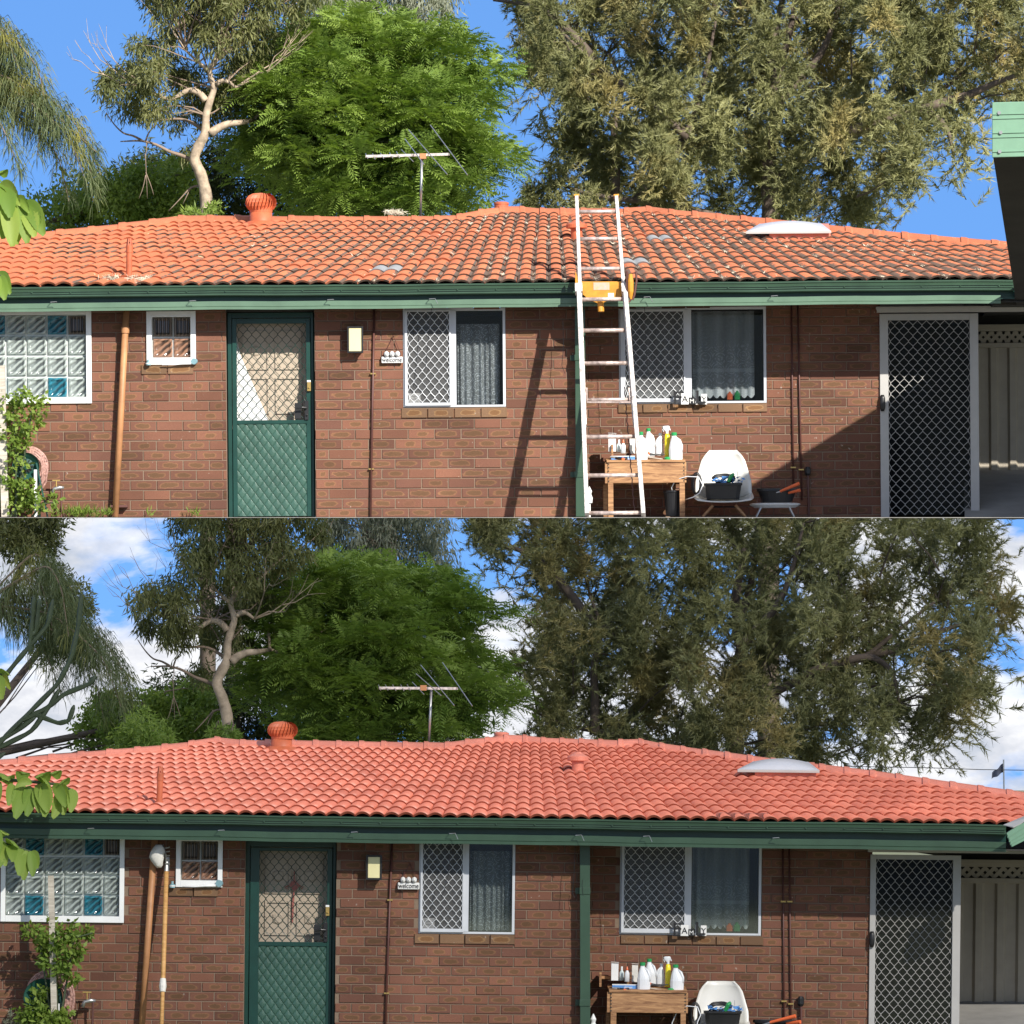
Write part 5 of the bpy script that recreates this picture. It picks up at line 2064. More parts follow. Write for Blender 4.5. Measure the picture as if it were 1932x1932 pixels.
def crate(F, x0, x1, ytop, ybot, y, label, coil, w):
    p = 1 / F.S
    a = F.P(x0, ytop, y); b = F.P(x1, ytop, y)
    cx = (a.x + b.x) / 2
    zb, zt = F.P((x0 + x1) / 2, ybot, y).z, F.P((x0 + x1) / 2, ytop, y).z
    hw = (b.x - a.x) / 2
    root = F.thing('crate', label, 'crate', (cx, y + .12, zb))
    m = MB().loft((cx, y + .13, zb), [(hw * .84, .11, 0), (hw * .95, .13, (zt - zb) * .85), (hw, .145, (zt - zb) * .87), (hw, .145, zt - zb), (hw * .94, .13, zt - zb), (hw * .86, .115, (zt - zb) * .55)], 24, 8)
    part(root, 'tub', m, M['black'])
    # coil of irrigation hose
    rt = F.thing('hose_coil', f'coil of thin black hose lying in the tub on the {w} white chair', 'hose coil', (cx, y + .12, zt))
    m = MB()
    pts = []
    ccx = F.P(coil[0], coil[1], y).x
    czz = F.P(coil[0], coil[1], y).z
    for i in range(150):
        an = i / 150 * 2 * math.pi * 6
        rr = coil[2] * p * (.82 + .18 * (i / 150)) + .004 * math.sin(i * 1.7)
        pts.append((ccx + rr * math.cos(an), y + .12 + rr * .55 * math.sin(an) - .02, czz - .012 + .0045 * (an / 6.28) + rr * .36 * math.sin(an)))
    m.tube(pts, .0065, 6)
    part(rt, 'hose', m, M['black'], smooth=True)
    rb = F.thing('blue_bag', f'crumpled blue and white plastic bag in the tub on the {w} white chair', 'plastic bag', (ccx, y + .1, czz - .03))
    mm = MB()
    for i in range(26):
        t = (random.uniform(-.10, .19), random.uniform(.0, .12), random.uniform(-.035, .012))
        c = Vector((ccx + t[0], y + t[1], czz + t[2]))
        q = [c + Vector((random.uniform(-.04, .04), random.uniform(-.03, .03), random.uniform(-.02, .025))) for _ in range(4)]
        mm.add(q, [(0, 1, 2), (0, 2, 3), (0, 1, 3)])
    part(rb, 'bag', mm, M['blue'])
    rk = F.thing('hose_nozzle', f'dark green hose nozzle sticking out of the {w} tub', 'hose nozzle', (ccx + .1, y, czz))
    part(rk, 'body', MB().tube([(ccx + 8 * p, y + .02, czz - .03), (ccx + 14 * p, y, czz + .03), (ccx + 19 * p, y, czz + .05)], [.018, .02, .012], 10), M['cap_g'])
    m = MB().tube([(ccx + 27 * p, y + .05, czz - .05), (ccx + 26 * p, y + .05, czz + 14 * p)], .003, 5)
    part(rk, 'stem', m, M['steel'])


chair(U, 1313, 1420, 853, 948, -.10, 'white moulded shell chair carrying a black tub, beside the upper desk')
crate(U, 1328, 1401, 911, 941, -.06, 'black plastic tub on the white chair of the upper yard', (1366, 903, 22), 'upper')
chair(L, 1308, 1414, 1855, 1950, -.14, 'white moulded shell chair beside the lower desk at the frame edge')
crate(L, 1328, 1400, 1908, 1938, -.10, 'black plastic tub on the white chair of the lower yard', (1360, 1901, 21), 'lower')


def stool(F, cx_, ys, rx, yb0, yb1, rb, y, w, sticks):
    p = 1 / F.S
    c = F.P(cx_, ys, y + .2)
    root = F.thing('stool', f'low white stool carrying a black bowl near the {w} sliding door', 'stool', (c.x, c.y, gz(F, c.x, c.y)))
    part(root, 'seat', MB().lathe((c.x, c.y, c.z - .01), [(rx * p * .8, -.03), (rx * p, 0), (rx * p, .012), (rx * p * .9, .02)], 28, 1, .45), M['chair'], smooth=False)
    for sx in (-1, 1):
        for sy in (-.06, .06):
            g = gz(F, c.x + sx * rx * p * .8, c.y + sy * 1.6)
            part(root, 'leg', MB().tube([(c.x + sx * rx * p * .55, c.y + sy, c.z - .03), (c.x + sx * rx * p * .75, c.y + sy * 1.6, g + .003)], [.012, .01], 8), M['steel'])
    b = F.P((rb[0] + rb[1]) / 2, yb1, y + .2)
    rr = (rb[1] - rb[0]) / 2 * p
    h = (yb1 - yb0) * p
    bw = F.thing('bowl', f'wide black plastic bowl on the stool of the {w} yard', 'bowl', tuple(b))
    part(bw, 'basin', MB().lathe(b, [(rr * .72, 0), (rr * .92, h * .8), (rr, h * .82), (rr, h), (rr * .93, h), (rr * .86, h * .6), (rr * .6, h * .3)], 30, 1, .5), M['black'])
    st = F.thing('loppers', f'tool with two orange handles lying across the {w} bowl', 'loppers', (b.x, b.y, b.z + h))
    for (xa, ya_, xb, yb_) in sticks:
        part(st, 'orange_handle', MB().tube([F.P(xa, ya_, y + .1), F.P(xb, yb_, y + .02)], [.013, .018], 10), M['orange'])
    part(st, 'blade', MB().tube([F.P(sticks[0][0] - 14, sticks[0][1] + 4, y + .12), F.P(sticks[0][0] + 3, sticks[0][1], y + .1)], [.005, .012], 8), M['steel'])


stool(U, 1462, 951, 48, 922, 948, (1427, 1505), .02, 'upper', [(1472, 927, 1508, 912), (1488, 930, 1509, 925)])
stool(L, 1460, 1962, 46, 1924, 1955, (1420, 1502), 0, 'lower', [(1453, 1929, 1501, 1917), (1484, 1931, 1510, 1928)])

# bucket and cable below the upper desk
b = U.P(1272, 974, .16)
root = U.thing('bucket', 'black bucket in the shade under the upper desk', 'bucket', tuple(b))
part(root, 'pail', MB().lathe(b, [(.085, 0), (.105, .24), (.112, .245), (.112, .265), (.10, .265), (.09, .1)], 24), M['black'])
m = MB().tube([U.P(1270, 938, .10), U.P(1267, 920, .05), U.P(1275, 905, .0), U.P(1296, 899, -.05), U.P(1318, 900, -.06), U.P(1326, 915, -.06), U.P(1320, 930, -.05), U.P(1308, 938, -.03), U.P(1290, 944, .05)], .0055, 6)
U.solo('cable', m, M['grille'], 'pale cable looping from the bucket to the white chair, upper yard', 'cable', smooth=True)
m = MB().tube([L.P(1270, 1995, .10), L.P(1268, 1930, .02), L.P(1276, 1912, .0), L.P(1296, 1898, -.05), L.P(1316, 1900, -.06), L.P(1322, 1915, -.06), L.P(1316, 1928, -.05), L.P(1312, 1960, -.05)], .0055, 6)
L.solo('cable', m, M['grille'], 'pale cable looping below the desk beside the lower white chair', 'cable', smooth=True)
for F, cx_, cy_, w in ((U, 1318, 912, 'upper'), (L, 1315, 1915, 'lower')):
    c = F.P(cx_, cy_, .0)
    m = MB()
    for i in range(5):
        q = [(c.x + (.03 + .006 * i) * math.cos(a / 16 * 6.283) - .02, c.y + .01 * i, c.z + (.10 + .004 * i) * math.sin(a / 16 * 6.283)) for a in range(17)]
        m.tube(q, .0055, 6, False)
    F.solo('cable_roll', m, M['black'], f'roll of black cable hanging between desk and chair, {w} yard', 'cable roll', smooth=True)
# small pale bracket stuck beside the corner post, at the foot of the ladder
for F, x, y_, w in ((U, 1112, 935, 'upper'), (L, 1119, 1934, 'lower')):
    b = F.P(x, y_ + 14, -.06)
    root = F.thing('gnome_ornament', f'small white ornament at the foot of the {w} green corner pipe', 'ornament', tuple(b))
    part(root, 'body', MB().lathe(b, [(.03, 0), (.035, .05), (.02, .09), (.028, .12), (.004, .17)], 12), M['card_w'])
    part(root, 'stand', MB().tube([(b.x, b.y, gz(F, b.x, b.y) + .002), b], .012, 8), M['card_w'])

# ================================================================ the ladder on the upper house
lr0, lr1 = U.P(1110, 975, -1.75), U.P(1088, 372, -.10)
rr0, rr1 = U.P(1211.5, 975, -1.75), U.P(1163, 372, -.10)
ld = U.thing('ladder', 'paint splashed aluminium extension ladder leaning on the upper gutter', 'ladder', tuple((lr0 + rr0) / 2))


def lerp(a, b, t):
    return a + (b - a) * t


tj = (975 - 548) / (975 - 372)
nrm = Vector((0, -1, 0))
for (a, b, sx) in ((lr0, lr1, -1), (rr0, rr1, 1)):
    off = Vector((sx * 2.5 / U.S, -.03, 0))
    g = gz(U, a.x, a.y)
    a2 = lerp(a, b, .005)
    part(ld, 'rail', MB().beam(a2 + off, lerp(a, b, tj) + off, 8.0 / U.S, .095, up=(0, 1, 0)), M['ladder'], bevel=.004)
    part(ld, 'rail', MB().beam(lerp(a, b, .28), b, 6.6 / U.S, .075, up=(0, 1, 0)), M['ladder'], bevel=.004)
    part(ld, 'end_cap', MB().beam(b, b + (b - a).normalized() * .02, 10 / U.S, .06, up=(0, 1, 0)), M['yellow'])
    j = lerp(a, b, tj)
    part(ld, 'rail_bracket', MB().beam(j + off - (b - a).normalized() * .05, j + off + (b - a).normalized() * .05, 14 / U.S, .09, up=(0, 1, 0)), M['ladder'], bevel=.003)
for py_ in (400, 452, 509, 567, 626, 688, 757, 826, 898, 968):
    t = (975 - py_) / (975 - 372)
    a, b = lerp(lr0, lr1, t), lerp(rr0, rr1, t)
    b.z += (a.z - b.z) * .5; a.z = b.z
    part(ld, 'rung', MB().tube([a, b], 3.9 / U.S, 10), M['rung'], smooth=True)
# locking hook near the middle
m = MB()
a = lerp(lr0, lr1, (975 - 735) / 603); b = lerp(rr0, rr1, (975 - 735) / 603)
a2 = lerp(lr0, lr1, (975 - 762) / 603); b2 = lerp(rr0, rr1, (975 - 762) / 603)
o_ = Vector((.03, -.05, 0))
m.tube([a + o_, a2 + o_, b2 + Vector((-.03, -.05, 0)), b + Vector((-.03, -.05, 0))], .010, 6)
part(ld, 'locking_hook', m, M['rung'])
m = MB()
pts = []
for i in range(40):
    t = i / 39
    q = lerp(U.P(1178, 730, -1.0), U.P(1197, 965, -1.55), t)
    pts.append(q + Vector((.006 * math.sin(i * 2.2), 0, 0)))
m.tube(pts, .006, 5)
part(ld, 'rope', m, M['conduit'])
# stand-off bracket
ya_ = -.55
m = MB()
c0 = [U.P(x, y, ya_) for x, y in ((1096, 531), (1180, 531), (1176, 558), (1150, 566), (1132, 574), (1112, 566), (1100, 556))]
m.prism([(p.x, p.z) for p in reversed(c0)], ya_, ya_ + .012)
stf = U.thing('ladder_stand_off', 'yellow steel stand off bracket strapped behind the ladder at the gutter', 'ladder bracket', tuple(U.P(1137, 574, ya_)))
part(stf, 'plate', m, M['yellow'], bevel=.003)
x0, x1, z0, z1 = R(U, (1121, 1151, 533, 547), ya_)
part(stf, 'sticker', MB().box(x0, x1, ya_ - .0035, ya_ - .0005, z0, z1), M.setdefault('torn', mat('torn_sticker', (.75, .72, .7), .7, var=.45, scale=25, col2=(.6, .25, .12))))
part(stf, 'label_tag', MB().box(*[U.P(1143, 0, ya_).x, U.P(1154, 0, ya_).x], ya_ - .0035, ya_ - .0005, U.P(1148, 561, ya_).z, U.P(1148, 553, ya_).z), M['white'])
part(stf, 'socket', MB().tube([U.P(1133, 566, ya_ + .01), U.P(1134, 588, ya_)], 6 / U.S, 12), M['yellow'])
for x in (1180, 1199):
    m = MB()
    pp = [(x - 2, 515), (x + 1, 512), (x + 2, 530), (x - 2, 556), (x - 6, 566)] if x > 1190 else [(x, 512), (x + 3, 512), (x + 3, 545), (x + 10, 566), (x + 6, 570)]
    q = [U.P(a, b, ya_ - .12) for a, b in pp]
    m.tube(q, .012, 6)
    part(stf, 'arm', m, M['conduit'])
m = MB().loft(tuple(U.P(1190, 565, ya_ - .1)), [(.015, .03, 0), (.03, .05, .08), (.032, .05, .18), (.02, .04, .26)], 12, 3)
part(stf, 'wheel_cover', m, M['yellow'])
m = MB().prism([(p.x, p.z) for p in (U.P(1086, 552, ya_), U.P(1092, 556, ya_), U.P(1089, 520, ya_), U.P(1085, 512, ya_))], ya_ - .05, ya_)
part(stf, 'arm', m, M['yellow'])

# long bamboo pole with calico bag on the lower house
a, b = L.P(303, 1990, -.55), L.P(314.5, 1632, -.10)
root = L.thing('picking_pole', 'long bamboo pole with a white calico bag leaning beside the brown downpipe', 'picking pole', tuple(a))
part(root, 'pole', MB().tube([a, lerp(a, b, .35), lerp(a, b, .37), b], [.020, .019, .022, .021], 10), M['pole'], smooth=True)
part(root, 'binding', MB().tube([lerp(a, b, .33), lerp(a, b, .36), lerp(a, b, .40)], [.026, .034, .026], 10), M['cloth'])
part(root, 'ferrule', MB().tube([lerp(a, b, .965), lerp(a, b, 1.04)], .024, 12), M['steel'])
m = MB()
for i in range(5):
    q = L.P(311, 1600 + i * 7.5, -.13)
    m.tube([q, q + Vector((.03, 0, .004)), q + Vector((.045, 0, .012 - .004 * i))], .006, 6)
m.tube([L.P(308, 1594, -.12), L.P(313, 1612, -.17), L.P(313, 1630, -.12), L.P(308, 1622, -.06), L.P(305, 1600, -.06), L.P(308, 1594, -.12)], .006, 6)
part(root, 'wire_rim', m, M['steel'])
bg_ = MB()
rgb = random.Random(4)
secs = [(300, 1594, 6), (299, 1600, 11), (297, 1608, 14), (296, 1617, 14), (297, 1625, 11), (299, 1632, 8), (300, 1637, 4)]
nn = 14
for (sx_, sy_, rr_) in secs:
    c = L.P(sx_, sy_, -.16)
    for k in range(nn):
        an = 6.2832 * k / nn
        r_ = rr_ / L.S * (1 + rgb.uniform(-.10, .10))
        bg_.v.append((c.x + r_ * math.cos(an), c.y + r_ * .75 * math.sin(an), c.z + rgb.uniform(-.004, .004)))
for i in range(len(secs) - 1):
    for k in range(nn):
        a_, b_ = i * nn + k, i * nn + (k + 1) % nn
        bg_.f.append((b_, a_, a_ + nn, b_ + nn))
bg_.f.append(tuple(range(nn)))
bg_.f.append(tuple(reversed(range((len(secs) - 1) * nn, len(secs) * nn))))
part(root, 'bag', bg_, M['cloth'], smooth=True)


# ---- antennas
def antenna(F, rf, mast, boom, els, label):
    b = rf.pt(mast[2], mast[3] + 8)
    y = b.y
    root = F.thing('tv_antenna', label, 'antenna', tuple(F.P(mast[2], mast[3] + 8, y)))
    p = 1 / F.S
    part(root, 'mast', MB().tube([F.P(mast[2], mast[3] + 10, y), F.P(mast[0], mast[1], y)], 2.4 * p, 8), M['steel'], smooth=True)
    a, c = F.P(boom[0], boom[1], y - .03), F.P(boom[2], boom[3], y - .03)
    part(root, 'boom', MB().beam(a, c, .02, 5 * p, up=(0, 0, 1)), M['ladder'])
    part(root, 'clamp', MB().box(F.P(mast[0] - 6, 0, y).x, F.P(mast[0] + 6, 0, y).x, y - .05, y + .02, F.P(mast[0], boom[1] + 5, y).z, F.P(mast[0], boom[1] - 5, y).z), M['pipe'])
    for (x0, y0, x1, y1) in els:
        cc = lerp(F.P(x0, y0, y), F.P(x1, y1, y), .5)
        ln = 1 if abs(y1 - y0) > 30 else .35
        q0, q1 = F.P(x0, y0, y + .5 * ln), F.P(x1, y1, y - .55 * ln)
        part(root, 'element', MB().tube([q0, q1], 1.0 * p if ln == 1 else .8 * p, 6), M['steel'])


antenna(U, ROOFU, (796, 292, 793.5, 402), (690, 295, 848, 291), [(812, 236, 882, 330), (771, 245, 844, 329), (764, 262, 800, 310), (757, 282, 780, 305), (735, 288, 741, 298), (718, 289, 724, 299), (703, 290, 708, 300), (690, 290, 694, 299), (748, 286, 754, 298)],
        'television antenna on a thin mast above the weathered upper roof')
antenna(L, ROOFL, (814, 1298, 809, 1400), (715, 1298, 864, 1299), [(835, 1250, 891, 1332), (794, 1255, 857, 1331), (785, 1271, 832, 1312), (778, 1287, 800, 1310), (756, 1292, 762, 1303), (741, 1292, 747, 1303), (727, 1292, 732, 1302), (714, 1292, 718, 1302), (768, 1291, 774, 1302)],
        'television antenna on a thin mast above the pink lower roof')


# ---- side passage on the right: concrete, steel fence with lattice top
def passage(F, y, fx0, gpy, front_py, lat, cap, post, w, ph):
    p = 1 / F.S
    x0, x1 = F.X(fx0 - 30, y), F.X(2060, y)
    g = lambda px, yy, py: F.P(px, py, yy)
    m = MB()
    A, B, Cc, D_ = g(fx0 - 30, .30, front_py), g(2100, .30, front_py), g(2100, y, gpy), g(fx0 - 30, y, gpy)
    m.add([A, B, Cc, D_, A - Vector((0, 0, .02)), B - Vector((0, 0, .02)), Cc - Vector((0, 0, .4)) if F is L else Cc - Vector((0, 0, .02)), D_ - Vector((0, 0, .02))],
          [(0, 1, 2, 3), (7, 6, 5, 4), (0, 4, 5, 1), (1, 5, 6, 2), (2, 6, 7, 3), (3, 7, 4, 0)])
    F.solo('path', m, M['concrete'], kind='structure')
    zb = F.P(1900, gpy, y).z - .03
    zl0, zl1 = F.P(1900, lat[1], y).z, F.P(1900, lat[0], y).z
    root = F.thing('steel_fence', f'cream corrugated steel fence with lattice top beside the {w} house', 'fence', ((x0 + x1) / 2, y, zb))
    m = MB()
    x = x0
    pts = []
    while x < x1:
        pts += [(x, 0), (x + .05, 0), (x + .075, .035), (x + .135, .035), (x + .16, 0)]
        x += .16 + .04
    for (xx, dy) in pts:
        m.v += [(xx, y - dy, zb), (xx, y - dy, zl0)]
    for i in range(len(pts) - 1):
        m.f.append((2 * i, 2 * i + 2, 2 * i + 3, 2 * i + 1))
    part(root, 'panel', m, M['fence'])
    m = MB()
    m.box(x0, x1, y - .05, y + .02, zl0, zl0 + .05)
    m.box(x0, x1, y - .05, y + .02, zl1 - .05, zl1)
    m.box(x0, x1, y - .07, y - .051, zl1 - .02, zl1 + .02)
    part(root, 'rail', m, M['fence'], bevel=.004)
    m = MB()
    s = .085
    x = x0 - .5
    hh = zl1 - zl0 - .1
    while x < x1:
        m.beam((x, y - .02, zl0 + .05), (x + hh, y - .02, zl1 - .05), .035, .006, up=(0, 1, 0))
        m.beam((x + hh, y - .012, zl0 + .05), (x, y - .012, zl1 - .05), .035, .006, up=(0, 1, 0))
        x += s
    part(root, 'lattice', m, M['fence'])
    # lintel over the passage and jamb of the passage wall behind
    m = MB()
    z0 = F.P(1900, lat[0] - 3, y + .15).z
    z1 = F.P(1900, cap - 30, y + .15).z
    m.box(x0, x1, y + .15, y + .3, z0 - .6, z1)
    part(root, 'post', MB().box(x0, x0 + .08, y + .03, y + .10, zb, zl1), M['fence'])
    ra, rb2 = F.P(1872, cap - 14, .35), F.P(2900, cap - 14, .35)
    m2 = MB().box(F.X(1872, .4), F.X(2900, .4), .10, y + .9, ra.z, ra.z + .05)  # slab added to keep the sun off the fence
    F.solo('passage_shade_roof', m2, M['soffit'], f'flat dark roof added to shade the passage beside the {w} sliding door', 'roof')
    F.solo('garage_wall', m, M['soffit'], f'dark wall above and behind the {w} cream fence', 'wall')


passage(U, 2.2, 1850, 886, 976, (616, 656), 592, 0, 'upper', 0)
passage(L, 2.2, 1815, 1889, 1960, (1626, 1667), 1614, 0, 'lower', 0)

# ---- neighbouring patio roof that enters the frame at the right
pr = U.thing('patio_roof', 'pale green steel edged patio roof at the upper right', 'patio roof', tuple(U.P(1960, 575, -.6)))
DA, DB = -5.05, -.02
A0, A1 = U.P(1872, 297, DA), U.P(2900, 270, DA)
A2, A3 = U.P(2900, 166, DA), U.P(1872, 193, DA)
m = MB().prism([(A0.x, A0.z), (A1.x, A1.z), (A2.x, A2.z), (A3.x, A3.z)], DA, DA + .03)
part(pr, 'barge_board', m, M['ltgreen'], bevel=.006)
m = MB()
for t in (.22, .30, .56, .64, .90):
    a = lerp(A3, A0, t); b = lerp(A2, A1, t)
    m.beam(a + Vector((.002, -.004, 0)), b + Vector((0, -.004, 0)), .012, .007, up=(0, 0, 1))
part(pr, 'board_rib', m, M['ltgreen'])
for (sx_, sy_) in ((1885, 213), (1888, 250), (1886, 286)):
    c = U.P(sx_, sy_, DA - .005)
    part(pr, 'screw', MB().tube([c, c - Vector((0, .015, 0))], .018, 10), M['steel'])
# the falling roof behind the barge board: lined underside, steel sheet on top
B0, B1 = U.P(1918, 576, DB), U.P(2900, 560, DB)
T0, T1 = U.P(1918, 566, DB), U.P(2900, 550, DB)
e = Vector((.012, .031, 0))
C0, C1, C2, C3 = A0 + e, A1 + e, A2 + Vector((0, .031, -.03)), A3 + Vector((.012, .031, -.03))
m = MB().add([C0, C1, C2, C3, B0, B1, T1, T0], [(0, 1, 2, 3), (7, 6, 5, 4), (0, 4, 5, 1), (1, 5, 6, 2), (3, 7, 4, 0)])
part(pr, 'soffit_panel', m, M['soffit'])
u = Vector((0, 0, .006))
m = MB().add([C3 + u, C2 + u, T1 + u, T0 + u], [(0, 1, 2, 3)])
part(pr, 'roof_sheet', m, M['ltgreen'])

q = U.P(2560, 280, DA + .3)
gq = (U.I @ Vector((0, 0, LOW_GROUND))).z + q.x * -.0075
part(pr, 'post', MB().box(q.x - .06, q.x + .06, q.y - .06, q.y + .06, gq, q.z), M['ltgreen'])
# the house across the yard, behind the viewer: it is what the window panes reflect
nb = root_thing0('neighbour_house', 'cream rendered house across the yard, seen only reflected in the window panes', 'house', (0, -D1 - 18, LOW_GROUND))
m = MB().box(-15, 15, -D1 - 24, -D1 - 17.5, LOW_GROUND, 13.0)
part(nb, 'wall', m, M['fence'])
m = MB()
for (xa, xb, za, zb_) in ((-5.2, -3.8, 5.6, 8.4), (-1.6, -.3, 5.4, 8.2), (3.4, 5.4, 5.8, 8.0), (-6, -4, -.5, 2.4), (2, 4.2, -.5, 2.4), (7, 9, 5.6, 8)):
    m.box(xa, xb, -D1 - 17.56, -D1 - 17.45, za, zb_)
part(nb, 'window', m, M['black'])
m = MB().box(-15.6, 15.6, -D1 - 25, -D1 - 16.6, 13.0, 13.4)
part(nb, 'roof', m, M['green'])

pl = L.thing('patio_gutter', 'corner of a pale green patio gutter at the lower right edge', 'patio gutter', tuple(L.P(1920, 1600, -.9)))
m = MB()
for i, (a, b, c_, d_) in enumerate((((1898, 1572), (1908, 1598), (1960, 1572), (1960, 1530)),)):
    q = [L.P(*a, -.9), L.P(*b, -.9), L.P(*c_, -.9), L.P(*d_, -.9)]
    m.prism([(p_.x, p_.z) for p_ in q], -1.0, -.85)
part(pl, 'gutter_end', m, M['ltgreen'], bevel=.004)
m = MB()
for t in (.3, .6, .8):
    m.beam(lerp(L.P(1898, 1572, -1.0), L.P(1908, 1598, -1.0), t), lerp(L.P(1960, 1530, -1.0), L.P(1960, 1572, -1.0), t), .01, .01, up=(0, 0, 1))
part(pl, 'gutter_rib', m, M['ltgreen'])
m = MB().add([L.P(1893, 1556, -.9), L.P(1912, 1560, -1.0), L.P(1960, 1536, -1.0), L.P(1960, 1528, -.7), L.P(1893, 1557, -.9), L.P(1912, 1562, -1.0), L.P(1960, 1538, -1.0), L.P(1960, 1530, -.7)],
             [(0, 1, 2, 3), (7, 6, 5, 4), (0, 4, 5, 1), (1, 5, 6, 2), (2, 6, 7, 3), (3, 7, 4, 0)])
part(pl, 'gutter_lip', m, M['grey_frame'])

# flag and power line far behind the lower house
FD = 60.0
a, b = L.P(1901, 1520, FD), L.P(1893.5, 1433, FD)
a = Vector((a.x, a.y, (L.I @ Vector((0, 0, LOW_GROUND))).z))
root = L.thing('flagpole', 'distant flagpole with a dark flag above the right end of the pink roof', 'flagpole', tuple(a))
part(root, 'pole', MB().tube([a, b], .012, 8), M['steel'])
m = MB()
nf = 10
ap, bp_ = L.P(1893, 1440, FD), L.P(1893.6, 1457, FD)
cp, dp = L.P(1872, 1458, FD), L.P(1871, 1470, FD)
for i in range(nf + 1):
    t = i / nf
    wv_ = .05 * math.sin(t * 9)
    for q in (lerp(ap, cp, t), lerp(bp_, dp, t)):
        m.v.append((q.x, q.y + wv_, q.z + .01 * math.sin(t * 9)))
m.f = [(2 * i, 2 * i + 2, 2 * i + 3, 2 * i + 1) for i in range(nf)]
part(root, 'flag', m, M['flag'])
m = MB()
for (r_) in (.006,):
    m.tube([L.P(1600, 1446, FD - 8), L.P(1750, 1448.5, FD - 8), L.P(1850, 1452, FD - 8), L.P(1990, 1454, FD - 8), L.P(2300, 1450, FD - 8)], r_, 5)
m.tube([L.P(2300, 1450, FD - 8), L.P(2300, 1800, FD - 8)], .09, 8)
L.solo('power_line', m, M['black'], 'thin power line crossing the cloudy sky behind the pink roof', 'power line')


# ---- hose reels, garden taps and shrubs at the left
def hose_reel(F, cx_, cy_, rpx, y, w, green_disc):
    c = F.P(cx_, cy_, y)
    p = 1 / F.S
    root = F.thing('hose_reel', f'striped garden hose coiled on a green reel by the {w} wall', 'hose reel', (c.x, c.y, gz(F, c.x, y)))
    m = MB()
    rr = rpx * p
    for i in range(13):
        q = []
        r_ = rr * (.66 + .34 * (i % 7) / 6)
        oy = -.05 + .016 * (i // 2)
        for k in range(33):
            an = k / 32 * 6.2832
            q.append((c.x + r_ * math.cos(an) * 1.0 + .004 * math.sin(i * 3 + k), c.y + oy, c.z + r_ * 1.25 * math.sin(an) - (.03 * (i % 3) if math.sin(an) < -.3 else 0)))
        m.tube(q, .0115, 8, False)
    part(root, 'hose', m, M['hose'], smooth=True)
    dx = -rr * .25
    m = MB()
    n = 30
    prof = [(.02, -.09), (.12, -.085), (.45, -.075), (.78, -.12), (.80, -.13), (.80, -.11), (.5, -.06)]
    for (r_, dy) in prof:
        for k in range(n):
            an = 6.2832 * k / n
            m.v.append((c.x + dx + rr * r_ * math.cos(an), c.y + dy, c.z + rr * .12 + rr * r_ * math.sin(an)))
    for i in range(len(prof) - 1):
        for k in range(n):
            a_, b_ = i * n + k, i * n + (k + 1) % n
            m.f.append((a_, b_, b_ + n, a_ + n))
    m.f.append(tuple(range(n)))
    part(root, 'reel_disc', m, M['reel'], smooth=False)
    m = MB()
    for k in range(12):
        an = 6.2832 * k / 12
        m.beam((c.x + dx + rr * .2 * math.cos(an), c.y - .09, c.z + rr * .12 + rr * .2 * math.sin(an)), (c.x + dx + rr * .42 * math.cos(an), c.y - .088, c.z + rr * .12 + rr * .42 * math.sin(an)), .014, .01, up=(0, 1, 0))
    part(root, 'slots', m, M['black'])
    m = MB()
    gx = c.x + rr * .55
    m.beam((gx, c.y - .10, gz(F, gx, c.y) + .002), (gx - .02, c.y - .08, c.z + rr * .4), .02, .02, up=(0, 1, 0))
    m.beam((gx + .08, c.y - .12, gz(F, gx, c.y) + .002), (gx - .03, c.y - .12, c.z + rr * .3), .016, .016, up=(0, 1, 0))
    part(root, 'stand', m, M['reel'])
    m = MB().beam((gx - .04, c.y - .14, gz(F, gx, c.y) + .002), (gx - .04, c.y - .14, c.z - rr * .1), .03, .02, up=(0, 1, 0))
    part(root, 'white_post', m, M['white'])


hose_reel(U, 58, 884, 32, -.22, 'upper', True)
hose_reel(L, 94, 1888, 46, -.25, 'lower', True)


def tap(F, x, y_, y, w):
    c = F.P(x, y_, y)
    root = F.thing('garden_tap', f'old garden tap on a standing pipe by the {w} brown downpipe', 'tap', (c.x, c.y, gz(F, c.x, y)))
    part(root, 'standpipe', MB().tube([(c.x + .04, y, gz(F, c.x, y) + .002), (c.x + .045, y, c.z)], .011, 8), M['conduit'])
    part(root, 'spout', MB().tube([(c.x + .07, y, c.z + .01), (c.x + .02, y, c.z + .01), (c.x - .03, y - .01, c.z + .0), (c.x - .05, y - .01, c.z - .05)], [.014, .022, .018, .022], 10), M['steel'], smooth=True)
    part(root, 'wheel', MB().tube([(c.x - .05, y, c.z + .085), (c.x + .03, y, c.z + .085)], .008, 8), M['brass'])
    part(root, 'spindle', MB().tube([(c.x - .01, y, c.z + .01), (c.x - .01, y, c.z + .085)], .008, 8), M['brass'])


tap(U, 108, 922, -.12, 'upper')
tap(L, 166, 1890, -.12, 'lower')

# ================================================================ vegetation
def W(px, py, D):
    return Vector(((px - 966) / F_PX * D, D - D1, (YC - py) / F_PX * D))


def inside(poly, x, y):
    c = False
    n = len(poly)
    for i in range(n):
        x1, y1 = poly[i]
        x2, y2 = poly[(i + 1) % n]
        if (y1 > y) != (y2 > y) and x < (x2 - x1) * (y - y1) / (y2 - y1 + 1e-9) + x1:
            c = not c
    return c


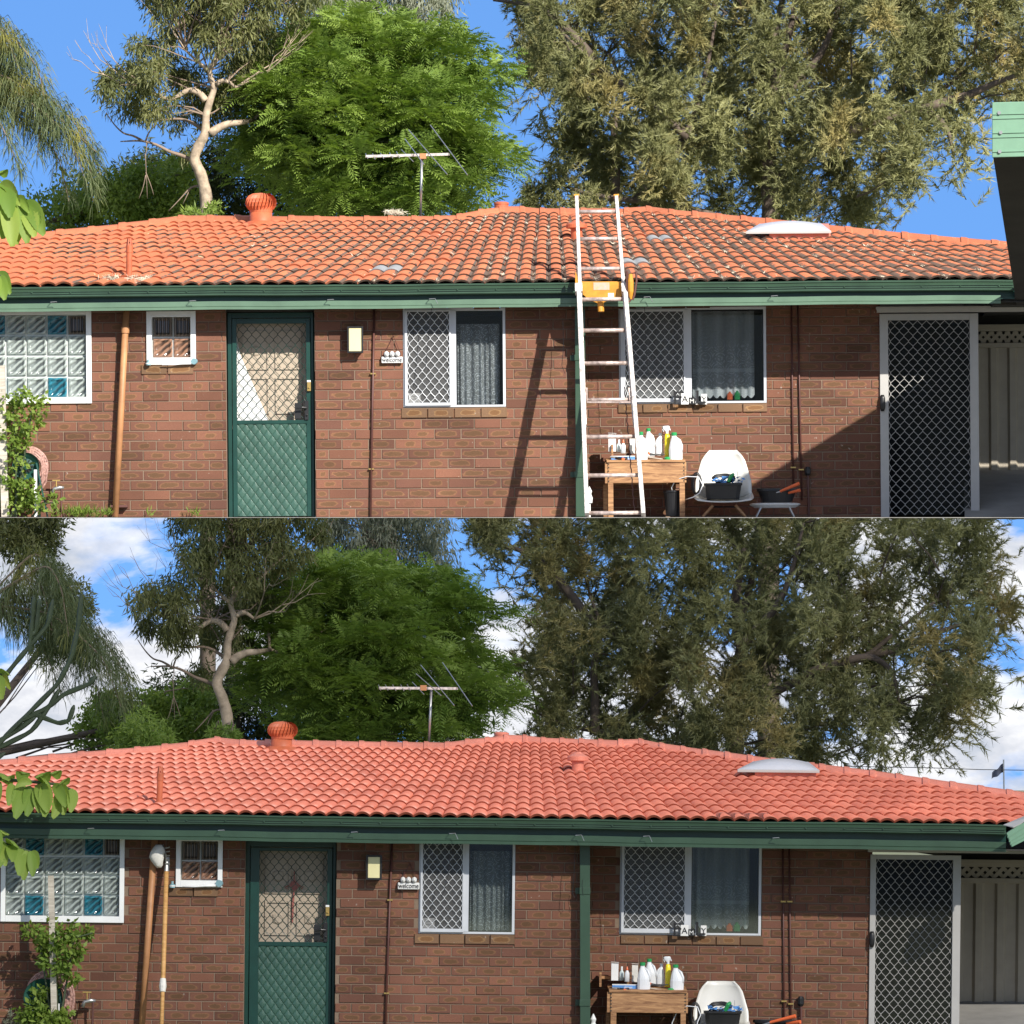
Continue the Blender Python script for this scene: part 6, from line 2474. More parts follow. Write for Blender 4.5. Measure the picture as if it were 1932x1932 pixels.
def clumps(poly, gaps, spacing, rng, D, thick, jitter=.45, ypush=0.0):
    """clump centres filling an outline, in world metres"""
    xs = [p[0] for p in poly]
    ys = [p[1] for p in poly]
    out = []
    y = min(ys)
    r = 0
    while y < max(ys):
        x = min(xs) + (spacing / 2 if r % 2 else 0)
        while x < max(xs):
            px = x + rng.normal(0, spacing * jitter)
            py = y + rng.normal(0, spacing * jitter)
            if inside(poly, px, py) and not any(inside(g, px, py) for g in gaps):
                d = rng.uniform(-1, 1)
                w_ = W(px, py, D)
                out.append((w_.x, w_.y + d * thick, w_.z, px, py, d))
            x += spacing
        y += spacing * .85
        r += 1
    return np.array(out)


def unit(a):
    return a / np.maximum(np.linalg.norm(a, axis=1), 1e-9)[:, None]


def leaves(cl, n, rad, length, width, rng, droop=.5, kink=0.0, flat=1.0, outward=.4, shell=.5):
    """leaf-shaped quads spread through ellipsoidal clumps; cl (k,3); rad radius in metres"""
    k = len(cl)
    idx = rng.integers(0, k, n)
    d = unit(rng.normal(0, 1, (n, 3)))
    rr = rad * (shell + (1 - shell) * rng.random(n)) * rng.uniform(.55, 1.25, k)[idx]
    o = d * rr[:, None] * np.array([1, 1, flat])
    c = cl[idx, :3] + o
    dirn = unit(d * outward + rng.normal(0, .5, (n, 3)) + np.array([0, 0, -droop]))
    side = unit(np.cross(dirn, rng.normal(0, 1, (n, 3))))
    ln = (length * rng.uniform(.6, 1.3, n))[:, None]
    wd = (width * rng.uniform(.7, 1.2, n))[:, None]
    v = np.stack([c, c + dirn * ln * .45 + side * wd, c + dirn * ln, c + dirn * ln * .45 - side * wd], 1).reshape(-1, 3)
    f = np.arange(n * 4).reshape(-1, 4)
    ct = rng.random(k)[idx] * .6 + rng.random(n) * .4
    return v, f, ct


def fronds(cl, n, rad, L_, pairs, lw, ll, rng, flat=.7, droop=.35, up=.25):
    """feather leaves: leaflets set in pairs on a drooping rachis"""
    k = len(cl)
    idx = rng.integers(0, k, n)
    d = unit(rng.normal(0, 1, (n, 3)) * np.array([1, 1, .75]) + np.array([0, -.25, .25]))
    o = d * (rad * (.35 + .65 * rng.random(n)))[:, None] * np.array([1, 1, flat])
    c = cl[idx, :3] + o
    dirn = unit(d * np.array([1, 1, .3]) + rng.normal(0, .35, (n, 3)) + np.array([0, 0, up]))
    side = unit(np.cross(dirn, np.array([0, 0, 1.0]) + rng.normal(0, .35, (n, 3))))
    ln = L_ * rng.uniform(.6, 1.25, n)
    V = []
    for j in range(pairs):
        t = (j + .6) / pairs
        p = c + dirn * (ln * t)[:, None] + np.array([0, 0, -1.0]) * (ln * droop * t * t)[:, None]
        q = ll * math.sin(math.pi * (.18 + .76 * t)) ** .8
        for s in (-1, 1):
            ld_ = unit(side * s + dirn * .55 + np.array([0, 0, -.25]) + rng.normal(0, .12, (n, 3)))
            a = p
            b = p + ld_ * q * .5 + dirn * lw
            e = p + ld_ * q
            g_ = p + ld_ * q * .5 - dirn * lw
            V.append(np.stack([a, b, e, g_], 1))
    v = np.stack(V, 1).reshape(-1, 3)
    m = n * pairs * 2
    f = np.arange(m * 4).reshape(-1, 4)
    tn = (rng.random(k)[idx] * .6 + rng.random(n) * .4)
    return v, f, np.repeat(tn, pairs * 2)


def plumes(cl, n, rng, L_, rad, needles, nl, wd, hang=.75):
    """she-oak: drooping brush-like branchlets, each a spray of needles round an arching twig"""
    k = len(cl)
    idx = rng.integers(0, k, n)
    c = cl[idx, :3] + rng.normal(0, .42, (n, 3)) * rad * np.array([.75, .75, 1.45]) * rng.uniform(.6, 1.35, k)[idx][:, None]
    az = rng.uniform(0, 2 * math.pi, n)
    dirn = unit(np.stack([np.cos(az) * .6, np.sin(az) * .6, rng.uniform(-.65, 1.05, n)], 1))
    ln = L_ * rng.uniform(.5, 1.2, n)
    t = rng.random((n, needles)) ** .8
    base = c[:, None, :] + dirn[:, None, :] * (t * ln[:, None])[:, :, None]
    base[:, :, 2] -= (t ** 2) * (ln[:, None] * .12)
    nd = dirn[:, None, :] * .9 + rng.normal(0, .42, (n, needles, 3)) + np.array([0, 0, -hang * .45])
    nd = nd / np.linalg.norm(nd, axis=2)[:, :, None]
    s = np.cross(nd, rng.normal(0, 1, (n, needles, 3)))
    s = s / np.linalg.norm(s, axis=2)[:, :, None]
    q = (nl * rng.uniform(.6, 1.3, (n, needles)))[:, :, None]
    v = np.stack([base - s * wd, base + s * wd, base + nd * q], 2).reshape(-1, 3)
    m = n * needles
    f = np.arange(m * 3).reshape(-1, 3)
    ct = rng.random(k)[idx] * .75 + rng.random(n) * .25
    return v, f, np.repeat(ct, needles)


def root_thing(name, label, cat, loc, group=None):
    o = bpy.data.objects.new(name, None)
    C.objects.link(o)
    o.location = loc
    OFF[o.name] = Vector(loc)
    return put(o, label, cat, group)


def crown_part(root, name, sets, material, label=None):
    vs, fs, ts = [], [], []
    b = 0
    for v, f, t in sets:
        vs.append(v)
        fs.append(f + b)
        ts.append(t)
        b += len(v)
    v = np.concatenate(vs) - np.array(OFF[root.name])
    me = quads_mesh(name, v, np.concatenate(fs), material, np.concatenate(ts))
    o = bpy.data.objects.new(name, me)
    C.objects.link(o)
    o.parent = root
    OFF[o.name] = OFF[root.name]
    if label: o['label'] = label
    return o


def limb(m, pts, D, r0, r1, n=8, dy=0.0):
    w_ = [W(p[0], p[1], D + (p[2] if len(p) > 2 else 0)) for p in pts]
    k = len(w_)
    # round the corners
    q = []
    for i in range(k - 1):
        a, b = w_[i], w_[i + 1]
        q += [a, lerp(a, b, .33), lerp(a, b, .66)]
    q.append(w_[-1])
    for _ in range(2):
        q = [q[0]] + [(q[i - 1] + q[i] * 2 + q[i + 1]) / 4 for i in range(1, len(q) - 1)] + [q[-1]]
    m.tube(q, [r0 + (r1 - r0) * i / (len(q) - 1) for i in range(len(q))], n)


def twigs(m, trunk_pts, D, cl, rng, frac, r0):
    """thin limbs from the nearest trunk node out to some of the clumps"""
    tp = [W(p[0], p[1], D + (p[2] if len(p) > 2 else 0)) for p in trunk_pts]
    for c in cl:
        if rng.random() > frac: continue
        cv = Vector(c[:3])
        low = [p for p in tp if p.z < cv.z + .3] or tp
        b = min(low, key=lambda p: (p - cv).length * rng.uniform(.6, 1.5))
        if (b - cv).length > 3.2: b = lerp(b, cv, 1 - 2.2 / (b - cv).length)
        mid = lerp(b, cv, .5) + Vector((rng.normal(0, .12), rng.normal(0, .12), rng.uniform(-.05, .3)))
        m.tube([b, lerp(b, mid, .5) + Vector((0, 0, rng.uniform(-.05, .08))), mid, lerp(mid, cv, .5) + Vector((0, 0, .05)), cv], [r0, r0 * .8, r0 * .6, r0 * .4, r0 * .15], 5, False)


def forks(m, tip, d, n, ln, r, rng, depth=2):
    """short forking shoots at the end of a limb"""
    for _ in range(n):
        e = Vector((d.x + rng.normal(0, .45), d.y + rng.normal(0, .45), max(d.z, 0) + rng.normal(.3, .3))).normalized()
        a = tip + e * ln * .5 + Vector((0, 0, rng.normal(0, .05)))
        b = tip + e * ln * rng.uniform(.8, 1.2) + Vector((0, 0, rng.normal(.05, .08)))
        m.tube([tip, a, b], [r, r * .75, r * .45], 5, False)
        if depth > 1:
            forks(m, b, e, 2, ln * .7, r * .5, rng, depth - 1)


def gxy(px, D):
    return ((px - 966) / F_PX * D, D - D1, LOW_GROUND)


def tree_set(T, DS, w, dens, seed):
    """the trees behind one house. T maps the upper picture's places to this house's; DS distances; w 'upper' or 'lower'"""
    rng = np.random.default_rng(seed)
    tp = lambda pts: [(*T(p[0], p[1]), *p[2:]) for p in pts]
    k = DS / 205.0            # size of foliage keeps the picture's grain
    # --- pale gum
    D = DS - 4
    trunk = tp([(386, 430), (390, 397), (388, 360), (378, 325), (365, 300), (374, 276), (388, 253), (388, 217), (397, 187), (405, 167), (393, 133), (413, 107), (413, 77), (420, 30)])
    g = gxy(T(390, 400)[0] + 6, D)
    root = root_thing('gum_tree', f'pale crooked trunked gum tree with rounded grey green crown behind the {w} house', 'tree', g)
    m = MB()
    w_ = [Vector(g) + Vector((0, 0, .02))] + [W(p[0], p[1], D) for p in trunk]
    rr = [q_ * k for q_ in (.17, .15, .145, .135, .125, .115, .12, .105, .09, .08, .07, .062, .055, .045, .025)]
    q, r_ = [], []
    for i in range(len(w_) - 1):
        for t in (0, .33, .66):
            q.append(lerp(w_[i], w_[i + 1], t)); r_.append((rr[i] + (rr[i + 1] - rr[i]) * t) * rng.uniform(.93, 1.07))
    q.append(w_[-1]); r_.append(rr[-1])
    q = [q[0]] + [(q[i - 1] + q[i] * 2 + q[i + 1]) / 4 for i in range(1, len(q) - 1)] + [q[-1]]
    m.tube(q, r_, 12)
    part(root, 'trunk', m, M['bark_pale'], smooth=True)
    for pts, r0, r1 in (([(397, 253), (408, 243), (430, 233), (450, 232), (478, 227, 1)], .11, .05),
                        ([(388, 190), (378, 176), (360, 169), (345, 174), (327, 190), (300, 182), (280, 175)], .085, .03),
                        ([(407, 160), (420, 150), (432, 155), (445, 165)], .06, .03),
                        ([(413, 107), (430, 95), (455, 85), (480, 60)], .08, .03), ([(393, 133), (375, 118), (350, 95)], .05, .02)):
        m = MB()
        q_ = tp(pts)
        limb(m, q_, D, r0 * k, r1 * k)
        e1, e0 = W(q_[-1][0], q_[-1][1], D + (q_[-1][2] if len(q_[-1]) > 2 else 0)), W(q_[-2][0], q_[-2][1], D)
        forks(m, e1, (e1 - e0).normalized(), 3, .9 * k, r1 * k * .85, rng, 3)
        part(root, 'branch', m, M['bark_pale'], smooth=True)
    for pts, r0, r1 in (([(362, 302), (340, 292), (320, 287), (295, 272), (267, 265), (245, 266), (227, 267)], .05, .012),
                        ([(268, 265), (250, 255), (233, 253), (215, 235), (200, 213)], .028, .010), ([(275, 266), (280, 250), (290, 240), (297, 228)], .022, .008),
                        ([(384, 247), (365, 232), (340, 223), (310, 226), (293, 227), (267, 223)], .045, .010),
                        ([(380, 222), (368, 205), (360, 190), (345, 175)], .02, .008), ([(380, 350), (360, 352), (345, 370), (318, 398)], .03, .008), ([(358, 358), (345, 385)], .015, .006),
                        ([(276, 268), (277, 285), (273, 295)], .014, .005), ([(275, 330), (270, 355), (262, 375)], .012, .004), ([(275, 325), (285, 350), (290, 368)], .012, .004), ([(274, 290), (276, 325), (278, 375)], .012, .004)):
        m = MB()
        limb(m, tp(pts), D + .3, r0 * k, r1 * k, 6)
        part(root, 'dead_branch', m, M['bark_dead'], smooth=True)
    polys = [[(285, -130), (610, -130), (600, -20), (560, 50), (480, 75), (450, 115), (400, 95), (345, 85), (290, 50), (275, -40)],
             [(196, 140), (240, 92), (318, 68), (345, 90), (305, 122), (300, 165), (340, 210), (325, 232), (262, 226), (215, 195), (192, 165)],
             [(335, 118), (395, 112), (432, 150), (440, 200), (425, 225), (350, 232), (335, 190)],
             [(430, 110), (490, 70), (520, 100), (470, 180), (440, 170)],
             [(300, 285), (350, 262), (370, 290), (360, 300)]]
    sets, allc = [], []
    for p in polys:
        c = clumps(tp(p), [], 24, rng, D + (.2 if p is polys[0] or p is polys[1] else 1.6) * k, 1.2 * k)
        if len(c): allc.append(c)
    c = np.concatenate(allc)
    sets.append(leaves(c, int(38000 * dens), .42 * k, .19 * k, .017 * k, rng, droop=.9, outward=.35, shell=.25))
    m = MB()
    twigs(m, trunk[7:] + tp([(430, 95), (455, 85), (375, 118), (350, 95), (360, 169), (300, 182), (280, 175), (430, 152)]), D, c, rng, .5, .022 * k)
    part(root, 'twigs', m, M['bark_dead'])
    crown_part(root, 'crown', sets, M['gum'])

    # --- grey gum behind the jacaranda
    D = DS + 9
    poly = tp([(540, 90), (560, 20), (590, -40), (640, -120), (800, -120), (860, -20), (866, 40), (852, 78), (790, 90), (640, 80)])
    root = root_thing('grey_gum_tree', f'grey green gum tree showing above the jacaranda behind the {w} house', 'tree', gxy(T(705, 100)[0], D))
    c = clumps(poly, [], 22, rng, D, 1.2 * k)
    m = MB().tube([Vector(gxy(T(705, 100)[0], D)), W(*T(700, 260), D), W(*T(715, 90), D), W(*T(710, 0), D)], [.3 * k, .22 * k, .14 * k, .05], 10)
    part(root, 'trunk', m, M['bark'], smooth=True)
    m = MB()
    twigs(m, tp([(715, 90), (710, 0)]), D, c, rng, .3, .03 * k)
    part(root, 'twigs', m, M['bark_dead'])
    crown_part(root, 'crown', [leaves(c, int(20000 * dens), .48 * k, .18 * k, .017 * k, rng, droop=1.2, shell=.2)], M['greygum'])

    # --- jacaranda
    D = DS
    out = [(455, 150), (505, 95), (520, 72), (600, 48), (690, 42), (790, 58), (845, 84), (905, 122), (950, 142), (955, 160), (905, 165), (880, 175), (925, 215), (955, 262), (985, 300), (975, 318), (940, 330),
           (925, 345), (935, 385), (905, 400), (560, 430), (500, 410), (520, 350), (450, 340), (425, 290), (440, 235), (470, 200)]
    gaps = [tp(q) for q in ([(455, 320), (540, 335), (555, 400), (455, 400)], [(880, 360), (905, 350), (930, 375), (890, 385)])]
    c = clumps(tp(out), gaps, 34, rng, D - 1.0, 1.6 * k, .38)
    # bring the middle of the crown forward
    cx_, cy_ = T(720, 260)
    rad = np.clip(1 - ((c[:, 3] - cx_) / 290) ** 2 - ((c[:, 4] - cy_) / 220) ** 2, 0, 1) ** .5
    c[:, 1] = c[:, 1] * 1 - rad * 2.2 * k * np.sign(.25 - c[:, 5] * .5 + .3)
    root = root_thing('jacaranda_tree', f'broad bright green feathery jacaranda tree behind the {w} house', 'tree', gxy(T(700, 300)[0], D))
    tr = tp([(735, 470), (728, 380), (700, 300), (690, 230), (700, 150)])
    m = MB().tube([Vector(gxy(T(735, 300)[0], D))] + [W(p[0], p[1], D) for p in tr], [.2 * k, .17 * k, .14 * k, .11 * k, .08 * k, .04 * k], 10)
    part(root, 'trunk', m, M['bark'], smooth=True)
    for pts in ([(732, 420), (690, 360), (640, 300), (600, 230), (560, 160)], [(728, 380), (770, 330), (830, 280), (880, 220)], [(700, 300), (760, 220), (800, 140)], [(730, 400), (650, 370), (570, 340), (530, 300)]):
        m = MB()
        limb(m, tp(pts), D, .09 * k, .03 * k)
        part(root, 'branch', m, M['bark'], smooth=True)
    m = MB()
    twigs(m, tr[1:], D, c, rng, .25, .035 * k)
    part(root, 'twigs', m, M['bark'])
    cj = clumps(tp([(x_ * .88 + 85, y_ * .88 + 30) for x_, y_ in out]), gaps, 40, rng, D + 2.6 * k, .8 * k)
    crown_part(root, 'crown', [leaves(cj, int(6000 * dens), .7 * k, .34 * k, .05 * k, rng, droop=.2), fronds(c, int(9500 * dens), .52 * k, .62 * k, 10, .020 * k, .19 * k, rng)], M['jac'])

    # --- she-oak
    D = DS + 3
    if w == 'upper':
        outs = [(968, -40), (1000, -130), (1990, -130), (1990, 150), (1925, 190), (1868, 205), (1850, 255), (1838, 300), (1845, 350), (1815, 372), (1775, 345), (1770, 300), (1722, 300), (1735, 350), (1712, 395), (1692, 432),
                (1560, 440), (1180, 440), (1010, 440), (965, 400), (1000, 380), (985, 350), (975, 300), (1005, 275), (1008, 215), (990, 165), (1005, 110), (985, 60)]
        gp = [[(1040, 262), (1068, 262), (1070, 330), (1035, 345)], [(1010, 350), (1050, 355), (1055, 395), (1005, 395)], [(1440, 0), (1465, 10), (1470, 60), (1445, 60)], [(1155, 250), (1185, 250), (1180, 295), (1150, 290)],
              [(1735, 235), (1800, 245), (1770, 290), (1715, 285)]]
    else:
        outs = [(905, 10), (900, -60), (940, -130), (2000, -130), (1960, -60), (2000, 20), (2055, 70), (2060, 150), (2040, 170), (2055, 230), (1990, 265), (1960, 320), (1905, 330), (1880, 380), (1830, 372), (1800, 372), (1750, 368), (1762, 400), (1735, 430), (1690, 470),
                (1560, 480), (1180, 440), (1010, 440), (985, 400), (1000, 370), (985, 320), (985, 275), (1005, 250), (1008, 215), (985, 160), (1005, 110), (985, 60), (940, 22)]
        gp = [[(1040, 262), (1068, 262), (1070, 330), (1035, 345)], [(1010, 350), (1050, 355), (1055, 395), (1005, 395)], [(1420, 0), (1465, 10), (1470, 70), (1430, 60)], [(1155, 235), (1185, 250), (1180, 295), (1150, 290)],
              [(1800, 30), (1850, 20), (1860, 70), (1830, 90)], [(1690, 320), (1740, 330), (1730, 380), (1690, 370)], [(1110, 90), (1135, 95), (1130, 130)], [(1240, 60), (1262, 60), (1250, 110)]]
    gaps = [tp(q) for q in gp]
    c = clumps(tp(outs), gaps, 56, rng, D - 1.5 * k, 3.4 * k, .45)
    cb = clumps(tp([(x_ * .96 + 57, y_ * .96 + 10) for x_, y_ in outs]), gaps, 62, rng, D + 4 * k, 1.5 * k, .42)
    root = root_thing('sheoak_tree', f'huge olive brown drooping sheoak tree filling the right side behind the {w} house', 'tree', gxy(T(1455, 300)[0], D))
    tr = tp([(1450, 470), (1455, 400), (1448, 300), (1470, 200), (1455, 100), (1480, -20)])
    m = MB().tube([Vector(gxy(T(1450, 300)[0], D))] + [W(p[0], p[1], D) for p in tr], [.27 * k, .24 * k, .22 * k, .19 * k, .15 * k, .11 * k, .06 * k], 12)
    part(root, 'trunk', m, M['bark'], smooth=True)
    limbs_ = [[(1450, 460), (1400, 430), (1330, 400), (1250, 385), (1170, 375), (1100, 365), (1040, 340)], [(1160, 380), (1162, 300), (1155, 240), (1180, 170), (1150, 100)],
              [(1200, 380), (1300, 260), (1330, 150), (1350, 40)], [(1450, 350), (1540, 280), (1620, 250), (1720, 220), (1800, 150), (1880, 90)], [(1600, 250), (1690, 215), (1750, 205), (1790, 240), (1800, 300)],
              [(1460, 200), (1540, 120), (1570, 60), (1600, -60)], [(1455, 180), (1480, 100), (1500, 20), (1500, -80)], [(1740, 205), (1830, 180), (1890, 150), (1960, 130)], [(1300, 260), (1220, 190), (1130, 130), (1060, 60)],
              [(1150, 150), (1080, 60), (1020, 10), (930, 0)]]
    for i, pts in enumerate(limbs_):
        m = MB()
        limb(m, tp(pts), D + rng.uniform(-3.0, .4) * k, .125 * k, .03 * k)
        part(root, 'branch', m, M['bark'], smooth=True)
    m = MB()
    twigs(m, [p for l_ in limbs_ for p in tp(l_)], D, c, rng, .7, .026 * k)
    part(root, 'twigs', m, M['bark'])
    crown_part(root, 'crown', [plumes(c, int(16500 * dens), rng, .48 * k, .52 * k, 40, .15 * k, .0108 * k, .0),
                                 plumes(cb, int(1900 * dens), rng, .8 * k, 1.0 * k, 30, .24 * k, .016 * k, .5)], M['cas'])

    # --- palm at the left
    D = DS - 6
    px0 = -75 if w == 'upper' else -215
    g = gxy(T(px0, 300)[0], D)
    root = root_thing('palm_tree', f'queen palm with long drooping fronds at the left behind the {w} house', 'palm', g)
    top = T((-45 if w == 'upper' else -130), 150)
    m = MB().tube([Vector(g), W(*T(px0, 600), D), W(*T(px0 + 5, 300), D), W(*top, D)], [.2 * k, .18 * k, .16 * k, .14 * k], 10)
    part(root, 'trunk', m, M['bark'], smooth=True)
    arcs = [[(top[0], top[1]), (20, 62), (75, 130), (95, 260)], [(top[0], top[1]), (0, 120), (90, 180), (150, 240), (190, 330)], [(top[0], top[1]), (10, 160), (80, 210), (130, 255), (165, 350)],
            [(top[0], top[1]), (0, 190), (60, 240), (110, 290), (130, 380)], [(top[0], top[1]), (10, 60), (40, 110), (55, 210)], [(top[0], top[1]), (-20, 40), (10, 60), (35, 130)],
            [(top[0], top[1]), (10, 190), (60, 225), (100, 240), (170, 300), (175, 380)], [(top[0], top[1]), (-20, 200), (10, 250), (40, 330)], [(top[0], top[1]), (0, 140), (40, 160), (80, 200), (70, 300)],
            [(top[0], top[1]), (-40, 90), (0, 110), (20, 190)], [(top[0], top[1]), (30, 175), (80, 190), (125, 235), (185, 290)]]
    V, Fq, Tn = [], 0, []
    for ai, a in enumerate(arcs):
        pts = [top] + [T(*q) for q in a[1:]]
        dz = rng.uniform(-1.2, 1.2)
        ctrl = [W(p[0], p[1], D + dz * min(1, i * .5)) for i, p in enumerate(pts)]
        q = []
        for i in range(len(ctrl) - 1):
            for t in np.linspace(0, 1, 8, endpoint=False):
                q.append(lerp(ctrl[i], ctrl[i + 1], t))
        q.append(ctrl[-1])
        for _ in range(5):
            q = [q[0]] + [(q[i - 1] + q[i] * 2 + q[i + 1]) / 4 for i in range(1, len(q) - 1)] + [q[-1]]
        m = MB().tube(q, [(.03 - .024 * i / len(q)) * k for i in range(len(q))], 5, False)
        part(root, 'frond_stem', m, M['bark_dead'])
        vv, tt = [], []
        for i in range(3, len(q)):
            for s in range(24):
                b = np.array(lerp(q[i - 1], q[i], rng.random()))
                t = i / len(q)
                L2 = 1.0 * k * (1 - .5 * t) * rng.uniform(.6, 1.1)
                d0 = np.array([rng.normal(0, .5) + .25, rng.normal(0, .7), rng.normal(.05, .45)])
                d0 /= np.linalg.norm(d0)
                mid = b + d0 * L2 * .5 + np.array([0, 0, -.08 * L2])
                end = mid + (d0 * .55 + np.array([0, 0, -.9])) * L2 * .42
                sd = np.array([math.cos(s), math.sin(s) * .5, 0]) * .0105 * k
                vv += [b, mid + sd, end, mid - sd]
                tt.append(rng.random())
        n_ = len(tt)
        crown_part(root, 'frond', [(np.array(vv), np.arange(n_ * 4).reshape(-1, 4), np.array(tt))], M['palm'])

    # --- bushes under the palm and dark scrub between the trees
    def bush(name, label, poly, Db, trunkx, material, n, rad, ll, lw, sp=24, gaps=(), flower=False):
        r = root_thing(name, label, 'tree', gxy(T(trunkx, 300)[0], Db))
        c = clumps(tp(poly), [], sp, rng, Db, 1.2 * k)
        tw = tp([(trunkx, 470), (sum(p[0] for p in poly) / len(poly), sum(p[1] for p in poly) / len(poly) + 20)])
        m = MB().tube([Vector(gxy(T(trunkx, 300)[0], Db))] + [W(p[0], p[1], Db) for p in tw], [.2 * k, .15 * k, .06 * k], 8)
        part(r, 'trunk', m, M['bark'], smooth=True)
        m = MB()
        twigs(m, tw, Db, c, rng, .3, .03 * k)
        part(r, 'twigs', m, M['bark'])
        crown_part(r, 'crown', [leaves(c, int(n * dens), rad * k, ll * k, lw * k, rng, droop=.15, shell=.3)], material)
    bush('leafy_tree', f'low bright green leafy tree under the palm behind the {w} house', [(40, 420), (75, 380), (130, 345), (170, 330), (215, 325), (250, 330), (300, 300), (340, 305), (370, 330), (360, 450), (40, 450)],
         DS + 2, -60 if w == 'upper' else -180, M['bushg'], 15000, .42, .13, .034)
    bush('scrub_tree', f'dark narrow leaved scrub around the gum trunk behind the {w} house', [(232, 300), (290, 285), (350, 310), (420, 250), (500, 260), (560, 300), (620, 380), (620, 460), (215, 460), (222, 340)],
         DS + 5, 440, M['bushd'], 17000, .5, .20, .022)
    bush('willowy_shrub', f'small pale yellow green shrub at the foot of the gum trunk behind the {w} house', [(345, 400), (372, 390), (400, 385), (415, 398), (410, 415), (345, 415)],
         DS - 7, 392, M['bushg'], 900, .18, .16, .016, 14)
    if w == 'lower':
        bush('bottlebrush_tree', 'olive grey feathery shrub below the palm fronds behind the lower house', [(155, 405), (185, 375), (200, 370), (225, 380), (265, 400), (270, 450), (140, 450)],
             DS - 9, 215, M['bushg'], 4200, .35, .15, .018, 20)
        bush('street_tree', 'dark leafy tree crown at the top left corner of the lower sky', [(-90, -60), (40, -60), (38, -20), (25, 40), (-90, 50)], DS + 4, -230, M['gum'], 6500, .5, .2, .026)
        bush('distant_tree', 'thin leafy tree seen behind the lower palm', [(20, 80), (60, 95), (90, 130), (100, 180), (60, 260), (0, 260), (0, 90)], DS + 12, -190, M['gum'], 6000, .45, .17, .024)


tree_set(lambda x, y: (x, y), 205, 'upper', 1.0, 21)
tree_set(lambda x, y: (.898 * x + 80, 1013 + .93 * y + .024 * (x - 388)), 158, 'lower', .85, 22)

# candelabra cactus below the lower palm
D = 146
g = gxy(-30, D)
root = root_thing('cactus', 'tall jointed candelabra cactus at the left below the lower palm', 'cactus', g)
arms = [[(-40, 1480), (0, 1400), (60, 1340), (110, 1290), (135, 1240), (148, 1180), (154, 1120)], [(40, 1360), (90, 1335), (120, 1310), (170, 1290), (180, 1275)], [(0, 1410), (60, 1380), (95, 1330), (112, 1300)],
        [(60, 1345), (110, 1365), (130, 1360), (140, 1330)], [(-40, 1420), (30, 1380), (70, 1350)], [(55, 1230), (58, 1200), (68, 1190), (72, 1150), (75, 1130)], [(58, 1205), (62, 1160), (64, 1125)],
        [(-10, 1300), (30, 1250), (55, 1220), (90, 1180), (100, 1130)], [(-60, 1500), (-20, 1440), (10, 1420)]]
for pts in arms:
    m = MB()
    w_ = [W(p[0], p[1], D) for p in pts]
    q, r_ = [], []
    for i in range(len(w_) - 1):
        for t in (0, .2, .4, .6, .8):
            q.append(lerp(w_[i], w_[i + 1], t))
    q.append(w_[-1])
    q = [q[0]] + [(q[i - 1] + q[i] * 2 + q[i + 1]) / 4 for i in range(1, len(q) - 1)] + [q[-1]]
    tot = len(q)
    for i in range(tot):
        ph = (i % 5) / 5
        r_.append(.042 * (.78 + .30 * math.sin(math.pi * (ph + .1))) * (1 if i < tot - 1 else .4))
    m.tube(q, r_, 6)
    part(root, 'arm', m, M['cactus'], smooth=False)
part(root, 'stem', MB().tube([Vector(g), W(-30, 1500, D), W(-60, 1500, D)], [.12, .1, .08], 8), M['cactus'])


# ---- broad leaved branches hanging into the frame at the left
def broad_leaf(m, base, d, length, width, curl=.5, fold=.25, tints=None):
    d = Vector(d).normalized()
    s = d.cross(Vector((0.15, -1, .1))).normalized()
    n_ = s.cross(d).normalized()
    nl = 20
    b = len(m.v)
    for i in range(nl + 1):
        t = i / nl
        a = curl * t * 1.5
        p = Vector(base) + d * (length * (math.sin(a) / max(a, 1e-3)) * t) + Vector((0, 0, -1)) * (length * (1 - math.cos(a)) / max(a, 1e-3) * t)
        wd = width * math.sin(math.pi * min(1, t * .93 + .035)) ** .65 * .5
        rip = .022 * length * math.sin(t * 62)
        for k, u in enumerate((-1, -.5, 0, .5, 1)):
            q = p + s * wd * u + n_ * (abs(u) * wd * fold + rip * abs(u))
            m.v.append(tuple(q))
    for i in range(nl):
        for k in range(4):
            a = b + i * 5 + k
            m.f.append((a, a + 1, a + 6, a + 5))
            if tints is not None: tints.append(tints[-1] if False else 0)


def branch(F, name, label, stem, lv, y, length, rng):
    root = F.thing(name, label, 'branch', tuple(F.P(stem[0][0], stem[0][1], y)))
    p = 1 / F.S
    for s_ in (stem,):
        part(root, 'stem', MB().tube([F.P(a, b, y) for a, b in s_], [4 * p * (1 - .6 * i / len(s_)) for i in range(len(s_))], 6), M['cactus'])
    for (x, yy, ex, ey) in lv:
        a, e = F.P(x, yy, y + rng.uniform(-.08, .08)), F.P(ex, ey, y - rng.uniform(.05, .2))
        m = MB()
        L0 = (e - a).length
        d0 = (e - a) + Vector((0, -.05, L0 * .35))
        broad_leaf(m, a, d0, L0 * 1.12, L0 * .50 if L0 * F.S > 30 else 17 * p, .75, .3)
        o = part(root, 'leaf', m, M['bigleaf'], smooth=True)
        tint_attr(o.data, [rng.random()] * len(m.f))


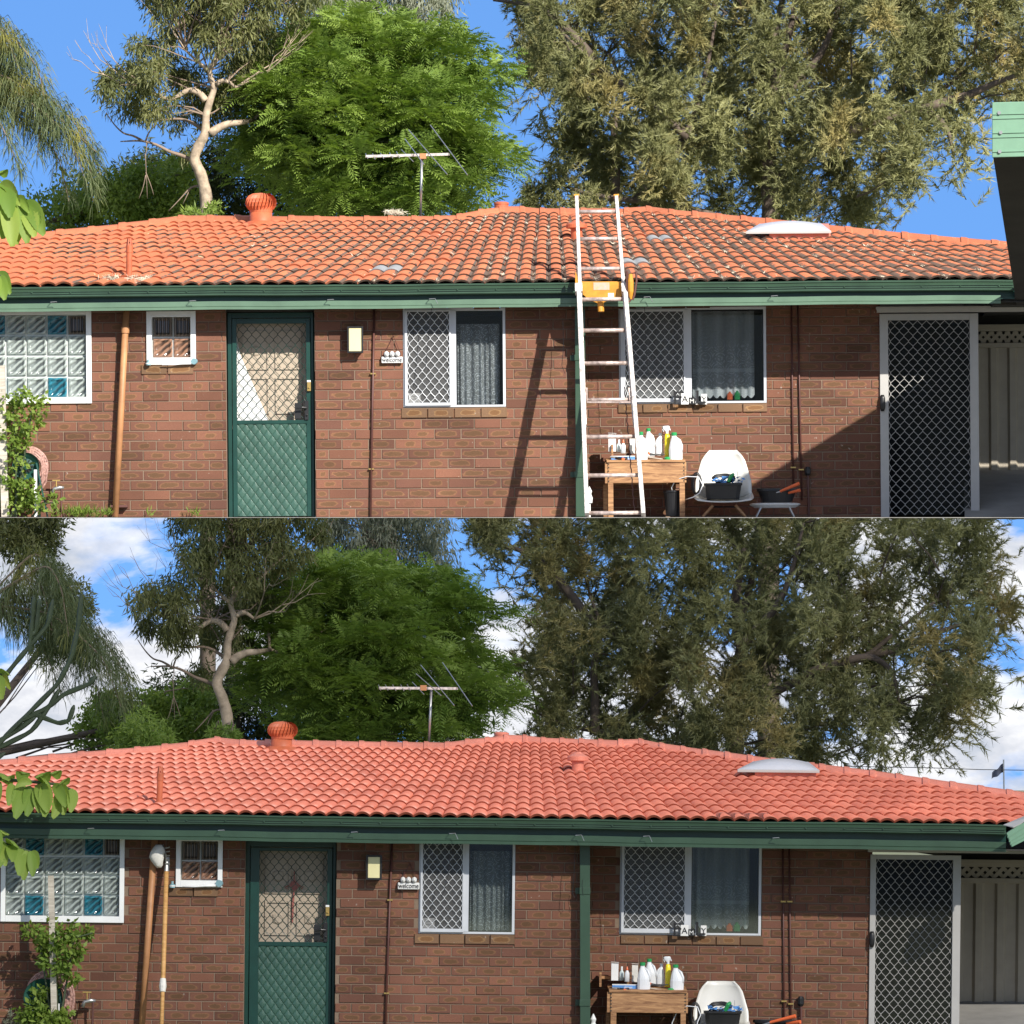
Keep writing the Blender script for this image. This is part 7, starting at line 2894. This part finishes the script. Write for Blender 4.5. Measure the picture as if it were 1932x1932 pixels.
rb_ = np.random.default_rng(9)
branch(U, 'leafy_branch', 'branch of broad light green leaves hanging over the left end of the upper roof', [(-60, 380), (-20, 372), (20, 380), (45, 388)],
       [(-5, 365, 28, 352), (0, 350, 44, 372), (5, 345, 20, 395), (-5, 375, 5, 432), (12, 372, 22, 440), (28, 376, 30, 440), (38, 382, 50, 440), (45, 385, 66, 432), (52, 388, 80, 415), (45, 382, 84, 428),
        (30, 374, 60, 392), (10, 335, -5, 300), (-10, 340, 10, 330), (20, 385, 8, 412), (-10, 390, -5, 425)], -.75, .2, rb_)
branch(U, 'leafy_branch', 'small tip of broad green leaves before the upper gutter at the left edge', [(-60, 500), (-15, 518), (6, 522)],
       [(-4, 515, 22, 545), (-4, 520, 10, 556), (-10, 518, -2, 548), (2, 518, 26, 530)], -.75, .2, rb_)
branch(L, 'leafy_branch', 'large branch of broad light green leaves across the left end of the pink roof', [(-60, 1490), (0, 1470), (60, 1475), (110, 1480), (135, 1490)],
       [(38, 1478, 52, 1425), (20, 1480, 2, 1440), (88, 1478, 66, 1428), (110, 1470, 96, 1430), (60, 1478, 20, 1475), (75, 1475, 100, 1462), (70, 1480, 92, 1520), (88, 1480, 84, 1528), (100, 1482, 128, 1512),
        (112, 1485, 135, 1508), (118, 1484, 120, 1526), (130, 1488, 98, 1530), (60, 1485, 50, 1528), (45, 1482, 28, 1530), (25, 1480, 15, 1512), (0, 1475, -8, 1512), (128, 1480, 108, 1455), (66, 1490, 75, 1525), (140, 1490, 132, 1524), (-5, 1470, 20, 1442)], -.8, .2, rb_)
branch(L, 'leafy_branch', 'lower sprig of broad light green leaves in front of the glass block window', [(-60, 1600), (0, 1590), (35, 1600), (60, 1608)],
       [(-5, 1580, 20, 1545), (0, 1590, 12, 1625), (15, 1592, 40, 1578), (10, 1590, -5, 1628), (32, 1598, 30, 1622), (40, 1602, 36, 1642), (50, 1605, 46, 1645), (58, 1606, 62, 1642), (60, 1606, 74, 1632), (20, 1595, 26, 1618), (-10, 1560, -2, 1600)], -.8, .2, rb_)
branch(L, 'leafy_branch', 'three broad pale leaves at the left edge of the lower sky', [(-60, 1280), (-10, 1275), (4, 1272)],
       [(-2, 1274, 28, 1254), (0, 1275, 26, 1290), (-8, 1276, 6, 1310)], -.8, .2, rb_)


# ---- staked shrubs
def shrub(F, label, stake, stems, cl, y, n, slabel):
    rng = np.random.default_rng(31)
    p = 1 / F.S
    x0, yt, yb, wd = stake
    a, b = F.P(x0 + 8, yb, y), F.P(x0, yt, y)
    a.z = max(a.z, gz(F, a.x, y) + .002) if F is U else gz(F, a.x, y) + .002
    st = F.thing('garden_stake', slabel, 'stake', tuple(a))
    m = MB().beam(a, b, wd * p, wd * p, up=(0, 1, 0))
    part(st, 'post', m, M['stake'])
    g = F.P(stems[0][0][0], 0, y)
    root = F.thing('shrub', label, 'shrub', (g.x, y, gz(F, g.x, y)))
    for s in stems:
        q = [F.P(c[0], c[1], y + .03) for c in s]
        q[0].z = gz(F, q[0].x, y + .03) + .002
        part(root, 'stem', MB().tube(q, [.012 - .009 * i / len(q) for i in range(len(q))], 6), M['cactus'])
    c = []
    for (cx_, cy_, r_) in cl:
        for _ in range(max(2, int(r_ * r_ / 60))):
            an, rr = rng.uniform(0, 6.28), r_ * rng.random() ** .5
            q = F.P(cx_ + rr * math.cos(an), cy_ + rr * math.sin(an), y + rng.uniform(-.12, .12))
            if q.z > gz(F, q.x, q.y) + .09:
                c.append(tuple(q))
    c = np.array(c)
    v, f, t = leaves(c, n, .075, .062, .019, rng, droop=.2, shell=.15)
    off = np.array(OFF[root.name])
    me = quads_mesh('foliage', v - off, f, M['plant'], t)
    o = bpy.data.objects.new('foliage', me)
    C.objects.link(o)
    o.parent = root


shrub(U, 'yellow green leafy shrub growing round a stake at the left of the upper wall', (2, 690, 975, 14),
      [[(30, 975), (30, 860), (25, 780), (30, 745)], [(20, 975), (45, 900), (30, 860)], [(25, 830), (60, 775), (90, 760)], [(60, 975), (80, 950), (108, 948)]],
      [(20, 765, 26), (50, 752, 18), (80, 760, 16), (25, 800, 30), (60, 790, 18), (30, 840, 22), (15, 900, 26), (40, 935, 30), (70, 950, 22), (100, 945, 12), (15, 955, 30), (35, 870, 16), (55, 960, 25)], -.40, 1900,
      'weathered timber stake behind the shrub at the left edge of the upper wall')
shrub(L, 'yellow green leafy shrub tied to a tall stake before the lower glass block window', (96, 1652, 1990, 11),
      [[(110, 1980), (108, 1900), (105, 1800), (100, 1745)], [(105, 1820), (140, 1770), (175, 1760)], [(108, 1830), (75, 1775), (55, 1765)], [(100, 1960), (70, 1930), (40, 1915)]],
      [(105, 1765, 24), (70, 1770, 16), (58, 1758, 7), (135, 1755, 18), (172, 1765, 11), (110, 1800, 28), (140, 1790, 14), (80, 1795, 12), (120, 1835, 14), (130, 1850, 12), (70, 1880, 14), (80, 1905, 22), (110, 1915, 20), (50, 1925, 18), (90, 1945, 34), (120, 1940, 16)], -.45, 2300,
      'tall weathered timber stake in front of the lower glass block window')
c = L.P(18, 1950, -.3)
sp = L.thing('rosemary_bush', 'thin upright rosemary sprigs at the bottom left corner', 'bush', (c.x, c.y, gz(L, c.x, c.y)))
rng = np.random.default_rng(3)
for (x, yt) in ((8, 1925), (18, 1905), (26, 1928), (32, 1918)):
    a, b = L.P(x, 1990, -.3), L.P(x + 2, yt, -.3)
    a.z = gz(L, a.x, a.y) + .002
    part(sp, 'stem', MB().tube([a, b], .005, 5), M['cactus'])
    cc = np.array([tuple(lerp(a, b, t)) for t in np.linspace(.4, 1, 12)])
    v, f, t = leaves(cc, 130, .012, .035, .0035, rng, droop=-.4, outward=1.2)
    me = quads_mesh('leaves', v - np.array(OFF[sp.name]), f, M['greygum'], t)
    o = bpy.data.objects.new('leaves', me)
    C.objects.link(o)
    o.parent = sp
# weeds along the foot of the upper wall
rng = np.random.default_rng(8)
cc = []
for i in range(40):
    px = rng.choice([rng.uniform(100, 205), rng.uniform(250, 420)], p=[.8, .2])
    q = U.P(px, 974, -.12)
    cc += [(q.x, -.12, gz(U, q.x, -.12) + .03)]
v, f, t = leaves(np.array(cc), 420, .04, .08, .006, rng, droop=-.9, outward=.4)
me = quads_mesh('weeds', v, f, M['plant'], t)
o = bpy.data.objects.new('weeds', me)
C.objects.link(o)
o.matrix_world = U.M
put(o, 'thin green weeds along the foot of the upper brick wall', 'weeds', kind='stuff')


# ================================================================ unseen veils added to block the sun over the lower house and its trees
def shade_veil(center, dist, hx, hp, seed):
    """an added, unseen, flattened cloud; hx half width, hp half height across the sun's rays"""
    s = SUNV
    u = s.cross(Vector((0, 0, 1))).normalized()
    v_ = u.cross(s).normalized()
    c = Vector(center) + s * dist
    rng = random.Random(seed)
    m = MB()
    nu, nv = 40, 20
    ph = [rng.uniform(0, 6.28) for _ in range(8)]
    for j in range(nv + 1):
        th = math.pi * j / nv
        for i in range(nu):
            a = 2 * math.pi * i / nu
            e = 2.6
            ca, sa, ct, st_ = math.cos(a), math.sin(a), math.cos(th), math.sin(th)
            q = (abs(ca) ** 4 + abs(sa) ** 4) ** (-.25) * st_ ** .5
            b_ = 1 + .05 * math.sin(3 * a + ph[0]) * st_ + .03 * math.sin(7 * a + ph[1]) * st_
            m.v.append(tuple(c + u * (hx * ca * q * b_) + v_ * (hp * sa * q * b_) + s * (ct * hp * .35 * (1 + .3 * math.sin(5 * a + ph[2])))))
    for j in range(nv):
        for i in range(nu):
            a_, b2 = j * nu + i, j * nu + (i + 1) % nu
            m.f.append((a_, b2, b2 + nu, a_ + nu))
    me = m.mesh('shade_veil', tuple(c), True)
    me.materials.append(M['shade_veil'] if seed == 1 else M['shade_veil2'])
    o = bpy.data.objects.new('shade_veil', me)
    C.objects.link(o)
    o.location = c
    o['kind'] = 'stuff'
    return o


def pval(y, z):
    """height across the sun's rays, in the vertical plane"""
    return (y * SUNV.z - z * SUNV.y) / math.hypot(SUNV.y, SUNV.z)


def shade_veil_for(center, p0, p1, hx, dist, seed):
    shade_veil(center, dist, hx, (p1 - p0) / 2, seed)


def shade_veil_between(p0, p1, x0, x1, dist, seed):
    """veil covering the rays between two levels p (see pval)"""
    pm = (p0 + p1) / 2
    h = math.hypot(SUNV.y, SUNV.z)
    base = Vector(((x0 + x1) / 2, pm * SUNV.z / h, -pm * SUNV.y / h))
    shade_veil(base, dist, (x1 - x0) / 2, (p1 - p0) / 2, seed)


shade_veil_between(-5.5, pval(4.2, .45) + 1.5, -9, 9, 60, 1)
shade_veil_for((0, 79, 3.5), pval(68, -2) - 2, pval(92, 9.5) + 2, 17, 60, 2)
